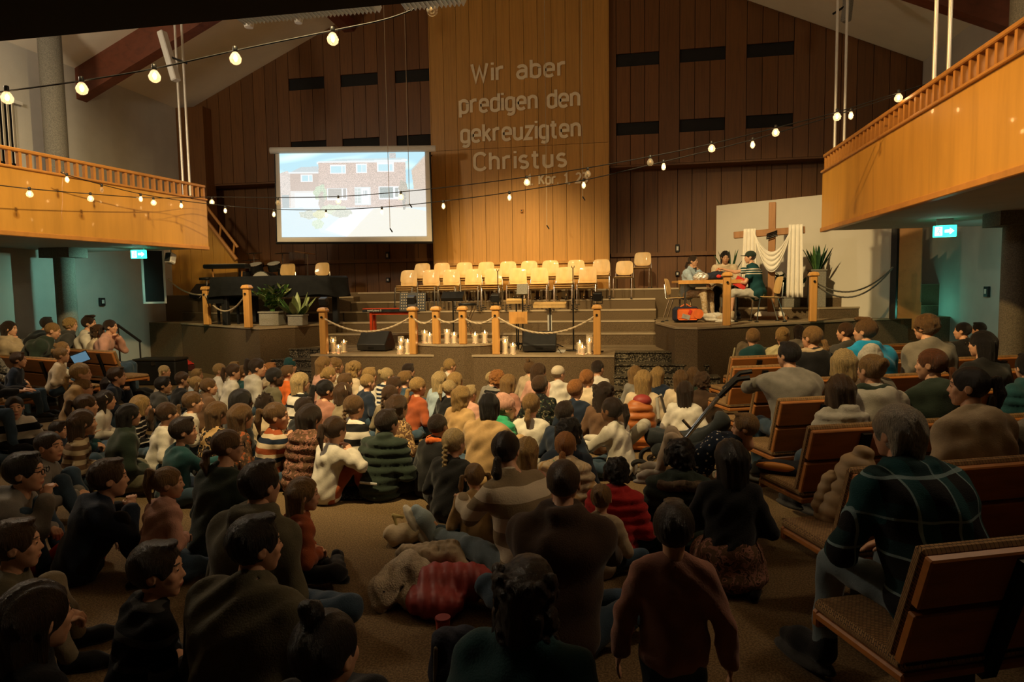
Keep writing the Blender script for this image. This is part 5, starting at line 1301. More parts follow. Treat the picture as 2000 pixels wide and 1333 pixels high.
adult(-28, 640, 'person in grey patterned sweatshirt and jeans cut by the left edge', row=('L', 2), hair='short', hc='brown', col=('camo', 'grey', 'dgrey', 'lgrey'), arms='knee', turn=62, group=PW)
woman(-30, 815, 'person in black at the left edge with hands reaching forward', row=('L', 3), hair='short', hc='dbrown', col='black', arms='fwd', turn=60, group=PW)
adult(188, 690, 'person in black jacket stretched forward below the front left pew', kind='child', s=1.02, hair='lowpony', hc='brown', top='jacket', col='black', arms='fwd', turn=62, hyaw=0, pose='kneel')
kid(155, 708, 'person in tan top below the second left pew', s=1.25, hair='lowpony', hc='blond', col='tan', turn=55, pose='kneel')
kid(226, 716, 'person in dark blue with hand on cheek below the front pew end', hair='short', hc='brown', col='navy', arms=('chin', 'lap'), turn=60, hyaw=0, s=1.15, lean=.3, pose='kneel')
kid(213, 735, 'person in navy top with pale hair clip looking right', hair='bob', hc='dbrown', col='navy', turn=60, s=1.1, clip=True)
kid(160, 738, 'person in tan cardigan and glasses, second from the left wall group', hair='lowpony', hc='dblond', col='tan', glasses=True, turn=60, s=1.2)
kid(204, 762, 'person in white shirt with hair clips looking right', hair='long', hc='dbrown', top='shirt', col='white', turn=62, s=1.1, fine=.9, clip=True)
kid(165, 769, 'person in dark teal sweater sitting behind the white shirt wearer', hair='pony', hc='brown', col='teal', turn=58, s=1.2)
kid(159, 799, 'person in brown and beige striped blouse, left of the dark green leather jacket', hair='xlong', hc='brown', col=('stripe', 'brown', 'beige', None, 1.6), turn=45, s=1.2)
woman(250, 788, 'person in dark green leather jacket, large on the left side of the floor crowd', hair='xlong', hc='black', top='jacket', col='dgreen', turn=40, s=.92, legs='olive')
kid(273, 772, 'person in black top with thin white stripes and glasses', hair='bob', hc='blond', col=('stripe', 'black', 'black', 'white', 2.2), glasses=True, turn=60, s=1.1)
kid(317, 735, 'person in dark grey hoodie facing right, left of the black shirt', hair='short', hc='black', top='hoodie', col='dgrey', skin_='tan', turn=50)
kid(320, 713, 'small person in cream top at the left end of the front rows', hair='pigtails', hc='lblond', col='cream', s=.98, turn=55)
kid(324, 785, 'person in white top with a pink hair tie, next to thin stripes', hair='pony', hc='brown', col='white', tie='pink', turn=50, s=1.15)
kid(27, 773, 'person in black and white striped hoodie facing the camera at the left edge', hair='crop', hc='dbrown', top='hoodie', col=('stripe', 'black', 'white', None, .75), turn=128, hyaw=0, arms=('lap', 'lap'), s=1.15, fine=.85)
kid(92, 841, 'person in grey hoodie in profile, lower left', hair='crop', hc='dbrown', top='hoodie', col='grey', turn=62, hyaw=20, s=1.2, pose='hug', arms='hug', fine=.85)
kid(112, 822, 'person in navy reclining with one arm raised, at the left', hair='short', hc='dbrown', col='navy', arms=('wave', 'side'), turn=70, hyaw=0, s=.9, pose='ext', lean=-.2)
# front rows, left part
kid(355, 725, 'person in plain black shirt in the left front rows, beside a dark grey hoodie', hair='crop', hc='brown', col='black', turn=35)
kid(384, 720, 'small person in white behind the pale blue collar', hair='short', hc='blond', col='white', s=.95)
kid(382, 735, 'small person with pale blue collar in the left front rows', hair='bun', hc='blond', top='shirt', col='lblue', s=1.0, scarf='lblue')
kid(428, 709, 'person in white long-sleeved shirt with arm stretched down, left front rows', hair='crop', hc='blond', col='white', arms='side', turn=35)
kid(457, 706, 'person in beige mostly hidden behind the white sweater, far left row', hair='short', hc='blond', col='beige', s=1.0)
kid(455, 710, 'person in white sweater beside the grey hoodie, first rows left', hair='pony', hc='brown', col='white', turn=40, s=1.15)
kid(476, 713, 'person in dark teal between white sweater and grey hoodie', hair='short', hc='lbrown', col='teal')
kid(501, 699, 'person in light grey hoodie, tallest in the left front rows', hair='highpony', hc='dbrown', top='hoodie', col='lgrey', s=1.3, turn=45, hyaw=20)
kid(527, 708, 'person in beige half hidden right of the grey hoodie', hair='short', hc='ginger', col='beige')
kid(535, 717, 'person in olive brown sweater in front of the orange top', hair='crop', hc='black', skin_='dark', col='olive', s=1.25, turn=40, hyaw=20)
kid(566, 702, 'person in a teal knitted hat near the granite steps', hair='short', hc='dblond', hat=('beanie', 'teal'), col='navy', s=1.05)
kid(561, 713, 'person in bright orange top below the teal hat', hair='short', hc='lbrown', col='orange', turn=45)
kid(586, 727, 'person in white top with dark straps across the back', hair='long', hc='lblond', col=('stripe', 'white', 'white', 'black', 1.0), s=1.2)
kid(406, 738, 'person in brown vest sitting behind the pale blue collar', hair='pony', hc='lbrown', top='jacket', col='brown', tie='cream', turn=35)
kid(374, 764, 'person in white dotted sweater in the left crowd', hair='lowpony', hc='lbrown', col=('dots', 'white', 'black'), turn=40, tie='black', s=1.15)
kid(423, 784, 'person in leopard print top', hair='long', hc='lbrown', col=('leopard', 'tan', 'black', 'brown'), turn=30, s=1.15)
kid(469, 760, 'person in black top between the leopard print and the olive brown sweater', hair='braids', hc='black', skin_='dark', col='black', s=1.25, turn=30)
j19 = kid(517, 770, 'person in beige jacket with lettering on the back', hair='spiky', hc='dbrown', top='jacket', col='beige', turn=15, s=1.12)
kid(469, 788, 'person in dark brown floral blouse', hair='long', hc='lbrown', col=('floral', 'dbrown', 'brown', 'rust'), turn=35, s=1.2)
kid(537, 785, 'person in rust, cream and navy striped sweater', hair='pony', hc='lbrown', col=('stripe', 'rust', 'cream', 'navy', .8), turn=35, hyaw=40, s=1.25, arms=('lap', 'chin'), fine=.85)
kid(593, 776, 'person in black behind the bronze floral jacket', hair='short', hc='dbrown', col='black', turn=20)
kid(604, 789, 'person in bronze floral jacket with one hand raised to the head', hair='long', hc='dbrown', top='puffer', col=('floral', 'brown', 'dpink', 'dbrown'), turn=25, s=1.25, arms=('lap', 'face'))
kid(355, 814, 'person in dark teal sweater in front of the white top with pink tie', hair='short', hc='dbrown', col='teal', turn=35, hyaw=20, s=1.2, arms='fwd')
woman(441, 838, 'person in dark green sweater and glasses, big in the left middle', hair='lowpony', hc='lbrown', col='dgreen', glasses=True, turn=20, hyaw=40, s=1.0, fine=.85)
# front rows, centre-left
kid(632, 695, 'person in pink top close to the platform below the left corner candles', hair='long', hc='dblond', col='pink', s=1.25)
kid(656, 699, 'person in white striped top right of the pink top near the platform', hair='curly', hc='dblond', col=('stripe', 'white', 'beige', None, 2.0), s=1.15)
kid(692, 705, 'person in cream frilled top by the platform, right of the white stripes', hair='curlylong', hc='blond', col='cream', s=1.15)
kid(642, 716, 'person in beige behind the dusty pink top, left of centre', hair='lowbun', hc='blond', col='beige')
kid(673, 729, 'person in grey right of the dusty pink top, mostly hidden', hair='short', hc='lbrown', col='grey')
kid(721, 717, 'person in white left of the navy stripes', hair='short', hc='blond', col='white')
kid(717, 730, 'person in dark navy sweater, third row below the left monitor', hair='crop', hc='blond', col='navy', turn=40)
kid(755, 718, 'person in navy and white striped shirt', hair='bun', hc='lblond', col=('stripe', 'navy', 'white', None, 2.2), turn=30)
kid(797, 710, 'person in black right below the left edge of the pulpit', hair='short', hc='dbrown', col='black', s=1.05, scarf='black')
kid(790, 724, 'person in mid blue shirt in front of the pulpit', hair='short', hc='dblond', col='denim', turn=25)
kid(769, 736, 'person in brown behind the striped navy shirt', hair='short', hc='brown', col='brown')
kid(634, 741, 'person in dusty pink top in the third row, left of centre', hair='pony', hc='black', col='dpink', s=1.2, turn=25)
kid(670, 748, 'person in beige grey top with white headband', hair='bob', hc='brown', col='khaki', s=1.15, turn=25, hat=None, band='white')
kid(690, 771, 'person in broad black and white stripes, centre-left', hair='braid', hc='lbrown', col=('stripe', 'black', 'white', None, .95), s=1.2, turn=20)
kid(761, 752, 'person in khaki top behind the brown lace top', hair='braid', hc='brown', col='khaki', s=1.1, turn=15)
kid(775, 770, 'person in brown lace top behind the dark green padded jacket', hair='wavy', hc='brown', col=('floral', 'brown', 'tan', 'dbrown'), s=1.2, turn=25)
pg = kid(754, 799, 'person in dark green padded jacket with reflective strip, centre', hair='short', hc='dbrown', top='puffer', col='dgreen', s=1.22, turn=10, legs='black', lean=.32, fine=.85)
kid(652, 812, 'person in white knit sweater and maroon leggings, centre-left', hair='pony', hc='brown', col='white', legs='rust', turn=38, s=1.18, arms='knee', pose='hug', fine=.85)
kid(815, 736, 'person in rust orange blouse, centre', hair='lowpony', hc='blond', col='rust', turn=35, s=1.15)
kid(878, 700, 'person in white close to the pulpit wall', hair='lowpony', hc='blond', col='white', turn=30, hyaw=20)
kid(859, 725, 'person in pale blue top just below the pulpit', hair='xlong', hc='lblond', col='lblue', s=1.1)
kid(889, 727, 'person in cream right of the pale blue top', hair='bob', hc='blond', col='cream')
kid(877, 742, 'person in black top among pale ones, below the pulpit', hair='pony', hc='lblond', col='black', s=1.05)
kid(901, 753, 'person in tan top below the pulpit, behind the black top', hair='wavy', hc='blond', col='tan', s=1.15)
kid(917, 752, 'small person in pink right behind the tan top', hair='short', hc='lblond', col='pink', s=1.0)
kid(854, 807, 'person in black and orange jacket left of the tan ribbed sweater', hair='shaved', hc='dbrown', skin_='tan', top='jacket', col='black', s=1.15, turn=35, legs='ldenim', scarf='orange')
kid(885, 836, 'person in black long-sleeved top kneeling low behind the black and orange jacket', hair='braid', hc='lblond', col='black', legs='black', s=1.15, turn=15, fine=.85)
woman(955, 767, 'person in tan ribbed sweater reaching both arms forward, centre', hair='bob', hc='black', col='tan', s=.98, turn=20, hyaw=-20, fine=.85, arms='fwd')
kid(926, 904, 'small person in tan on the lap of the broad striped sweater wearer', hair='pigtails', hc='dblond', col='tan', s=1.0, turn=-25, hyaw=0)
# centre-right
kid(960, 726, 'small person in grey beside the platform, right of the pulpit', hair='short', hc='lblond', col='grey', s=.98)
kid(972, 723, 'person in black and grey stripes near the platform, right of the pulpit', hair='curly', hc='ginger', col=('stripe', 'black', 'grey', None, 2.0), s=1.15, turn=15)
kid(993, 731, 'person in dusty rose right of the black and grey stripes', hair='bob', hc='dblond', col='dpink')
kid(1035, 705, 'person in beige at the platform, half hidden by a dusty pink top', hair='topbun', hc='lbrown', col='beige')
kid(1052, 709, 'person in dusty pink at the platform, right of the pulpit', hair='xlong', hc='brown', col='pink', s=1.15, turn=10)
kid(1090, 714, 'person in white shirt and patterned knit hat', hair='crop', hc='lbrown', hat=('hat', ('floral', 'cream', 'white', 'beige')), top='hoodie', col='white', turn=8)
kid(1167, 703, 'person in white t-shirt at the platform, rightmost of the front row', hair='crop', hc='dbrown', top='tshirt', col='white', turn=12, s=1.15)
kid(1146, 721, 'person in cream sweater next to the white t-shirt at the platform', hair='lowbun', hc='ginger', col='cream', s=1.15)
kid(1123, 741, 'person in navy sweater in front of the cream one, right of centre', hair='short', hc='ginger', col='navy', s=1.15, turn=5)
kid(1054, 733, 'person in black leaf print jacket', hair='short', hc='brown', top='jacket', col=('floral', 'black', 'dgreen', 'khaki'), s=1.2, turn=5)
kid(1037, 767, 'person in white sweater right of the pink beanie, centre-right', hair='lowpony', hc='dblond', col='white', s=1.2, turn=5, hyaw=0)
kid(986, 774, 'person in pink beanie and green jacket looking right', hair='crop', hc='lbrown', hat=('beanie', 'pink'), top='puffer', col='green', turn=60, hyaw=10, s=1.15)
kid(1180, 746, 'person in brown top behind the white fluffy sweater', hair='curlylong', hc='dbrown', col='brown', s=1.2, turn=5)
kid(1196, 775, 'person in white fluffy sweater facing left', hair='pony', hc='dbrown', skin_='brown', col='white', turn=-60, hyaw=0, s=1.2, arms='fwd', fine=.85)
kid(1102, 783, 'person in dark navy in front of the black leaf print jacket', hair='short', hc='dbrown', col='navy', s=1.15)
kid(1110, 817, 'person in dark blue jacket behind the green collar and fur coat', hair='curly', hc='black', top='jacket', col='navy', s=1.25, legs='black')
kid(1104, 842, 'person in bright green collar and pale fur coat', hair='lowpony', hc='ginger', top='puffer', col=('fur', 'beige', 'cream', 'tan'), s=1.15, turn=5, hyaw=0, fine=.85, scarf='green')
woman(987, 841, 'person in cream sweater with broad beige stripes and jeans, centre', hair='lowpony', hc='dbrown', col=('stripe', (.62, .54, .40), (.26, .20, .12), None, .72), legs='ldenim', s=1.05, turn=-45, hyaw=55, pose='ext', lean=.35, fine=.8, arms='fwd', shoe='lblue')
kid(1029, 853, 'person in dusty pink right of the broad striped sweater', hair='long', hc='blond', col='dpink', s=1.15, turn=15)
adult(1100, 896, 'person in dark brown shirt, broad back, centre foreground', hair='crop', hc='brown', top='shirt', col='dbrown', s=1.03, turn=5, hyaw=0, lean=.34, fine=.8, arms='fwd')
kid(1174, 945, 'small person in beige beside the broad brown back', hair='bun', hc='dblond', col='beige', s=.98)
kid(1204, 894, 'person in red padded jacket, right of centre', hair='curly', hc='black', top='puffer', col='red', s=1.1, skin_='brown')
kid(1241, 714, 'person in grey near the right granite steps, sitting sideways', hair='long', hc='dblond', col='grey', turn=-20)
kid(1257, 722, 'person in pale top in front of the granite steps at the right', hair='xlong', hc='blond', col='cream', s=1.25, turn=5)
kid(1285, 716, 'person in dark navy at the foot of the right steps', hair='long', hc='blond', col='navy', s=1.1)
kid(1330, 722, 'person in cream top left of the headband wearer', hair='long', hc='lbrown', col='cream', s=1.15)
kid(1354, 717, 'person with dark headband at the right steps', hair='bob', hc='lbrown', col='dgreen', s=1.1, band='black')
kid(1371, 727, 'person in dark brown jacket right of the dark headband', hair='curly', hc='brown', top='jacket', col='dbrown', s=1.15)
kid(1338, 744, 'person in white top behind the pushchair handle', hair='xlong', hc='dbrown', col='white', s=1.15, turn=10)
kid(1327, 857, 'person in black padded jacket with fur hood', hair='curly', hc='black', top='puffer', col='dgreen', s=1.25, turn=0, hyaw=0, fine=.85, legs='black', fur=True)
kid(1427, 857, 'person in black top and floral skirt kneeling right of the fur hood', hair='xlong', hc='black', col='black', legs=('floral', 'brown', 'dpink', 'dbrown'), legk='skirt', s=1.22, turn=5, pose='kneel', hyaw=-20, fine=.85)
# right pews
kid(1471, 640, 'person in dark teal hoodie on the pew before the stage wing', row=('R', 6), hair='crop', hc='dblond', top='hoodie', col='teal', group=PW)
kid(1529, 638, 'person in white top with a pale hair tie before the stage wing', row=('R', 6), hair='bun', hc='blond', col='white', group=PW)
woman(1560, 634, 'person in grey half hidden between a white top and a black jacket', row=('R', 7), hair='long', hc='dbrown', col='grey', group=PW)
woman(1588, 636, 'person in black jacket, scarf and glasses in the right pews', row=('R', 4), hair='lowpony', hc='dblond', top='hoodie', col='black', glasses=True, hyaw=-25, group=PW, scarf='beige')
woman(1653, 629, 'person in dark top left of the bright blue fleece', row=('R', 5), hair='lowpony', hc='brown', col='dgrey', hyaw=-30, group=PW)
adult(1692, 622, 'person in bright blue fleece in the right pews', row=('R', 4), hair='quiff', hc='lbrown', top='jacket', col='blue', hyaw=-30, fine=.85, group=PW)
kid(1649, 665, 'small person in cream before the blue fleece', row=('R', 3), hair='bob', hc='lblond', col='cream', group=PW)
kid(1701, 664, 'person in grey beanie in the right pews', row=('R', 3), hair='lowpony', hc='lbrown', hat=('beanie', 'lgrey'), col='grey', group=PW)
adult(1542, 667, 'person in grey sweatshirt leaning on folded arms over the pew ahead', row=('R', 3), hair='short', hc='black', top='sweater', col='grey', arms='rest', lean=.35, hyaw=-35, turn=-10, fine=.8, group=PW)
woman(1704, 691, 'person in light grey hoodie and green scarf', row=('R', 2), hair='bun', hc='dblond', top='hoodie', col='lgrey', hyaw=-15, fine=.85, group=PW, scarf='dgreen')
kid(1642, 731, 'person with headband and puff jacket beside the light grey hoodie', row=('R', 2), hair='bob', hc='brown', top='puffer', col='lgrey', group=PW, band='dbrown')
adult(1811, 614, 'person in grey brown sweater under the right gallery', row=('R', 4), hair='mop', hc='lbrown', col='grey', hyaw=-20, fine=.85, group=PW)
kid(1882, 629, 'person in black near the right wall', row=('R', 5), kind='adult', hair='crop', hc='black', col='black', hyaw=-40, group=PW)
kid(1913, 632, 'person in dark clothes mostly hidden at the far right under the gallery', row=('R', 6), kind='adult', hair='short', hc='black', col='black', group=PW)
woman(1920, 646, 'person in black with glasses at the right, in front of the wall', row=('R', 3), hair='xlong', hc='black', col='black', glasses=True, hyaw=-25, group=PW)
woman(1822, 680, 'person in dark green hooded jacket turned left, right pews', row=('R', 2), hair='lowpony', hc='auburn', top='hoodie', col='dgreen', hyaw=-40, fine=.85, group=PW)
woman(1896, 715, 'person in beige hoodie turned in profile, large at the right', row=('R', 1), hair='pony', hc='black', top='hoodie', col='beige', hyaw=-45, fine=.8, group=PW)
adult(2010, 690, 'person in dark green padded jacket cut by the right edge', row=('R', 2), hair='short', hc='black', top='puffer', col='teal', group=PW)
adult(2035, 800, 'person in grey jacket cut by the right edge in the second pew', row=('R', 1), hair='short', hc='black', top='jacket', col='grey', group=PW)
adult(1757, 792, 'person in blue plaid flannel shirt on the nearest right pew', row=('R', 0), hair='grey', hc='grey', top='jacket', col=('plaid', 'black', 'teal', (.20, .29, .31), 1.15), legs='ldenim', lean=.42, turn=-24, hyaw=-10, fine=.7, arms='knee', group=PW)
# foreground, dark
kid(42, 882, 'person in grey hoodie and glasses with hand at the mouth, left foreground', hair='short', hc='black', top='hoodie', col='grey', glasses=True, turn=66, hyaw=0, pose='hug', arms=('hug', 'face'), s=1.35, lean=.4, fine=.8)
kid(207, 895, 'person in navy hoodie with hands at the chin, left foreground', hair='short', hc='brown', top='hoodie', col='navy', legs='black', turn=48, hyaw=0, arms=('lap', 'chin'), s=1.3, lean=.38, fine=.8, pose='hug')
kid(325, 911, 'person in pale pink sweater kneeling in the left foreground', hair='highpony', hc='dblond', col='pink', turn=28, hyaw=30, s=1.05, pose='kneel', arms='lap', fine=.8)
adult(504, 900, 'person in olive collared shirt, broad back, left foreground', hair='short', hc='dbrown', top='shirt', col='olive', turn=15, hyaw=15, s=1.02, fine=.75)
kid(590, 932, 'small person in rust red top sitting on the open floor', hair='long', hc='dblond', col='rust', legs='black', turn=45, hyaw=20, s=1.12, fine=.8, pose='cross')
kid(23, 1013, 'person in olive green with khaki trousers at the left edge', hair='short', hc='brown', col='olive', legs='khaki', turn=55, hyaw=0, s=1.3, pose='hug', arms='hug', fine=.8)
kid(300, 1056, 'person in black sweater with faint grey stripes, lower left', hair='short', hc='dbrown', top='sweater', col=('stripe', 'black', 'black', 'dgrey', 1.2), turn=35, hyaw=30, s=1.32, fine=.75, legs='black')
kid(60, 1136, 'person in black jacket filling the bottom left corner', hair='long', hc='dbrown', top='jacket', col='black', turn=25, s=1.4, fine=.8, legs='black')
adult(492, 1006, 'person in dark olive sweater before the collared shirt, lower left', hair='short', hc='black', col='olive', turn=8, hyaw=30, s=1.0, fine=.7, legs='black')
kid(630, 1193, 'person in black at the bottom edge, left of the red cup', hair='topbun', hc='black', col='black', turn=30, s=1.42, fine=.75, legs='black')
woman(1030, 1088, 'person in dark teal jacket at the bottom beside the black backpack', hair='curlylong', hc='dbrown', top='jacket', col='teal', turn=10, s=1.02, fine=.75, legs='black')
kid(1316, 979, 'person in dark rose sweatshirt standing in the foreground', hair='short', hc='dbrown', top='sweater', col='dpink', legs='denim', pose='stand', arms='side', turn=3, hyaw=0, D=2.12, lean=.02, fine=.7)
# on the stage
SG = 'people acting on the stage'
woman(1353, 499, 'person in pale blue sweater and lace skirt seated at the left of the stage table', D=12.4, z0=1.06, pose='pew', s=.92, hair='lowpony', hc='dbrown', col='lblue', legs=('floral', 'cream', 'tan', 'beige'), arms=('chin', 'table'), turn=120, hyaw=0, skin_='tan', shoe='white', fine=.7, group=SG, lean=.2)
woman(1417, 490, 'person in cream top and black trousers bending over the stage table', z0=1.06, D=12.72, pose='pew', s=1.0, hair='long', hc='black', top='sweater', col='cream', legs='black', arms='table', turn=182, hyaw=0, hp=.2, skin_='tan', fine=.7, group=SG, lean=.5)
adult(1466, 490, 'person in green striped football shirt and cap, reaching over the stage table', z0=1.06, D=11.95, pose='pew', s=.97, hair='crop', hc='dbrown', hat=('cap', 'dgreen'), top='tshirt', col=('yoke', 'teal', 'white'), legs='lgrey', legk='shorts', arms=('table', 'reach'), turn=-86, hyaw=0, fine=.65, group=SG, lean=.2, shoe='beige')
MB().box(-.07, .07, -.006, .006, -.008, .008, ch=.003).build('reflective_strip', plain('reflector', (.6, .6, .58), .4), pg, M=T(0, -.15, .15))
print('PEOPLE', NPEOPLE, 'unique', len(_PC))
# ------------------------------------------------------------------ flat lettering helper
def text_mesh(s, size, mat, ext=.002, font_scale_x=1.0):
    c = bpy.data.curves.new('lettering', 'FONT'); c.body = s; c.size = size; c.extrude = ext; c.align_x = 'CENTER'; c.resolution_u = 2
    o = bpy.data.objects.new('tmp', c); COL.objects.link(o); bpy.context.view_layer.update()
    me = bpy.data.meshes.new_from_object(o.evaluated_get(bpy.context.evaluated_depsgraph_get())); bpy.data.objects.remove(o); bpy.data.curves.remove(c)
    me.materials.clear(); me.materials.append(mat); return me
m_print = plain('white_print', (.75, .72, .66), .6)
link('lettering', text_mesh('BORN', .055, plain('beige_print', (.55, .46, .32), .7)), j19, T(0, -.125, .27) @ RX(PI / 2))
# ------------------------------------------------------------------ plants
m_leaf = plain('leaf_green', (.07, .15, .04), .35, var=.35, scale=8); m_leaf2 = plain('leaf_pale', (.30, .36, .14), .4, var=.3, scale=6)
m_leafd = plain('leaf_dark', (.035, .095, .04), .38, var=.35, scale=10); m_soil = plain('soil', (.03, .02, .012), .95)
m_plant = speckle('planter_concrete', (.22, .205, .17), (.30, .28, .235), 60, .85)
def leaf(L, W, mat, bend=.25, n=5, fold=.15):
    vs_ = []; fs = []
    for i in range(n + 1):
        t = i / n; w_ = W * math.sin(PI * min(1, t * .93 + .07)) ** .8 * .5; z = L * t; y = bend * L * t * t
        vs_ += [(-w_, y + fold * w_, z), (0, y, z + .0), (w_, y + fold * w_, z)]
    for i in range(n):
        a = i * 3; fs += [(a, a + 1, a + 4, a + 3), (a + 1, a + 2, a + 5, a + 4)]
    b = MB().add(vs_, fs).add([(x, y - .004, z) for x, y, z in vs_], [f[::-1] for f in fs]); return b.mesh('leaf', mat, 'all')
def planter(root, w_, h):
    b = MB(); b.box(-w_ / 2, w_ / 2, -w_ / 2, w_ / 2, 0, h - .03, ch=.012)
    for s in (-1, 1): b.box(s * w_ / 2 - .015, s * w_ / 2 + .015, -w_ / 2, w_ / 2, h - .03, h); b.box(-w_ / 2, w_ / 2, s * w_ / 2 - .015, s * w_ / 2 + .015, h - .03, h)
    b.build('planter', m_plant, root); MB().box(-w_ / 2 + .02, w_ / 2 - .02, -w_ / 2 + .02, w_ / 2 - .02, h - .035, h - .02).build('soil', m_soil, root)
def zz_plant(px, py, z, w_, h, ph, label, n=14, mats=None, seed=1):
    p = atz(px, py, z); r = empty('potted_plant', (p[0], p[1] + w_ / 2, z), .1); tag(r, label, 'plant', 'potted plants on the stage'); planter(r, w_, h); rg = random.Random(seed)
    lm = [leaf(.15, .065, m) for m in (mats or (m_leaf, m_leaf, m_leaf2))]
    for i in range(n):
        a = 2 * PI * i / n + rg.uniform(-.2, .2); tilt = rg.uniform(.1, .75); L = ph * rg.uniform(.75, 1.05); pts = []
        for k in range(7):
            t = k / 6; pts.append((math.cos(a) * (.03 + L * math.sin(tilt) * t ** 1.5), math.sin(a) * (.03 + L * math.sin(tilt) * t ** 1.5) * .8, h - .03 + L * math.cos(tilt) * t ** .85))
        st_ = MB().tube(pts, [.010, .009, .008, .007, .006, .005, .003], 5).build('stem', m_leaf, r, True)
        for k in range(1, 7):
            for sd in (-1, 1):
                q_ = Vector(pts[k]); az = a + sd * 1.1 + rg.uniform(-.3, .3)
                Ml = Matrix.Translation(q_) @ RZ(az - PI / 2) @ RX(-rg.uniform(.4, 1.1)) @ Matrix.Scale(rg.uniform(.75, 1.15), 4); link('leaf', rg.choice(lm), st_, Ml)
def blade_plant(px, py, z, w_, h, bl, label, n=13, wide=.07, mats=(m_leafd,), spread=.45, seed=2, pot=True, y=None):
    p = atz(px, py, z) if y is None else aty(px, py, y); r = empty('potted_plant', (p[0], p[1] + w_ / 2, z), .1); tag(r, label, 'plant', 'potted plants on the stage'); planter(r, w_, h); rg = random.Random(seed)
    for i in range(n):
        a = 2 * PI * i / n + rg.uniform(-.3, .3); L = bl * rg.uniform(.65, 1.1); me = leaf(L, wide * rg.uniform(.8, 1.2), rg.choice(mats), rg.uniform(.02, .28), 6, .5)
        link('leaf', me, r, T(math.cos(a) * w_ * .2, math.sin(a) * w_ * .2, h - .03) @ RZ(a - PI / 2) @ RX(-rg.uniform(.05, spread)))
zz_plant(523, 637, 1.06, .40, .285, .52, 'leafy potted plant in the wide grey planter on the left wing', 20)
blade_plant(575, 637, 1.06, .30, .22, .46, 'broad leaved potted plant in the smaller planter on the left wing', 15, .13, (m_leaf2, m_leaf, m_leaf2), .9)
zz_plant(1546, 601, 1.27, .30, .22, .44, 'leafy potted plant in the low planter beside the cross', 13, (m_leafd, m_leaf), 4)
blade_plant(1598, 601, 1.27, .27, .74, .50, 'sword leaved plant in the tall grey planter', 17, .055, (m_leafd, m_leaf), .55)
blade_plant(1425, 575, 1.27, .26, .60, .62, 'sword leaved plant behind the person in black at the table', 10, .05, (m_leafd,), .45, 6, y=14.3)
# ------------------------------------------------------------------ left wing instruments
m_cover = plain('piano_cover', (.007, .0075, .008), .75, var=.3, bump=.3, bscale=12, spec=.2)
pa = Vector(aty(440, 560, 12.9)); pb = Vector(aty(676, 560, 12.9))
pn = tag(empty('grand_piano', ((pa.x + pb.x) / 2, 12.95, 1.06), .08), 'grand piano under a black cloth cover on the left wing', 'piano'); hl = (pb.x - pa.x) / 2
outl = [(-hl, -.55), (hl * .2, -.62), (hl * .8, -.5), (hl, -.15), (hl * .9, .3), (hl * .3, .62), (-hl, .68)]
b = MB(); ring_ = lambda k, z, dx=0: [(x * k + dx + .02 * math.sin(i * 2.1), y * k, z + .012 * math.sin(i * 1.7)) for i, (x, y) in enumerate(outl)]
def dense(r_): return [tuple(Vector(r_[i]).lerp(Vector(r_[(i + 1) % len(r_)]), t / 5)) for i in range(len(r_)) for t in range(5)]
wob = lambda r_, a: [(x * (1 + a * math.sin(i * 1.9)), y * (1 + a * 2 * math.sin(i * 2.3)), z + (.03 * math.sin(i * .9) if a else 0)) for i, (x, y, z) in enumerate(r_)]
b.loft([wob(dense(ring_(1.03, .58)), .012), wob(dense(ring_(1.0, .78)), .008), dense(ring_(1.0, .95)), dense(ring_(.97, .985)), dense(ring_(.5, .99))]); b.build('cover', m_cover, pn, True)
MB().box(-hl + .02, hl * .7, -.5, .5, .60, .72).build('case', m_black, pn); MB().box(-hl - .1, -hl + .25, -.5, .6, .45, .62).build('cover_flap', m_cover, pn)
for x, y in ((-hl + .25, -.42), (-hl + .25, .5), (hl * .78, 0)): MB().box(x - .06, x + .06, y - .06, y + .06, 0, .62, ch=.012).build('leg', m_black, pn)
MB().box(-hl + .5, -hl + .7, -.05, .1, .05, .6).build('pedal_lyre', m_black, pn)
def stool(px, py, z, label, w_=.55, h=.46, y=None):
    p = atz(px, py, z); o = tag(empty('piano_stool', (p[0], p[1] + .15, z)), label, 'stool')
    MB().box(-w_ / 2, w_ / 2, -.17, .17, h - .07, h, ch=.02).build('seat', m_black, o)
    for x in (-1, 1):
        for y_ in (-1, 1): MB().box(x * (w_ / 2 - .05) - .02, x * (w_ / 2 - .05) + .02, y_ * .13 - .02, y_ * .13 + .02, 0, h - .07).build('leg', m_black, o)
    for i in range(8): MB().lathe([(.0, .006), (.012, 0)], 8, (-w_ / 2 + .05 + i % 4 * (w_ - .1) / 3, -.06 + .12 * (i // 4), h)).build('button', m_blackm, o)
stool(446, 634, 1.06, 'black padded piano stool behind the left wing rope')
def kstand(o, w_, h, mat, sp=.35):
    for s in (-1, 1):
        MB().tube([(s * w_ * .36, -.22, .02), (s * w_ * .33, 0, h * .5), (s * w_ * .36, .0, h)], .02, 8).build('stand_leg', mat, o); MB().tube([(s * w_ * .36, .22, .02), (s * w_ * .33, 0, h * .5)], .02, 8).build('stand_leg', mat, o)
    MB().tube([(-w_ * .33, 0, h * .5), (w_ * .33, 0, h * .5)], .016, 8).build('stand_bar', mat, o)
p = aty(441, 520, 14.35); kb = tag(empty('stage_piano', (p[0], 14.4, 1.6), .12), 'long black electric piano on a stand at the far left of the stage', 'keyboard')
MB().box(-.5, .5, -.16, .16, .70, .80, ch=.012).build('body', m_black, kb); MB().box(-.5, .5, -.165, -.16, .72, .78).build('back_panel', m_blackm, kb); kstand(kb, 1.0, .70, m_rail)
MB().box(-.44, .44, .0, .14, .80, .812).build('keys', m_offw, kb)
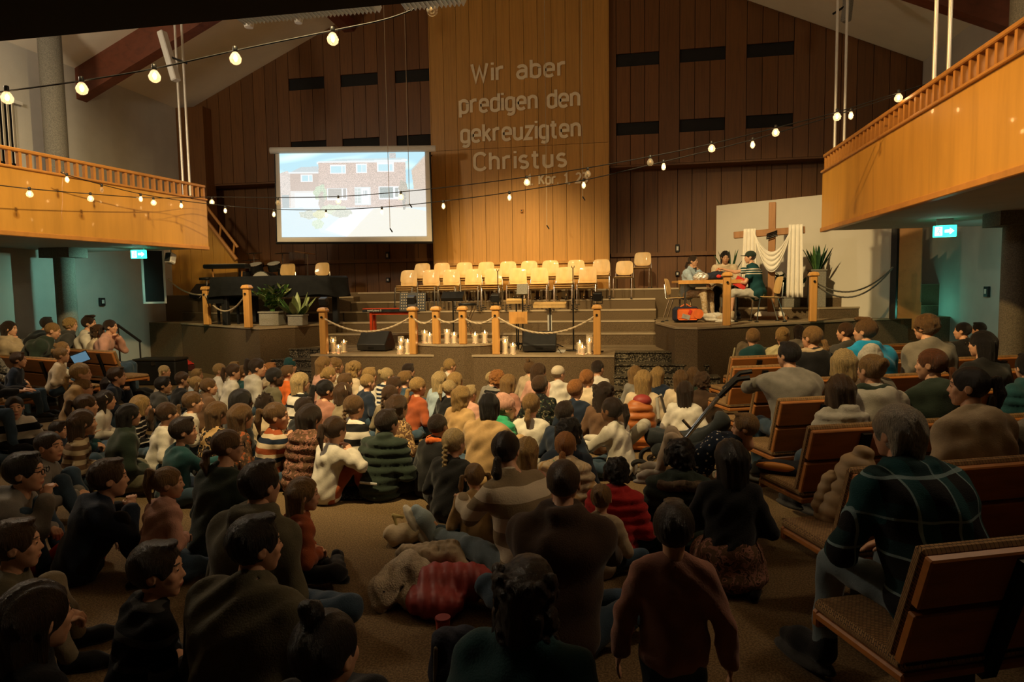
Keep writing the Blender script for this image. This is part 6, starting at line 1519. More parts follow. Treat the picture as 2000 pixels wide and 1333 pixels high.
p = aty(415, 560, 14.5); stl = tag(empty('drum_stool', (p[0] - .15, 14.5, 1.6)), 'small round black stool by the electric piano', 'stool'); MB().lathe([(.16, .44), (.17, .47), (.16, .5), (.0, .51)], 18).build('seat', m_black, stl, True); MB().cyl((0, 0, 0), (0, 0, .44), .02).build('post', m_chrome, stl)
for k in range(3): MB().tube([(0, 0, .2), (.2 * math.cos(k * 2.1), .2 * math.sin(k * 2.1), .01)], .012, 6).build('leg', m_chrome, stl)
# drum kit
m_shell = plain('drum_shell', (.03, .03, .032), .2, metal=.4); m_cym = plain('cymbal', (.06, .05, .035), .45, metal=.6)
p = aty(520, 540, 15.3); dk = tag(empty('drum_kit', (p[0], 15.35, 1.69)), 'dark drum kit with cymbals behind the piano', 'drums')
def drum(x, y, z, r, h, tilt, nm):
    M_ = T(x, y, z) @ RX(tilt); s_ = MB().cyl((0, 0, 0), (0, 0, h), r, n=20, M=M_).build(nm, m_shell, dk, True); MB().cyl((0, 0, h), (0, 0, h + .008), r * .97, n=20, M=M_).build('drum_head', m_offw, s_, True); MB().tube([(r * 1.03 * math.cos(t), r * 1.03 * math.sin(t), h) for t in np.linspace(0, 2 * PI, 21)], .01, 5, False, M_).build('hoop', m_chrome, s_, True)
drum(-.28, 0, .55, .17, .2, .35, 'tom'); drum(.22, 0, .58, .16, .18, .35, 'tom'); drum(0, .1, .28, .27, .4, PI / 2, 'bass_drum'); drum(-.62, -.05, .2, .2, .36, 0, 'floor_tom'); drum(.55, -.1, .45, .18, .15, 0, 'snare')
def cymbal(x, y, z, r, tilt=.12):
    MB().lathe([(.0, .02), (.04, .018), (r, 0), (r, -.004), (.04, .012)], 22, M=T(x, y, z) @ RX(tilt)).build('cymbal', m_cym, dk, True); MB().cyl((x, y, -.0), (x, y, z), .012, n=8).build('cymbal_stand', m_chrome, dk, True)
cymbal(-.40, .1, 1.02, .2); cymbal(.38, .1, 1.0, .2); cymbal(-.62, .3, .86, .22)
ch_ = tag(empty('bar_chimes', (aty(588, 510, 15.2)[0], 15.1, 1.69)), 'row of metal bar chimes on a stand right of the drums', 'chimes')
MB().box(-.26, .26, -.015, .015, .98, 1.0, RY(.16)).build('beam', m_rail, ch_); MB().cyl((.22, 0, 0), (.22, 0, .95), .012).build('stand', m_chrome, ch_)
bm_ = MB().cyl((0, 0, -.17), (0, 0, 0), .005, n=5).mesh('chime', m_chrome)
for k in range(24): x = -.25 + .5 * k / 23; link('chime', bm_, ch_, T(x, 0, .97 - x * .16) @ Matrix.Diagonal((1, 1, 1.1 - .6 * k / 23, 1)))
# red keyboard
p = aty(763, 606, 12.2); rk = tag(empty('red_stage_piano', (p[0], 12.35, .61), .02), 'red electric stage piano on red legs at the left of the platform', 'keyboard')
m_redk = plain('red_lacquer', (.50, .05, .012), .3, coat=.3); hk = Vector(aty(763, 606, 12.2)).z - .61
MB().box(-.58, .58, -.14, .16, hk - .02, hk + .035, ch=.008).build('body', m_redk, rk); MB().box(-.575, .575, -.15, -.14, hk - .04, hk + .02).build('back_panel', m_black, rk)
link('lettering', text_mesh('nord piano 5', .055, m_print), rk, T(-.33, -.153, hk - .022) @ RX(PI / 2))
for x in (-.42, -.2, -.05, .1): MB().box(x + .2, x + .28, -.152, -.149, hk - .025, hk - .005).build('socket', m_blackm, rk)
for s in (-1, 1):
    MB().box(s * .42 - .025, s * .42 + .025, -.12, -.06, 0, hk - .04).build('leg', m_redk, rk); MB().box(s * .42 - .025, s * .42 + .025, .06, .12, 0, hk - .04).build('leg', m_redk, rk)
MB().box(-.42, .42, -.11, -.07, hk - .09, hk - .04).build('crossbar', m_redk, rk)
# music stands and microphone stands
def mstand(px, py, y, z0, label, w_=.5, h=.3, tilt=.3, holes=False, mat=None, base=True):
    p = aty(px, py, y); r = tag(empty('music_stand', (p[0], y, z0)), label, 'music stand', 'music stands and reading desks on the platform'); hz = p[2] - z0
    MB().box(-w_ / 2, w_ / 2, -.008, .008, -h / 2, h / 2, T(0, 0, hz) @ RX(-tilt)).build('desk', mat or m_black, r); MB().box(-w_ / 2, w_ / 2, 0, .06, -h / 2, -h / 2 + .012, T(0, 0, hz) @ RX(-tilt)).build('lip', mat or m_black, r)
    if holes:
        hm_ = MB().cyl((0, -.010, 0), (0, -.0125, 0), .012, n=10).mesh('hole', m_nose)
        for i in range(10):
            for j in range(6):
                if 3 <= i <= 6 and j > 0: continue
                link('hole', hm_, r, T(0, 0, hz) @ RX(-tilt) @ T(-w_ / 2 + .04 + i * (w_ - .08) / 9, 0, -h / 2 + .04 + j * (h - .07) / 5))
    MB().cyl((0, .01, 0), (0, .01, hz), .014, n=8).build('pole', m_blackm, r)
    for k in range(3): MB().tube([(0, .01, .12), (.26 * math.cos(k * 2.1 + .5), .26 * math.sin(k * 2.1 + .5), .01)], .010, 6).build('foot', m_blackm, r)
    return r
mstand(806, 590, 11.9, .61, 'black perforated music stand behind the second post', .50, .34, .2, True)
mstand(884, 577, 12.2, .61, 'black music desk on a single pole, centre of the platform', .42, .2, .9)
mstand(1020, 565, 12.0, .61, 'grey reading desk with black neck right of the centre', .2, .2, .4, mat=m_plant)
mstand(1012, 621, 12.0, .61, 'plain wooden board on two poles behind the long rope', .34, .22, .05, mat=m_post)
mstand(1008, 586, 12.05, .61, 'pale wooden shelf desk left of the right monitor', .36, .08, 1.1, mat=m_ply)
mstand(1074, 593, 12.3, .61, 'flat open book desk behind the right monitor', .60, .2, 1.35, mat=m_ply)
def micstand(px, py0, py1, y, z0, label):
    a = aty(px, py0, y); r = tag(empty('microphone_stand', (a[0], y, z0)), label, 'stand', 'microphone stands'); h = a[2] - z0
    MB().cyl((0, 0, 0), (0, 0, h * .6), .014, n=8).build('lower_tube', m_blackm, r); MB().cyl((0, 0, h * .6), (0, 0, h), .009, n=8).build('upper_tube', m_blackm, r); MB().cyl((0, 0, .0), (0, 0, .02), .14, n=20).build('base', m_blackm, r)
    MB().tube([(-.022, 0, h + .04), (-.02, 0, h + .01), (0, 0, h), (.02, 0, h + .01), (.022, 0, h + .04)], .006, 6).build('clip', m_blackm, r); MB().cyl((0, 0, h * .58), (0, 0, h * .64), .02, n=8).build('collar', m_blackm, r)
micstand(1119, 524, 690, 11.7, .61, 'tall black microphone stand right of the right monitor'); micstand(972, 530, 600, 12.3, .61, 'black microphone stand behind the post right of the pulpit')
# wooden lectern upright, stool, guitar
p = aty(1074, 640, 12.4); lc = tag(empty('sign_holder', (p[0], 12.4, .61)), 'narrow white upright board behind the right monitor', 'stand'); MB().box(-.04, .04, -.02, .02, 0, .72, ch=.006).build('upright', m_offw, lc); MB().box(-.15, .15, -.1, .1, 0, .03).build('base', m_blackm, lc)
p = aty(912, 592, 12.2); gs = tag(empty('round_stool', (p[0], 12.25, .61)), 'round stool with crossed chrome legs behind the pulpit', 'stool'); hz = p[2] - .61
MB().lathe([(.17, hz - .05), (.18, hz - .02), (.17, hz), (0, hz + .005)], 18).build('seat', m_black, gs, True)
for s in (-1, 1):
    for y_ in (-.12, .12): MB().tube([(s * .14, y_, hz - .05), (-s * .2, y_, .01)], .010, 6).build('leg', m_chrome, gs)
m_guit = wood('guitar_wood', (.20, .05, .015), .6, .25, (8, 2, 8), coat=.4)
p = aty(880, 643, 12.5); gt = tag(empty('guitar', (p[0], 12.5, .70), 0), 'brown acoustic guitar lying on its side behind the pulpit posts', 'guitar')
go_ = [(.18 * math.cos(t) * (1 + .12 * math.cos(2 * t)), .14 * math.sin(t) * (1 - .25 * math.exp(-((math.cos(t) - .15) / .25) ** 2))) for t in np.linspace(0, 2 * PI, 28)[:-1]]
MB().prism(go_, -.045, .045, RX(PI / 2 - .1)).build('body', m_guit, gt, True); MB().box(.16, .52, -.012, .012, -.03, .03).build('neck', m_blackw, gt); MB().box(.52, .64, -.01, .01, -.04, .04).build('headstock', m_guit, gt)
MB().cyl((.03, -.047, 0), (.03, -.049, 0), .045, n=16).build('sound_hole', m_black, gt)
b = MB(); b.tube([atz(x, y, .62) for x, y in ((760, 672), (752, 668), (742, 675), (730, 672), (722, 676))], .006, 5); tag(b.build('floor_cable', m_black), 'black cable lying on the platform behind the left monitor', 'cable')
b = MB(); b.tube([atz(x, y, .62) for x, y in ((1096, 690), (1092, 684), (1084, 676), (1082, 668), (1090, 660))], .006, 5); tag(b.build('floor_cable', m_black), 'black cable trailing from the right monitor', 'cable')
q_ = [Vector(atz(x, y, .613)) for x, y in ((1086, 688), (1102, 689), (1106, 684), (1090, 683))]; tag(MB().prism([(v.x, v.y) for v in q_], .611, .616).build('paper_sheet', m_offw), 'white paper sheet on the platform by the right monitor', 'paper')
# ------------------------------------------------------------------ things at the stage table
o = tag(empty('silver_bag', onT(1368, 12.62), s=.72), 'crumpled silver bag on the stage table', 'bag')
blob('bag_body', [rc((-.10, 0, .08), (.12, 0, .09), .08, .09, .04), el((.0, 0, .16), (.10, .07, .05), .05), el((-.1, .02, .05), (.08, .08, .05), .04)], .014, m_silver, o, folds(.008, 40, 2)); MB().cyl((-.04, -.07, 0), (-.04, -.07, .06), .025).build('knot', m_silver, o)
o = tag(empty('dark_backpack', onT(1398, 12.66), s=.72), 'dark backpack lying open on the stage table', 'backpack')
blob('bag_body', [rc((-.16, 0, .09), (.16, 0, .11), .10, .11, .05), el((.02, -.05, .14), (.14, .08, .09), .05)], .016, m_navy, o, folds(.006, 30, 4)); blob('red_pocket', [el((.06, -.11, .10), (.07, .03, .05), .02)], .01, m_red, o); MB().tube([(.0, -.02, .2), (.06, -.04, .30), (.12, -.02, .22)], .012, 6).build('handle', m_orange, o)
o = tag(empty('red_booklet', (CHR.x - .48, 12.45, 1.06 + .70)), 'red folded booklet held at the edge of the stage table', 'booklet'); MB().box(-.12, .10, -.006, .006, -.09, .09, RY(.5)).build('cover', m_red, o); MB().box(-.11, .09, .007, .010, -.08, .08, RY(.5)).build('pages', m_offw, o)
p = atz(1340, 631, 1.06); o = tag(empty('orange_backpack', (p[0], p[1] + .12, 1.06), .1), 'orange and navy school bag on the stage floor under the table', 'bag')
MB().box(-.23, .23, -.12, .12, .01, .29, ch=.05).build('body', m_navy, o, True); MB().box(-.17, .20, -.135, -.11, .05, .26, ch=.03).build('flap', m_orange, o, True); MB().cyl((.20, -.15, .16), (.20, -.10, .16), .09, n=18).build('round_pocket', m_orange, o, True); MB().box(-.12, .02, -.145, -.13, .06, .14, RY(.3)).build('reflector', m_silver, o); MB().tube([(-.1, 0, .28), (0, 0, .34), (.1, 0, .28)], .014, 6).build('handle', m_orange, o); MB().box(-.05, .0, -.148, -.13, .16, .24, RY(.4)).build('patch', m_red, o)
# ------------------------------------------------------------------ signs, switches, lamps on the walls
m_sign = emit('sign_green', (.03, .75, .45), 4.0); m_signw = emit('sign_white', (.75, 1.0, .9), 7.0)
def exit_sign(pos, rz, label, s=1.0, energy=6, hang=None, aim=None):
    o = tag(empty('exit_sign', pos, rz, s=s), label, 'sign', 'lit green exit signs')
    MB().box(-.14, .14, -.02, .02, -.08, .08, ch=.006).build('housing', m_sign, o)
    f_ = MB(); f_.box(-.115, -.03, -.024, -.021, -.06, .06); f_.build('door_symbol', m_signw, o)
    f_ = MB(); f_.cyl((-.06, -.024, .042), (-.06, -.028, .042), .011, n=8); f_.tube([(-.065, -.026, .028), (-.075, -.026, -.005), (-.055, -.026, -.025), (-.06, -.026, -.055)], .007, 5); f_.tube([(-.075, -.026, -.005), (-.09, -.026, -.03)], .006, 5); f_.tube([(-.068, -.026, .022), (-.045, -.026, .01)], .005, 5); f_.build('figure_symbol', m_sign, o)
    f_ = MB(); f_.prism([(.11, 0), (.06, .045), (.06, .018), (.0, .018), (.0, -.018), (.06, -.018), (.06, -.045)], .021, .024, RX(PI / 2)); f_.build('arrow_symbol', m_signw, o)
    if hang: MB().box(-.1, .1, -.03, .03, .08, hang, ch=.004).build('mount', m_offw, o)
    l = lamp('SPOT', 'sign_light', tuple(Vector(pos) + Vector((0, -.05, -.13))), energy, (.38, 1.0, .82), aim, .08, 118, .9) if aim else lamp('POINT', 'sign_light', tuple(Vector(pos) + Vector((0, -.12, -.1))), energy, (.22, 1.0, .74), size=.08)
p = atd(271, 497, 12.6); exit_sign(tuple(p), .25, 'lit exit sign under the left gallery', 1.0, 75, 2.6 - p[2], (-11.2, 11.6, 1.3))
p = atd(1845, 452, 9.3); exit_sign(tuple(p), -.35, 'lit exit sign hanging under the right gallery', 1.0, 70, 2.6 - p[2], (6.0, 11.6, 1.2))
p = atd(1776, 598, 13.2); exit_sign(tuple(p), -.5, 'small lit emergency lamp low beside the right wing', .7, 6)
def wallbox(pos, rz, w_, h, label, cat='switch', mat=None, name='wall_box'):
    o = tag(empty(name, pos, rz), label, cat); MB().box(-w_ / 2, w_ / 2, -.03, .02, -h / 2, h / 2, ch=.006).build('case', mat or m_black, o); MB().box(-w_ / 4, w_ / 4, -.034, -.03, -h / 5, h / 4).build('window', m_offw if mat is None else m_black, o); return o
p = atx(199, 590, XL + .03); wallbox(tuple(p), -PI / 2 + PI, .14, .17, 'small dark control box on the left wall under the gallery')
p = atx(1928, 570, XR - .03); wallbox(tuple(p), -PI / 2, .13, .18, 'small dark control box on the right wall under the gallery')
for px, py, lab in ((757, 500, 'dark switch plate on the wall left of the golden panel'), (758, 547, 'dark socket low on the wall left of the golden panel'), (1323, 486, 'tall dark switch plate on the wall right of the golden panel'), (1323, 535, 'dark socket low on the wall right of the golden panel')):
    p = aty(px, py, 16.16); wallbox(tuple(p), 0, .09, .2 if 'plate' in lab else .11, lab)
p = aty(1019, 412, 15.57); wallbox(tuple(p), 0, .06, .08, 'small brass plate on the golden panel below the verse', 'plate', m_rail, 'name_plate')
# white framed dark panel and small speaker on the left below the gallery
p = atd(300, 540, 13.9); o = tag(empty('framed_panel', (p[0], p[1], p[2]), .9), 'dark panel with white frame beside the left wing', 'panel'); MB().box(-.2, .2, -.01, .02, -.55, .55).build('panel', m_dark, o)
for s in (-1, 1): MB().box(s * .2 - .02, s * .2 + .02, -.02, .03, -.57, .57).build('frame_side', m_offw, o)
MB().box(-.2, .2, -.02, .03, -.57, -.53).build('frame_bottom', m_offw, o); MB().box(-.2, .2, -.02, .03, .53, .57).build('frame_top', m_offw, o)
p = atd(1768, 520, 12.9); o = tag(empty('framed_panel', (p[0], p[1], p[2]), -.9), 'dark panel with white frame beside the right wing', 'panel'); MB().box(-.26, .26, -.01, .02, -.65, .65).build('panel', m_dark, o)
MB().box(-.28, -.25, -.02, .03, -.67, .67).build('frame_side', m_offw, o); MB().box(-.26, .26, -.02, .03, -.67, -.64).build('frame_bottom', m_offw, o)
p = atd(333, 505, 12.6); o = tag(empty('wall_speaker', tuple(p)), 'small white loudspeaker hanging below the left gallery end', 'speaker'); MB().box(-.07, .07, -.08, .08, -.1, .1, RX(-.3), ch=.02).build('case', m_offw, o, True); MB().box(-.055, .055, -.086, -.08, -.08, .08, RX(-.3)).build('grille', m_grille, o); MB().cyl((0, .02, .08), (0, .02, 2.6 - p[2]), .012).build('bracket', m_offw, o)
# left wing wall with stair rail
o = empty('wall_stair_side'); struct(o, 'golden boarded wall with a sloping stair rail left of the stage')
xa, xb = aty(328, 500, 14.9)[0], aty(462, 500, 14.9)[0]; za = aty(398, 425, 14.9)[2]; zb = aty(460, 510, 14.9)[2]
nb_ = 6
for k in range(nb_):
    x0 = xa + (xb - xa) * k / nb_; x1 = xa + (xb - xa) * (k + 1) / nb_; xs0 = aty(398, 425, 14.9)[0]
    top_ = lambda x: za + .35 if x < xs0 - .6 else za + (zb - za) * (x - xs0) / (xb - xs0)
    b = MB(); g_ = .004; b.add([(x0 + g_, 14.9, 1.0), (x1 - g_, 14.9, 1.0), (x1 - g_, 14.95, 1.0), (x0 + g_, 14.95, 1.0), (x0 + g_, 14.9, top_(x0)), (x1 - g_, 14.9, top_(x1)), (x1 - g_, 14.95, top_(x1)), (x0 + g_, 14.95, top_(x0))], [(3, 2, 1, 0), (4, 5, 6, 7), (0, 1, 5, 4), (1, 2, 6, 5), (2, 3, 7, 6), (3, 0, 4, 7)]); b.build('board', m_golden, o)
a_, c_ = Vector(aty(396, 422, 14.86)), Vector(aty(462, 508, 14.86)); MB().tube([a_, c_], .05, 6).build('string_board', m_rail, o); MB().tube([a_ + Vector((.05, 0, .30)), c_ + Vector((.05, 0, .30))], .035, 8).build('handrail', m_rail, o)
for t in (.1, .5, .9): v = a_.lerp(c_, t); MB().tube([v, v + Vector((.05, 0, .30))], .025, 6).build('baluster', m_rail, o)
# blinds, partition panels and rails at the side walls
o = empty('window_1'); struct(o, 'window with vertical blinds above the left gallery')
bl_ = MB().box(-.006, .006, -.045, .045, -1.1, 0).mesh('blind_slat', m_white)
for k in range(22): link('blind_slat', bl_, o, T(XL + .08, 8.6 + k * .1, 5.25) @ RZ(.5))
MB().box(XL, XL + .1, 8.4, 10.9, 5.25, 5.31).build('blind_rail', m_offw, o); MB().box(XL - .02, XL + .01, 8.5, 10.8, 4.05, 5.25).build('pane', m_dark, o)
o = tag(empty('folding_partition', (XL + .12, 8.8, 0)), 'pale fabric folding partition on the left wall below the gallery', 'partition')
for k in range(4): MB().box(-.03, .03, -1.6 + k * .8, -.82 + k * .8, .95, 2.5).build('panel', m_white, o)
MB().box(-.04, .05, -1.65, 1.65, .88, .95).build('bottom_rail', m_blackm, o)
a_, c_ = Vector(atd(228, 634, 12.4)), Vector(atd(275, 668, 12.8)); o = tag(empty('stair_handrail', a_), 'dark sloping handrail in front of the left wall', 'handrail'); MB().tube([(0, 0, 0), c_ - a_], .025, 8).build('rail', m_black, o)
for t in (.05, .95): v = (c_ - a_) * t; MB().cyl(v, (v.x, v.y, -a_.z), .015).build('post', m_black, o)
# louvred lamps at the edge of the rear gallery
for x0, x1, lab in ((465, 738, 'louvred ceiling lamp at the edge of the dark rear gallery'), (785, 905, 'second louvred lamp at the top edge of the picture')):
    a_ = Vector(aty(x0, 36 if x0 < 700 else 8, 2.12)); c_ = Vector(aty(x1, 12 if x0 < 700 else -2, 2.12)); L = c_.x - a_.x
    o = tag(empty('louvre_lamp', (a_.x, 2.12, a_.z - .012)), lab, 'lamp', 'louvred lamps'); MB().box(0, L, -.04, .03, .02, .05).build('housing', emit('louvre_housing_glow', (1, .9, .72), .7), o); n_ = int(L / .014)  # housing glow stands in for light reflected by the louvres
    sl_ = MB().box(-.0015, .0015, -.035, .028, 0, .02).mesh('louvre_slat', m_metalw)
    for k in range(n_): link('louvre_slat', sl_, o, T(L * (k + .5) / n_, 0, 0) @ RY(.5))
# ceiling spot housings and column loudspeakers
for n, loc, e, c, t, a, b_2 in LIGHTS:
    d_ = (Vector(t) - Vector(loc)).normalized(); M_ = Matrix.Translation(Vector(loc) - d_ * .26) @ d_.to_track_quat('Z', 'Y').to_matrix().to_4x4()
    lab = {'stage_spot_a': 'black stage spotlight over the left half of the hall', 'stage_spot_b': 'black stage spotlight over the right half of the hall', 'wall_spot': 'black spotlight aimed at the golden panel', 'wing_spot': 'black spotlight aimed at the right wing', 'left_wing_spot': 'black spotlight aimed at the left wing', 'left_gallery_spot': 'black spotlight aimed at the left gallery', 'right_gallery_spot': 'black spotlight aimed at the right gallery', 'right_pew_fill': 'added black spotlight brightening the right pews', 'crowd_spot': 'black spotlight aimed down at the front rows'}.get(n, 'black spotlight ' + n.replace('_', ' '))
    o = tag(empty('stage_spotlight', loc), lab, 'spotlight', 'spotlights under the roof'); M_ = Matrix.Translation(-Vector(loc)) @ M_
    MB().lathe([(.06, -.05), (.09, .0), (.09, .2), (.11, .22), (.11, .24), (.085, .24), (.085, .05), (.0, .04)], 14, M=M_).build('housing', m_black, o, True)
    MB().cyl((0, 0, .0), (0, 0, roof(loc[0]) - loc[2]), .012).build('drop_rod', m_blackm, o) if False else MB().tube([M_ @ Vector((0, 0, .05)), Vector((0, 0, .35)) - d_ * .26, Vector((0, 0, roof(loc[0]) - loc[2])) - d_ * .26], .012, 6).build('drop_rod', m_blackm, o)
for px, py, D_, lab in ((486, 48, 11.0, 'small white ceiling lamp on the left slope nearer the beam'), (583, 40, 12.5, 'small white ceiling lamp on the left slope nearer the panel')):
    p = atd(px, py, D_); o = tag(empty('ceiling_lamp', tuple(p)), lab, 'lamp', 'small ceiling lamps'); MB().lathe([(.0, -.06), (.07, -.05), (.085, .03), (.03, .06)], 14).build('shade', m_offw, o, True); MB().cyl((0, 0, .05), (0, 0, roof(p[0]) - p[2]), .012).build('hanger', m_offw, o)
for a_, c_, lab in (((316, 62, 12.1), (344, 158, 12.1), 'tilted white column loudspeaker beside the left rods'), ((1660, -25, 12.0), (1652, 42, 12.0), 'tilted dark column loudspeaker beside the right rods')):
    A_, B_ = Vector(atd(*a_)), Vector(atd(*c_)); o = tag(empty('column_speaker', (A_ + B_) / 2), lab, 'speaker', 'column loudspeakers'); d_ = (B_ - A_); M_ = d_.to_track_quat('Z', 'Y').to_matrix().to_4x4()
    MB().box(-.075, .075, -.06, .06, -d_.length / 2, d_.length / 2, M_, .015).build('case', m_offw if 'white' in lab else m_plant, o); MB().tube([(0, 0, 0), (.35 if 'white' in lab else -.25, 0, -.15)], .02, 6).build('bracket', m_blackm, o)
# thin cords hanging from the ceiling
for px, p0, p1, y, lab in ((762, 70, 452, 13.4, 'long thin microphone cord hanging before the screen'), (800, 130, 404, 13.6, 'shorter thin cord hanging at the right of the screen'), (1068, 0, 446, 14.0, 'long thin cord hanging before the verse'), (1138, 105, 390, 14.0, 'thin cord with plug hanging right of the verse')):
    b_3 = aty(px, p1, y); o = tag(empty('ceiling_microphone', tuple(b_3)), lab, 'microphone', 'thin cords hanging from the ceiling'); MB().cyl((0, 0, .04), (0, 0, roof(b_3[0]) - b_3[2]), .006, n=6).build('cord', m_nose, o); MB().tube([(0, 0, .06), (.05, 0, -.02)], .014, 6).build('plug', m_black, o)
# ------------------------------------------------------------------ festoon strings
m_bulbon = emit('filament', (1.0, .70, .36), 45); m_bulboff = plain('filament_off', (.3, .2, .1), .4)
m_bglass = clear('bulb_glass', (1, .95, .85), .86)
def _glow(name, st):
    m_ = clear(name, (1, .93, .8), .80); b = m_.node_tree.nodes['Principled BSDF']; b.inputs['Emission Color'].default_value = (1, .7, .36, 1); b.inputs['Emission Strength'].default_value = st; return m_
m_bglow = _glow('bulb_glass_lit', 1.8)
gm = {(k, on): MB().lathe(([(.014, .0), (.03, -.018), (.047, -.05), (.04, -.08), (.02, -.096), (.001, -.099)] if k == 'globe' else [(.013, .0), (.02, -.02), (.030, -.05), (.024, -.08), (.010, -.095), (.001, -.098)]), 12).mesh('bulb', m_bglow if on else m_bglass, 'all') for k in ('globe', 'pear') for on in (0, 1)}
fm = {on: MB().lathe([(.002, -.022), (.012, -.034), (.015, -.052), (.008, -.07), (.001, -.074)], 8).mesh('filament', m_bulbon if on else m_bulboff, 'all') for on in (0, 1)}
sm = MB().lathe([(.008, .045), (.018, .04), (.018, -.002), (.014, -.004)], 10).mesh('socket', m_black, 'all')
def festoon(label, cable, bulbs, kind, Dfun, drop):
    pts = [Vector(atd(x, y, Dfun(x))) for x, y in cable]; o = tag(empty('festoon_string', pts[0]), label, 'string lights', 'festoon light strings'); sp_ = []
    for i in range(len(pts) - 1):
        p0, p1, p2, p3 = pts[max(i - 1, 0)], pts[i], pts[i + 1], pts[min(i + 2, len(pts) - 1)]
        for k in range(6):
            t = k / 6; sp_.append(.5 * ((2 * p1) + (p2 - p0) * t + (2 * p0 - 5 * p1 + 4 * p2 - p3) * t * t + (3 * p1 - p0 - 3 * p2 + p3) * t ** 3) - pts[0])
    sp_.append(pts[-1] - pts[0]); MB().tube(sp_, .007, 5).build('cable', m_black, o)
    for x, y, on in bulbs:
        D_ = Dfun(x); c = Vector(atd(x, y, D_)) - pts[0] + Vector((0, 0, .05)); link('socket', sm, o, Matrix.Translation(c)); bo_ = link('bulb', gm[kind, on], o, Matrix.Translation(c)); link('filament', fm[on], bo_)
def hyp(pts):
    def f_(x):
        for (x0, d0), (x1, d1) in zip(pts[:-1], pts[1:]):
            if x <= x1: t = (x - x0) / (x1 - x0); return 1 / ((1 - t) / d0 + t / d1)
        return pts[-1][1]
    return f_
DB = hyp([(-20, 8.7), (405, 12.6), (1830, 7.55), (2010, 5.6)])
Bb = [(58, 379, 1), (177, 388, 1), (300, 396, 1), (414, 395, 1), (543, 396, 0), (661, 393, 1), (783, 385, 1), (1029, 356, 1), (1148, 340, 0), (1270, 317, 0), (1390, 290, 1), (1515, 259, 1), (1635, 228, 1), (1755, 191, 1)]
festoon('festoon of round bulbs from the left gallery across to the right gallery', [(-10, 361), (58, 369), (177, 379), (300, 387), (414, 385), (545, 386), (661, 384), (783, 375), (905, 362), (1029, 346), (1148, 328), (1270, 306), (1390, 281), (1515, 250), (1635, 219), (1755, 181), (1830, 158), (1990, 108)], Bb, 'globe', DB, .1)
Cb = [(131, 351, 1), (199, 371, 0), (275, 389, 1), (354, 402, 1), (440, 412, 1), (535, 419, 1), (637, 420, 1), (746, 415, 1), (866, 403, 1), (995, 386, 1), (1140, 362, 1), (1296, 326, 1), (1470, 283, 1), (1662, 226, 1)]
DCc = hyp([(100, 9.6), (405, 12.45), (1760, 7.9)])
festoon('festoon of small pear bulbs dipping across the screen', [(118, 336), (131, 342), (199, 361), (275, 379), (354, 392), (440, 402), (535, 409), (637, 410), (746, 405), (866, 393), (995, 376), (1140, 352), (1296, 316), (1470, 273), (1662, 216), (1752, 186)], Cb, 'pear', DCc, .1)
festoon('festoon of large round bulbs high at the upper left', [(-40, 186), (14, 178), (160, 158), (302, 134), (460, 99), (650, 60), (760, 36), (844, 3), (900, -20)], [(14, 191, 1), (160, 173, 1), (302, 149, 1), (460, 114, 1), (650, 76, 1), (844, 19, 0)], 'globe', lambda x: 5.3, .1)
def galhit(px, py):                          # point on the left gallery front seen at this pixel
    d = ray(px, py)[:2]; e = np.array((-.49, -4.1)); A = np.array([[d[0], -e[0]], [d[1], -e[1]]]); u, t = np.linalg.solve(A, np.array((-8.18, 12.0))); return CC + ray(px, py) * u
b = MB(); b.tube([galhit(x, y) for x, y in ((124, 336), (121, 365), (122, 392), (120, 418), (121, 430))], .006, 5); tag(b.build('power_lead', m_rail), 'thin brown power lead hanging down the left gallery front', 'cable')
# ------------------------------------------------------------------ bags, coats and the pushchair among the crowd
def soft(px, py, z, rz, name, label, cat, parts, s=1.0):
    p = atz(px, py, z); o = tag(empty(name, tuple(p), rz, s=s), label, cat)
    for nm, prims, cell, mt, nz in parts: blob(nm, prims, cell, mt, o, nz)
    return o
m_fleece = plain('teddy_fleece', (.46, .38, .27), .95, var=.18, scale=30, bump=1.0, bscale=90); m_dkred = plain('dark_red_nylon', (.28, .035, .03), .55, var=.15); m_rustp = plain('rust_nylon', (.42, .13, .03), .5, var=.15); m_tanp = plain('tan_nylon', (.36, .25, .13), .6, var=.12)
soft(790, 1180, 0, .2, 'fleece_coat', 'cream teddy fleece coat heaped on the floor', 'coat', [('coat_body', [rc((-.12, 0, .10), (.02, .14, .20), .12, .12, .05), rc((.02, .1, .2), (.18, .02, .16), .11, .10, .05), rc((-.14, -.04, .12), (-.15, -.10, .05), .08, .06, .04), el((.1, -.08, .08), (.13, .09, .08), .05)], .016, m_fleece, folds(.012, 24, 3)), ('button', [el((-.12, -.115, .14), (.014, .01, .014), .005)], .007, m_black, None)], s=.78)
soft(848, 1150, .0, .2, 'beige_scarf', 'beige scarf bundled on top of the heaped coats', 'scarf', [('scarf', [rc((-.2, .05, .22), (.12, .05, .26), .055, .06, .03), rc((-.15, -.02, .22), (.16, 0, .22), .05, .05, .02), rc((.12, 0, .24), (.2, -.06, .16), .06, .05, .03), rc((-.2, .05, .24), (-.05, -.04, .25), .05, .05, .02)], .013, cloth(MIX['beige']), folds(.006, 45, 9))], s=.85)
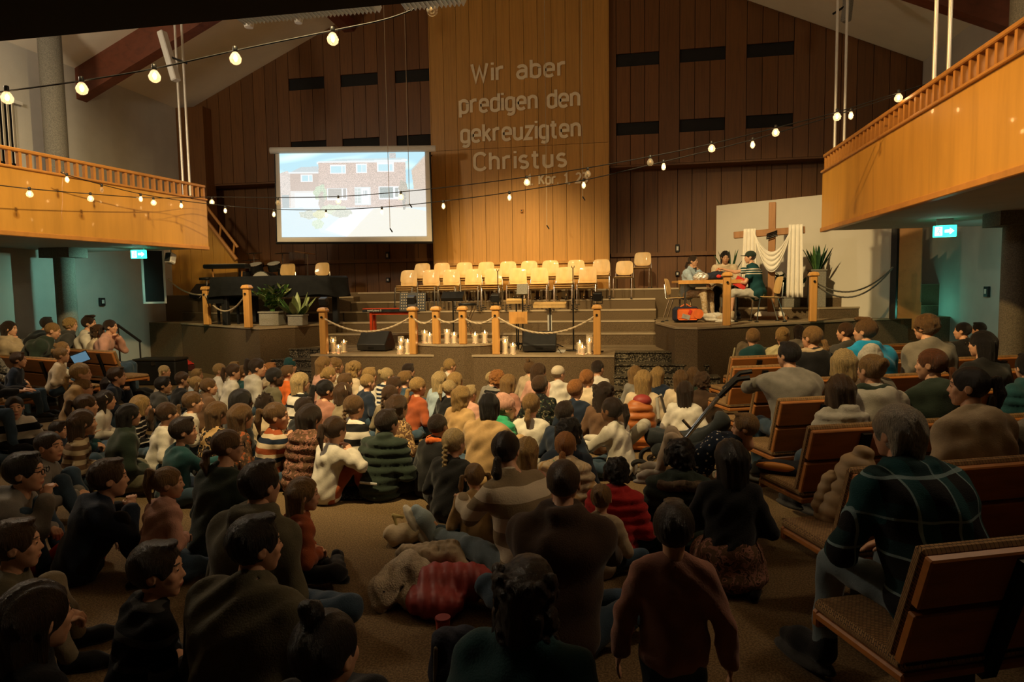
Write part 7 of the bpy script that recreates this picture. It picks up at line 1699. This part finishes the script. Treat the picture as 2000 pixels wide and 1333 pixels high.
soft(865, 1190, 0, -.1, 'red_padded_jacket', 'dark red padded jacket lying on the floor beside the fleece coat', 'jacket', [('jacket_body', [rc((-.06, .05, .10), (.14, .1, .12), .12, .10, .05), el((-.02, -.08, .07), (.16, .1, .08), .05)], .016, m_dkred, lambda X, Y, Z: .008 - .016 * np.abs(np.sin(X * 42 + Y * 20)) + 0 * Z), ('sleeve', [rc((.16, .1, .14), (.34, .05, .07), .075, .06, .03), rc((.34, .05, .07), (.42, -.02, .06), .06, .05, .03)], .015, m_dkred, lambda X, Y, Z: .006 - .012 * np.abs(np.sin(X * 50)) + 0 * Y + 0 * Z)])
soft(800, 1062, 0, .5, 'white_tote', 'white canvas bag with yellow handles on the floor', 'bag', [('bag_body', [rc((-.1, 0, .07), (.12, 0, .08), .07, .07, .04)], .014, cloth(MIX['cream']), folds(.008, 30, 5)), ('handle', [rc((-.08, 0, .12), (-.1, .02, .2), .012, .012, .01), rc((-.1, .02, .2), (-.04, .02, .18), .012, .012, .01)], .008, plain('yellow_strap', (.5, .4, .15), .6), None)])
soft(893, 1345, 0, .3, 'black_backpack', 'black backpack standing on the floor at the bottom', 'backpack', [('bag_body', [rc((-.07, 0, .12), (-.07, 0, .34), .13, .10, .05), rc((.07, 0, .12), (.07, 0, .34), .13, .10, .05), el((0, -.12, .16), (.13, .05, .11), .04)], .017, m_navy, folds(.006, 24, 8)), ('strap', [rc((-.15, -.1, .1), (-.14, -.08, .34), .016, .016, .01)], .009, cloth(MIX['khaki']), None)], s=.62)
p = atz(866, 1258, 0); o = tag(empty('drinking_cup', (p[0], p[1], 0)), 'red drinking cup on the floor beside the black backpack', 'cup'); MB().lathe([(.028, 0), (.036, .13), (.032, .13), (.026, .01)], 16).build('cup_wall', plain('red_plastic', (.45, .05, .03), .4), o, True); MB().lathe([(.037, .122), (.039, .128), (.037, .134)], 16).build('rim', m_dkred, o, True)
soft(120, 1115, 0, .4, 'red_bag', 'bright red bag on the floor beside the navy hoodie wearer', 'bag', [('bag_body', [rc((-.16, 0, .05), (.16, .05, .07), .06, .08, .04), el((.05, .05, .11), (.12, .09, .08), .04)], .015, m_red, folds(.009, 26, 5))])
soft(700, 965, 0, .15, 'patterned_blanket', 'dark patterned blanket under the white sweater wearer', 'blanket', [('blanket', [el((0, 0, .015), (.34, .2, .03), .02), el((-.2, -.12, .02), (.14, .07, .03), .03), el((.16, -.1, .02), (.16, .07, .035), .03)], .016, cloth((.012, .02, .025), 'floral', (.10, .10, .10), (.02, .07, .07)), folds(.006, 36, 7))])
soft(1247, 880, 0, .1, 'rust_padded_jacket', 'rust brown padded jacket bundled beside the pushchair', 'jacket', [('jacket_body', [rc((-.06, 0, .12), (-.05, 0, .36), .12, .12, .05), rc((.07, 0, .12), (.06, 0, .36), .12, .11, .05), el((0, .0, .47), (.13, .10, .06), .05)], .016, m_rustp, lambda X, Y, Z: .008 - .018 * np.abs(np.sin(Z * 38)) + 0 * X + 0 * Y), ('hood', [el((.04, .02, .52), (.10, .09, .07), .03)], .014, m_dkred, None)])
soft(1652, 1018, .46, -.3, 'tan_padded_coat', 'tan quilted coat sitting on the second right pew', 'coat', [('coat_body', [rc((-.05, 0, .10), (.06, .06, .36), .14, .13, .06), rc((-.12, .02, .05), (.10, .06, .05), .10, .10, .05), rc((.06, .06, .4), (.10, .08, .48), .11, .08, .05)], .018, m_tanp, lambda X, Y, Z: .010 - .022 * np.abs(np.sin(Z * 30 + X * 8)) + 0 * Y), ('sleeve', [rc((-.1, .02, .3), (-.18, -.02, .1), .07, .06, .03)], .016, m_tanp, lambda X, Y, Z: .006 - .012 * np.abs(np.sin(Z * 45)) + 0 * X + 0 * Y)], s=.7)
soft(1500, 700, .80, -.35, 'pale_rucksack', 'pale yellow rucksack on the pew back at the stage side', 'rucksack', [('bag_body', [rc((-.12, 0, .02), (.12, 0, .05), .08, .09, .05), el((.1, 0, .1), (.1, .07, .06), .04)], .016, plain('pale_yellow', (.50, .46, .27), .7), folds(.010, 30, 4)), ('strap', [rc((.12, -.03, .1), (.24, -.03, .08), .016, .016, .01)], .009, cloth(MIX['khaki']), None)])
soft(1450, 735, .42, -.3, 'pale_coat', 'pale green coat hanging over the end of the sixth right pew', 'coat', [('coat_body', [rc((0, 0, .40), (-.04, .02, .02), .09, .12, .05), rc((.1, .02, .38), (.06, .04, .02), .08, .10, .05)], .017, cloth(MIX['khaki']), folds(.012, 28, 6)), ('zip_edge', [rc((-.1, -.05, .4), (-.17, -.06, .02), .014, .014, .01)], .009, plain('pale_yellow', (.50, .46, .27), .7), None)])
soft(64, 735, .45, .3, 'grey_cardigan', 'grey cardigan hanging over the end of the second left pew', 'cardigan', [('cardigan', [rc((0, 0, .40), (-.02, -.05, .0), .10, .13, .05), rc((.12, 0, .40), (.14, -.05, .05), .08, .10, .05), el((.05, .02, .45), (.15, .10, .06), .04)], .018, cloth(MIX['grey']), folds(.012, 26, 6))])
soft(1530, 925, .46, -.4, 'orange_strap_bag', 'bag with orange flap lying on the third right pew seat', 'bag', [('bag_body', [rc((-.12, 0, .03), (.14, 0, .04), .05, .06, .03)], .014, m_navy, folds(.006, 30, 2)), ('flap', [el((-.04, -.05, .05), (.13, .03, .03), .02)], .011, plain('orange_leather', (.5, .19, .03), .5), None)])
p = atd(157, 699, 8.45); o = tag(empty('tablet', tuple(p), .5), 'lit tablet held up in the left pews', 'tablet'); MB().box(-.10, .10, -.005, .005, -.07, .07, RY(-.35) @ RX(.3), .004).build('case', m_black, o); MB().box(-.09, .09, -.0075, -.006, -.06, .06, RY(-.35) @ RX(.3)).build('screen', emit('tablet_glow', (.16, .34, .5), .5), o)
p = atd(305, 690, 12.6); o = tag(empty('black_crate', (p[0], p[1], 0), .1), 'black crate on the floor before the left wing', 'crate'); MB().box(-.42, .42, -.1, .35, 0, .45, ch=.02).build('body', m_black, o); MB().box(-.43, .43, -.11, .36, .45, .5, ch=.015).build('lid', m_blackw, o); MB().box(-.04, .04, -.115, -.1, .38, .45).build('latch', m_chrome, o)
p = atz(368, 724, 0); o = tag(empty('equipment_case', (p[0], p[1], 0), -.1), 'low dark case with a red cover beside the left wing', 'case'); MB().box(-.45, .45, -.1, .4, 0, .14, ch=.02).build('case_body', plain('dark_maroon', (.06, .008, .008), .6), o); blob('red_cover', [el((0, .15, .16), (.44, .27, .035), .02), el((-.1, .1, .19), (.25, .15, .03), .04)], .02, m_red, o, folds(.008, 20, 3)); MB().box(.47, .62, -.05, .2, 0, .16, ch=.01).build('side_box', m_plant, o)
# pushchair
m_wp = plain('pushchair_shell', (.45, .42, .35), .5, var=.05); m_bk = cloth((.03, .035, .04))
p = atz(1330, 948, 0); pc = tag(empty('pushchair', (p[0], p[1] + .25, 0), math.radians(-12)), 'light shelled pushchair with black basket among the right crowd', 'pushchair')
for x in (-.30, .34):
    for y in (-.24, .24):
        r_ = .09 if x < 0 else .12; wh = MB().tube([(x + r_ * math.cos(t), y, r_ + r_ * math.sin(t) * .98) for t in np.linspace(0, 2 * PI, 21)], .022, 8, False).build('wheel', m_black, pc, True); MB().cyl((x, y - .02, r_), (x, y + .02, r_), .03, n=12).build('hub', m_plant, wh)
for y in (-.22, .22):
    MB().tube([(-.30, y, .10), (.10, y, .42), (.42, y, .86), (.50, y, .90)], .014, 8).build('side_tube', m_chrome, pc, True); MB().tube([(.34, y, .12), (.0, y, .48)], .014, 8).build('side_tube', m_chrome, pc, True)
    MB().tube([(.36, y, .78), (.50, y, .93), (.60, y, .95)], .022, 8).build('handle_grip', m_black, pc, True)
blob('seat_shell', [rc((-.20, 0, .36), (.12, 0, .34), .11, .12, .06), rc((.12, 0, .34), (.34, 0, .52), .12, .10, .06), el((-.02, 0, .53), (.36, .13, .15), .04, 's')], .018, m_bk, pc)
blob('footrest', [rc((-.32, -.07, .44), (-.46, -.05, .30), .06, .06, .04), rc((-.32, .07, .44), (-.46, .05, .30), .06, .06, .04)], .016, m_wp, pc)
blob('basket', [rc((-.12, 0, .26), (.24, 0, .28), .13, .15, .05)], .018, m_bk, pc, folds(.006, 26, 2))
MB().tube([(-.15, -.17, .55), (-.18, -.1, .72), (-.18, .1, .72), (-.15, .17, .55)], .014, 8).build('bumper_bar', m_wp, pc, True)
pr = person(1457, 806, 'person in navy dotted suit lying back in the pushchair with white shoes', s=.92, pose='hug', arms='side', hair='short', hc='dblond', top='sweater', col=('dots', 'navy', 'white'), legs='cream', shoe='white', turn=-84, hyaw=0, lean=-.95, z0=.40, group='people watching from the floor')
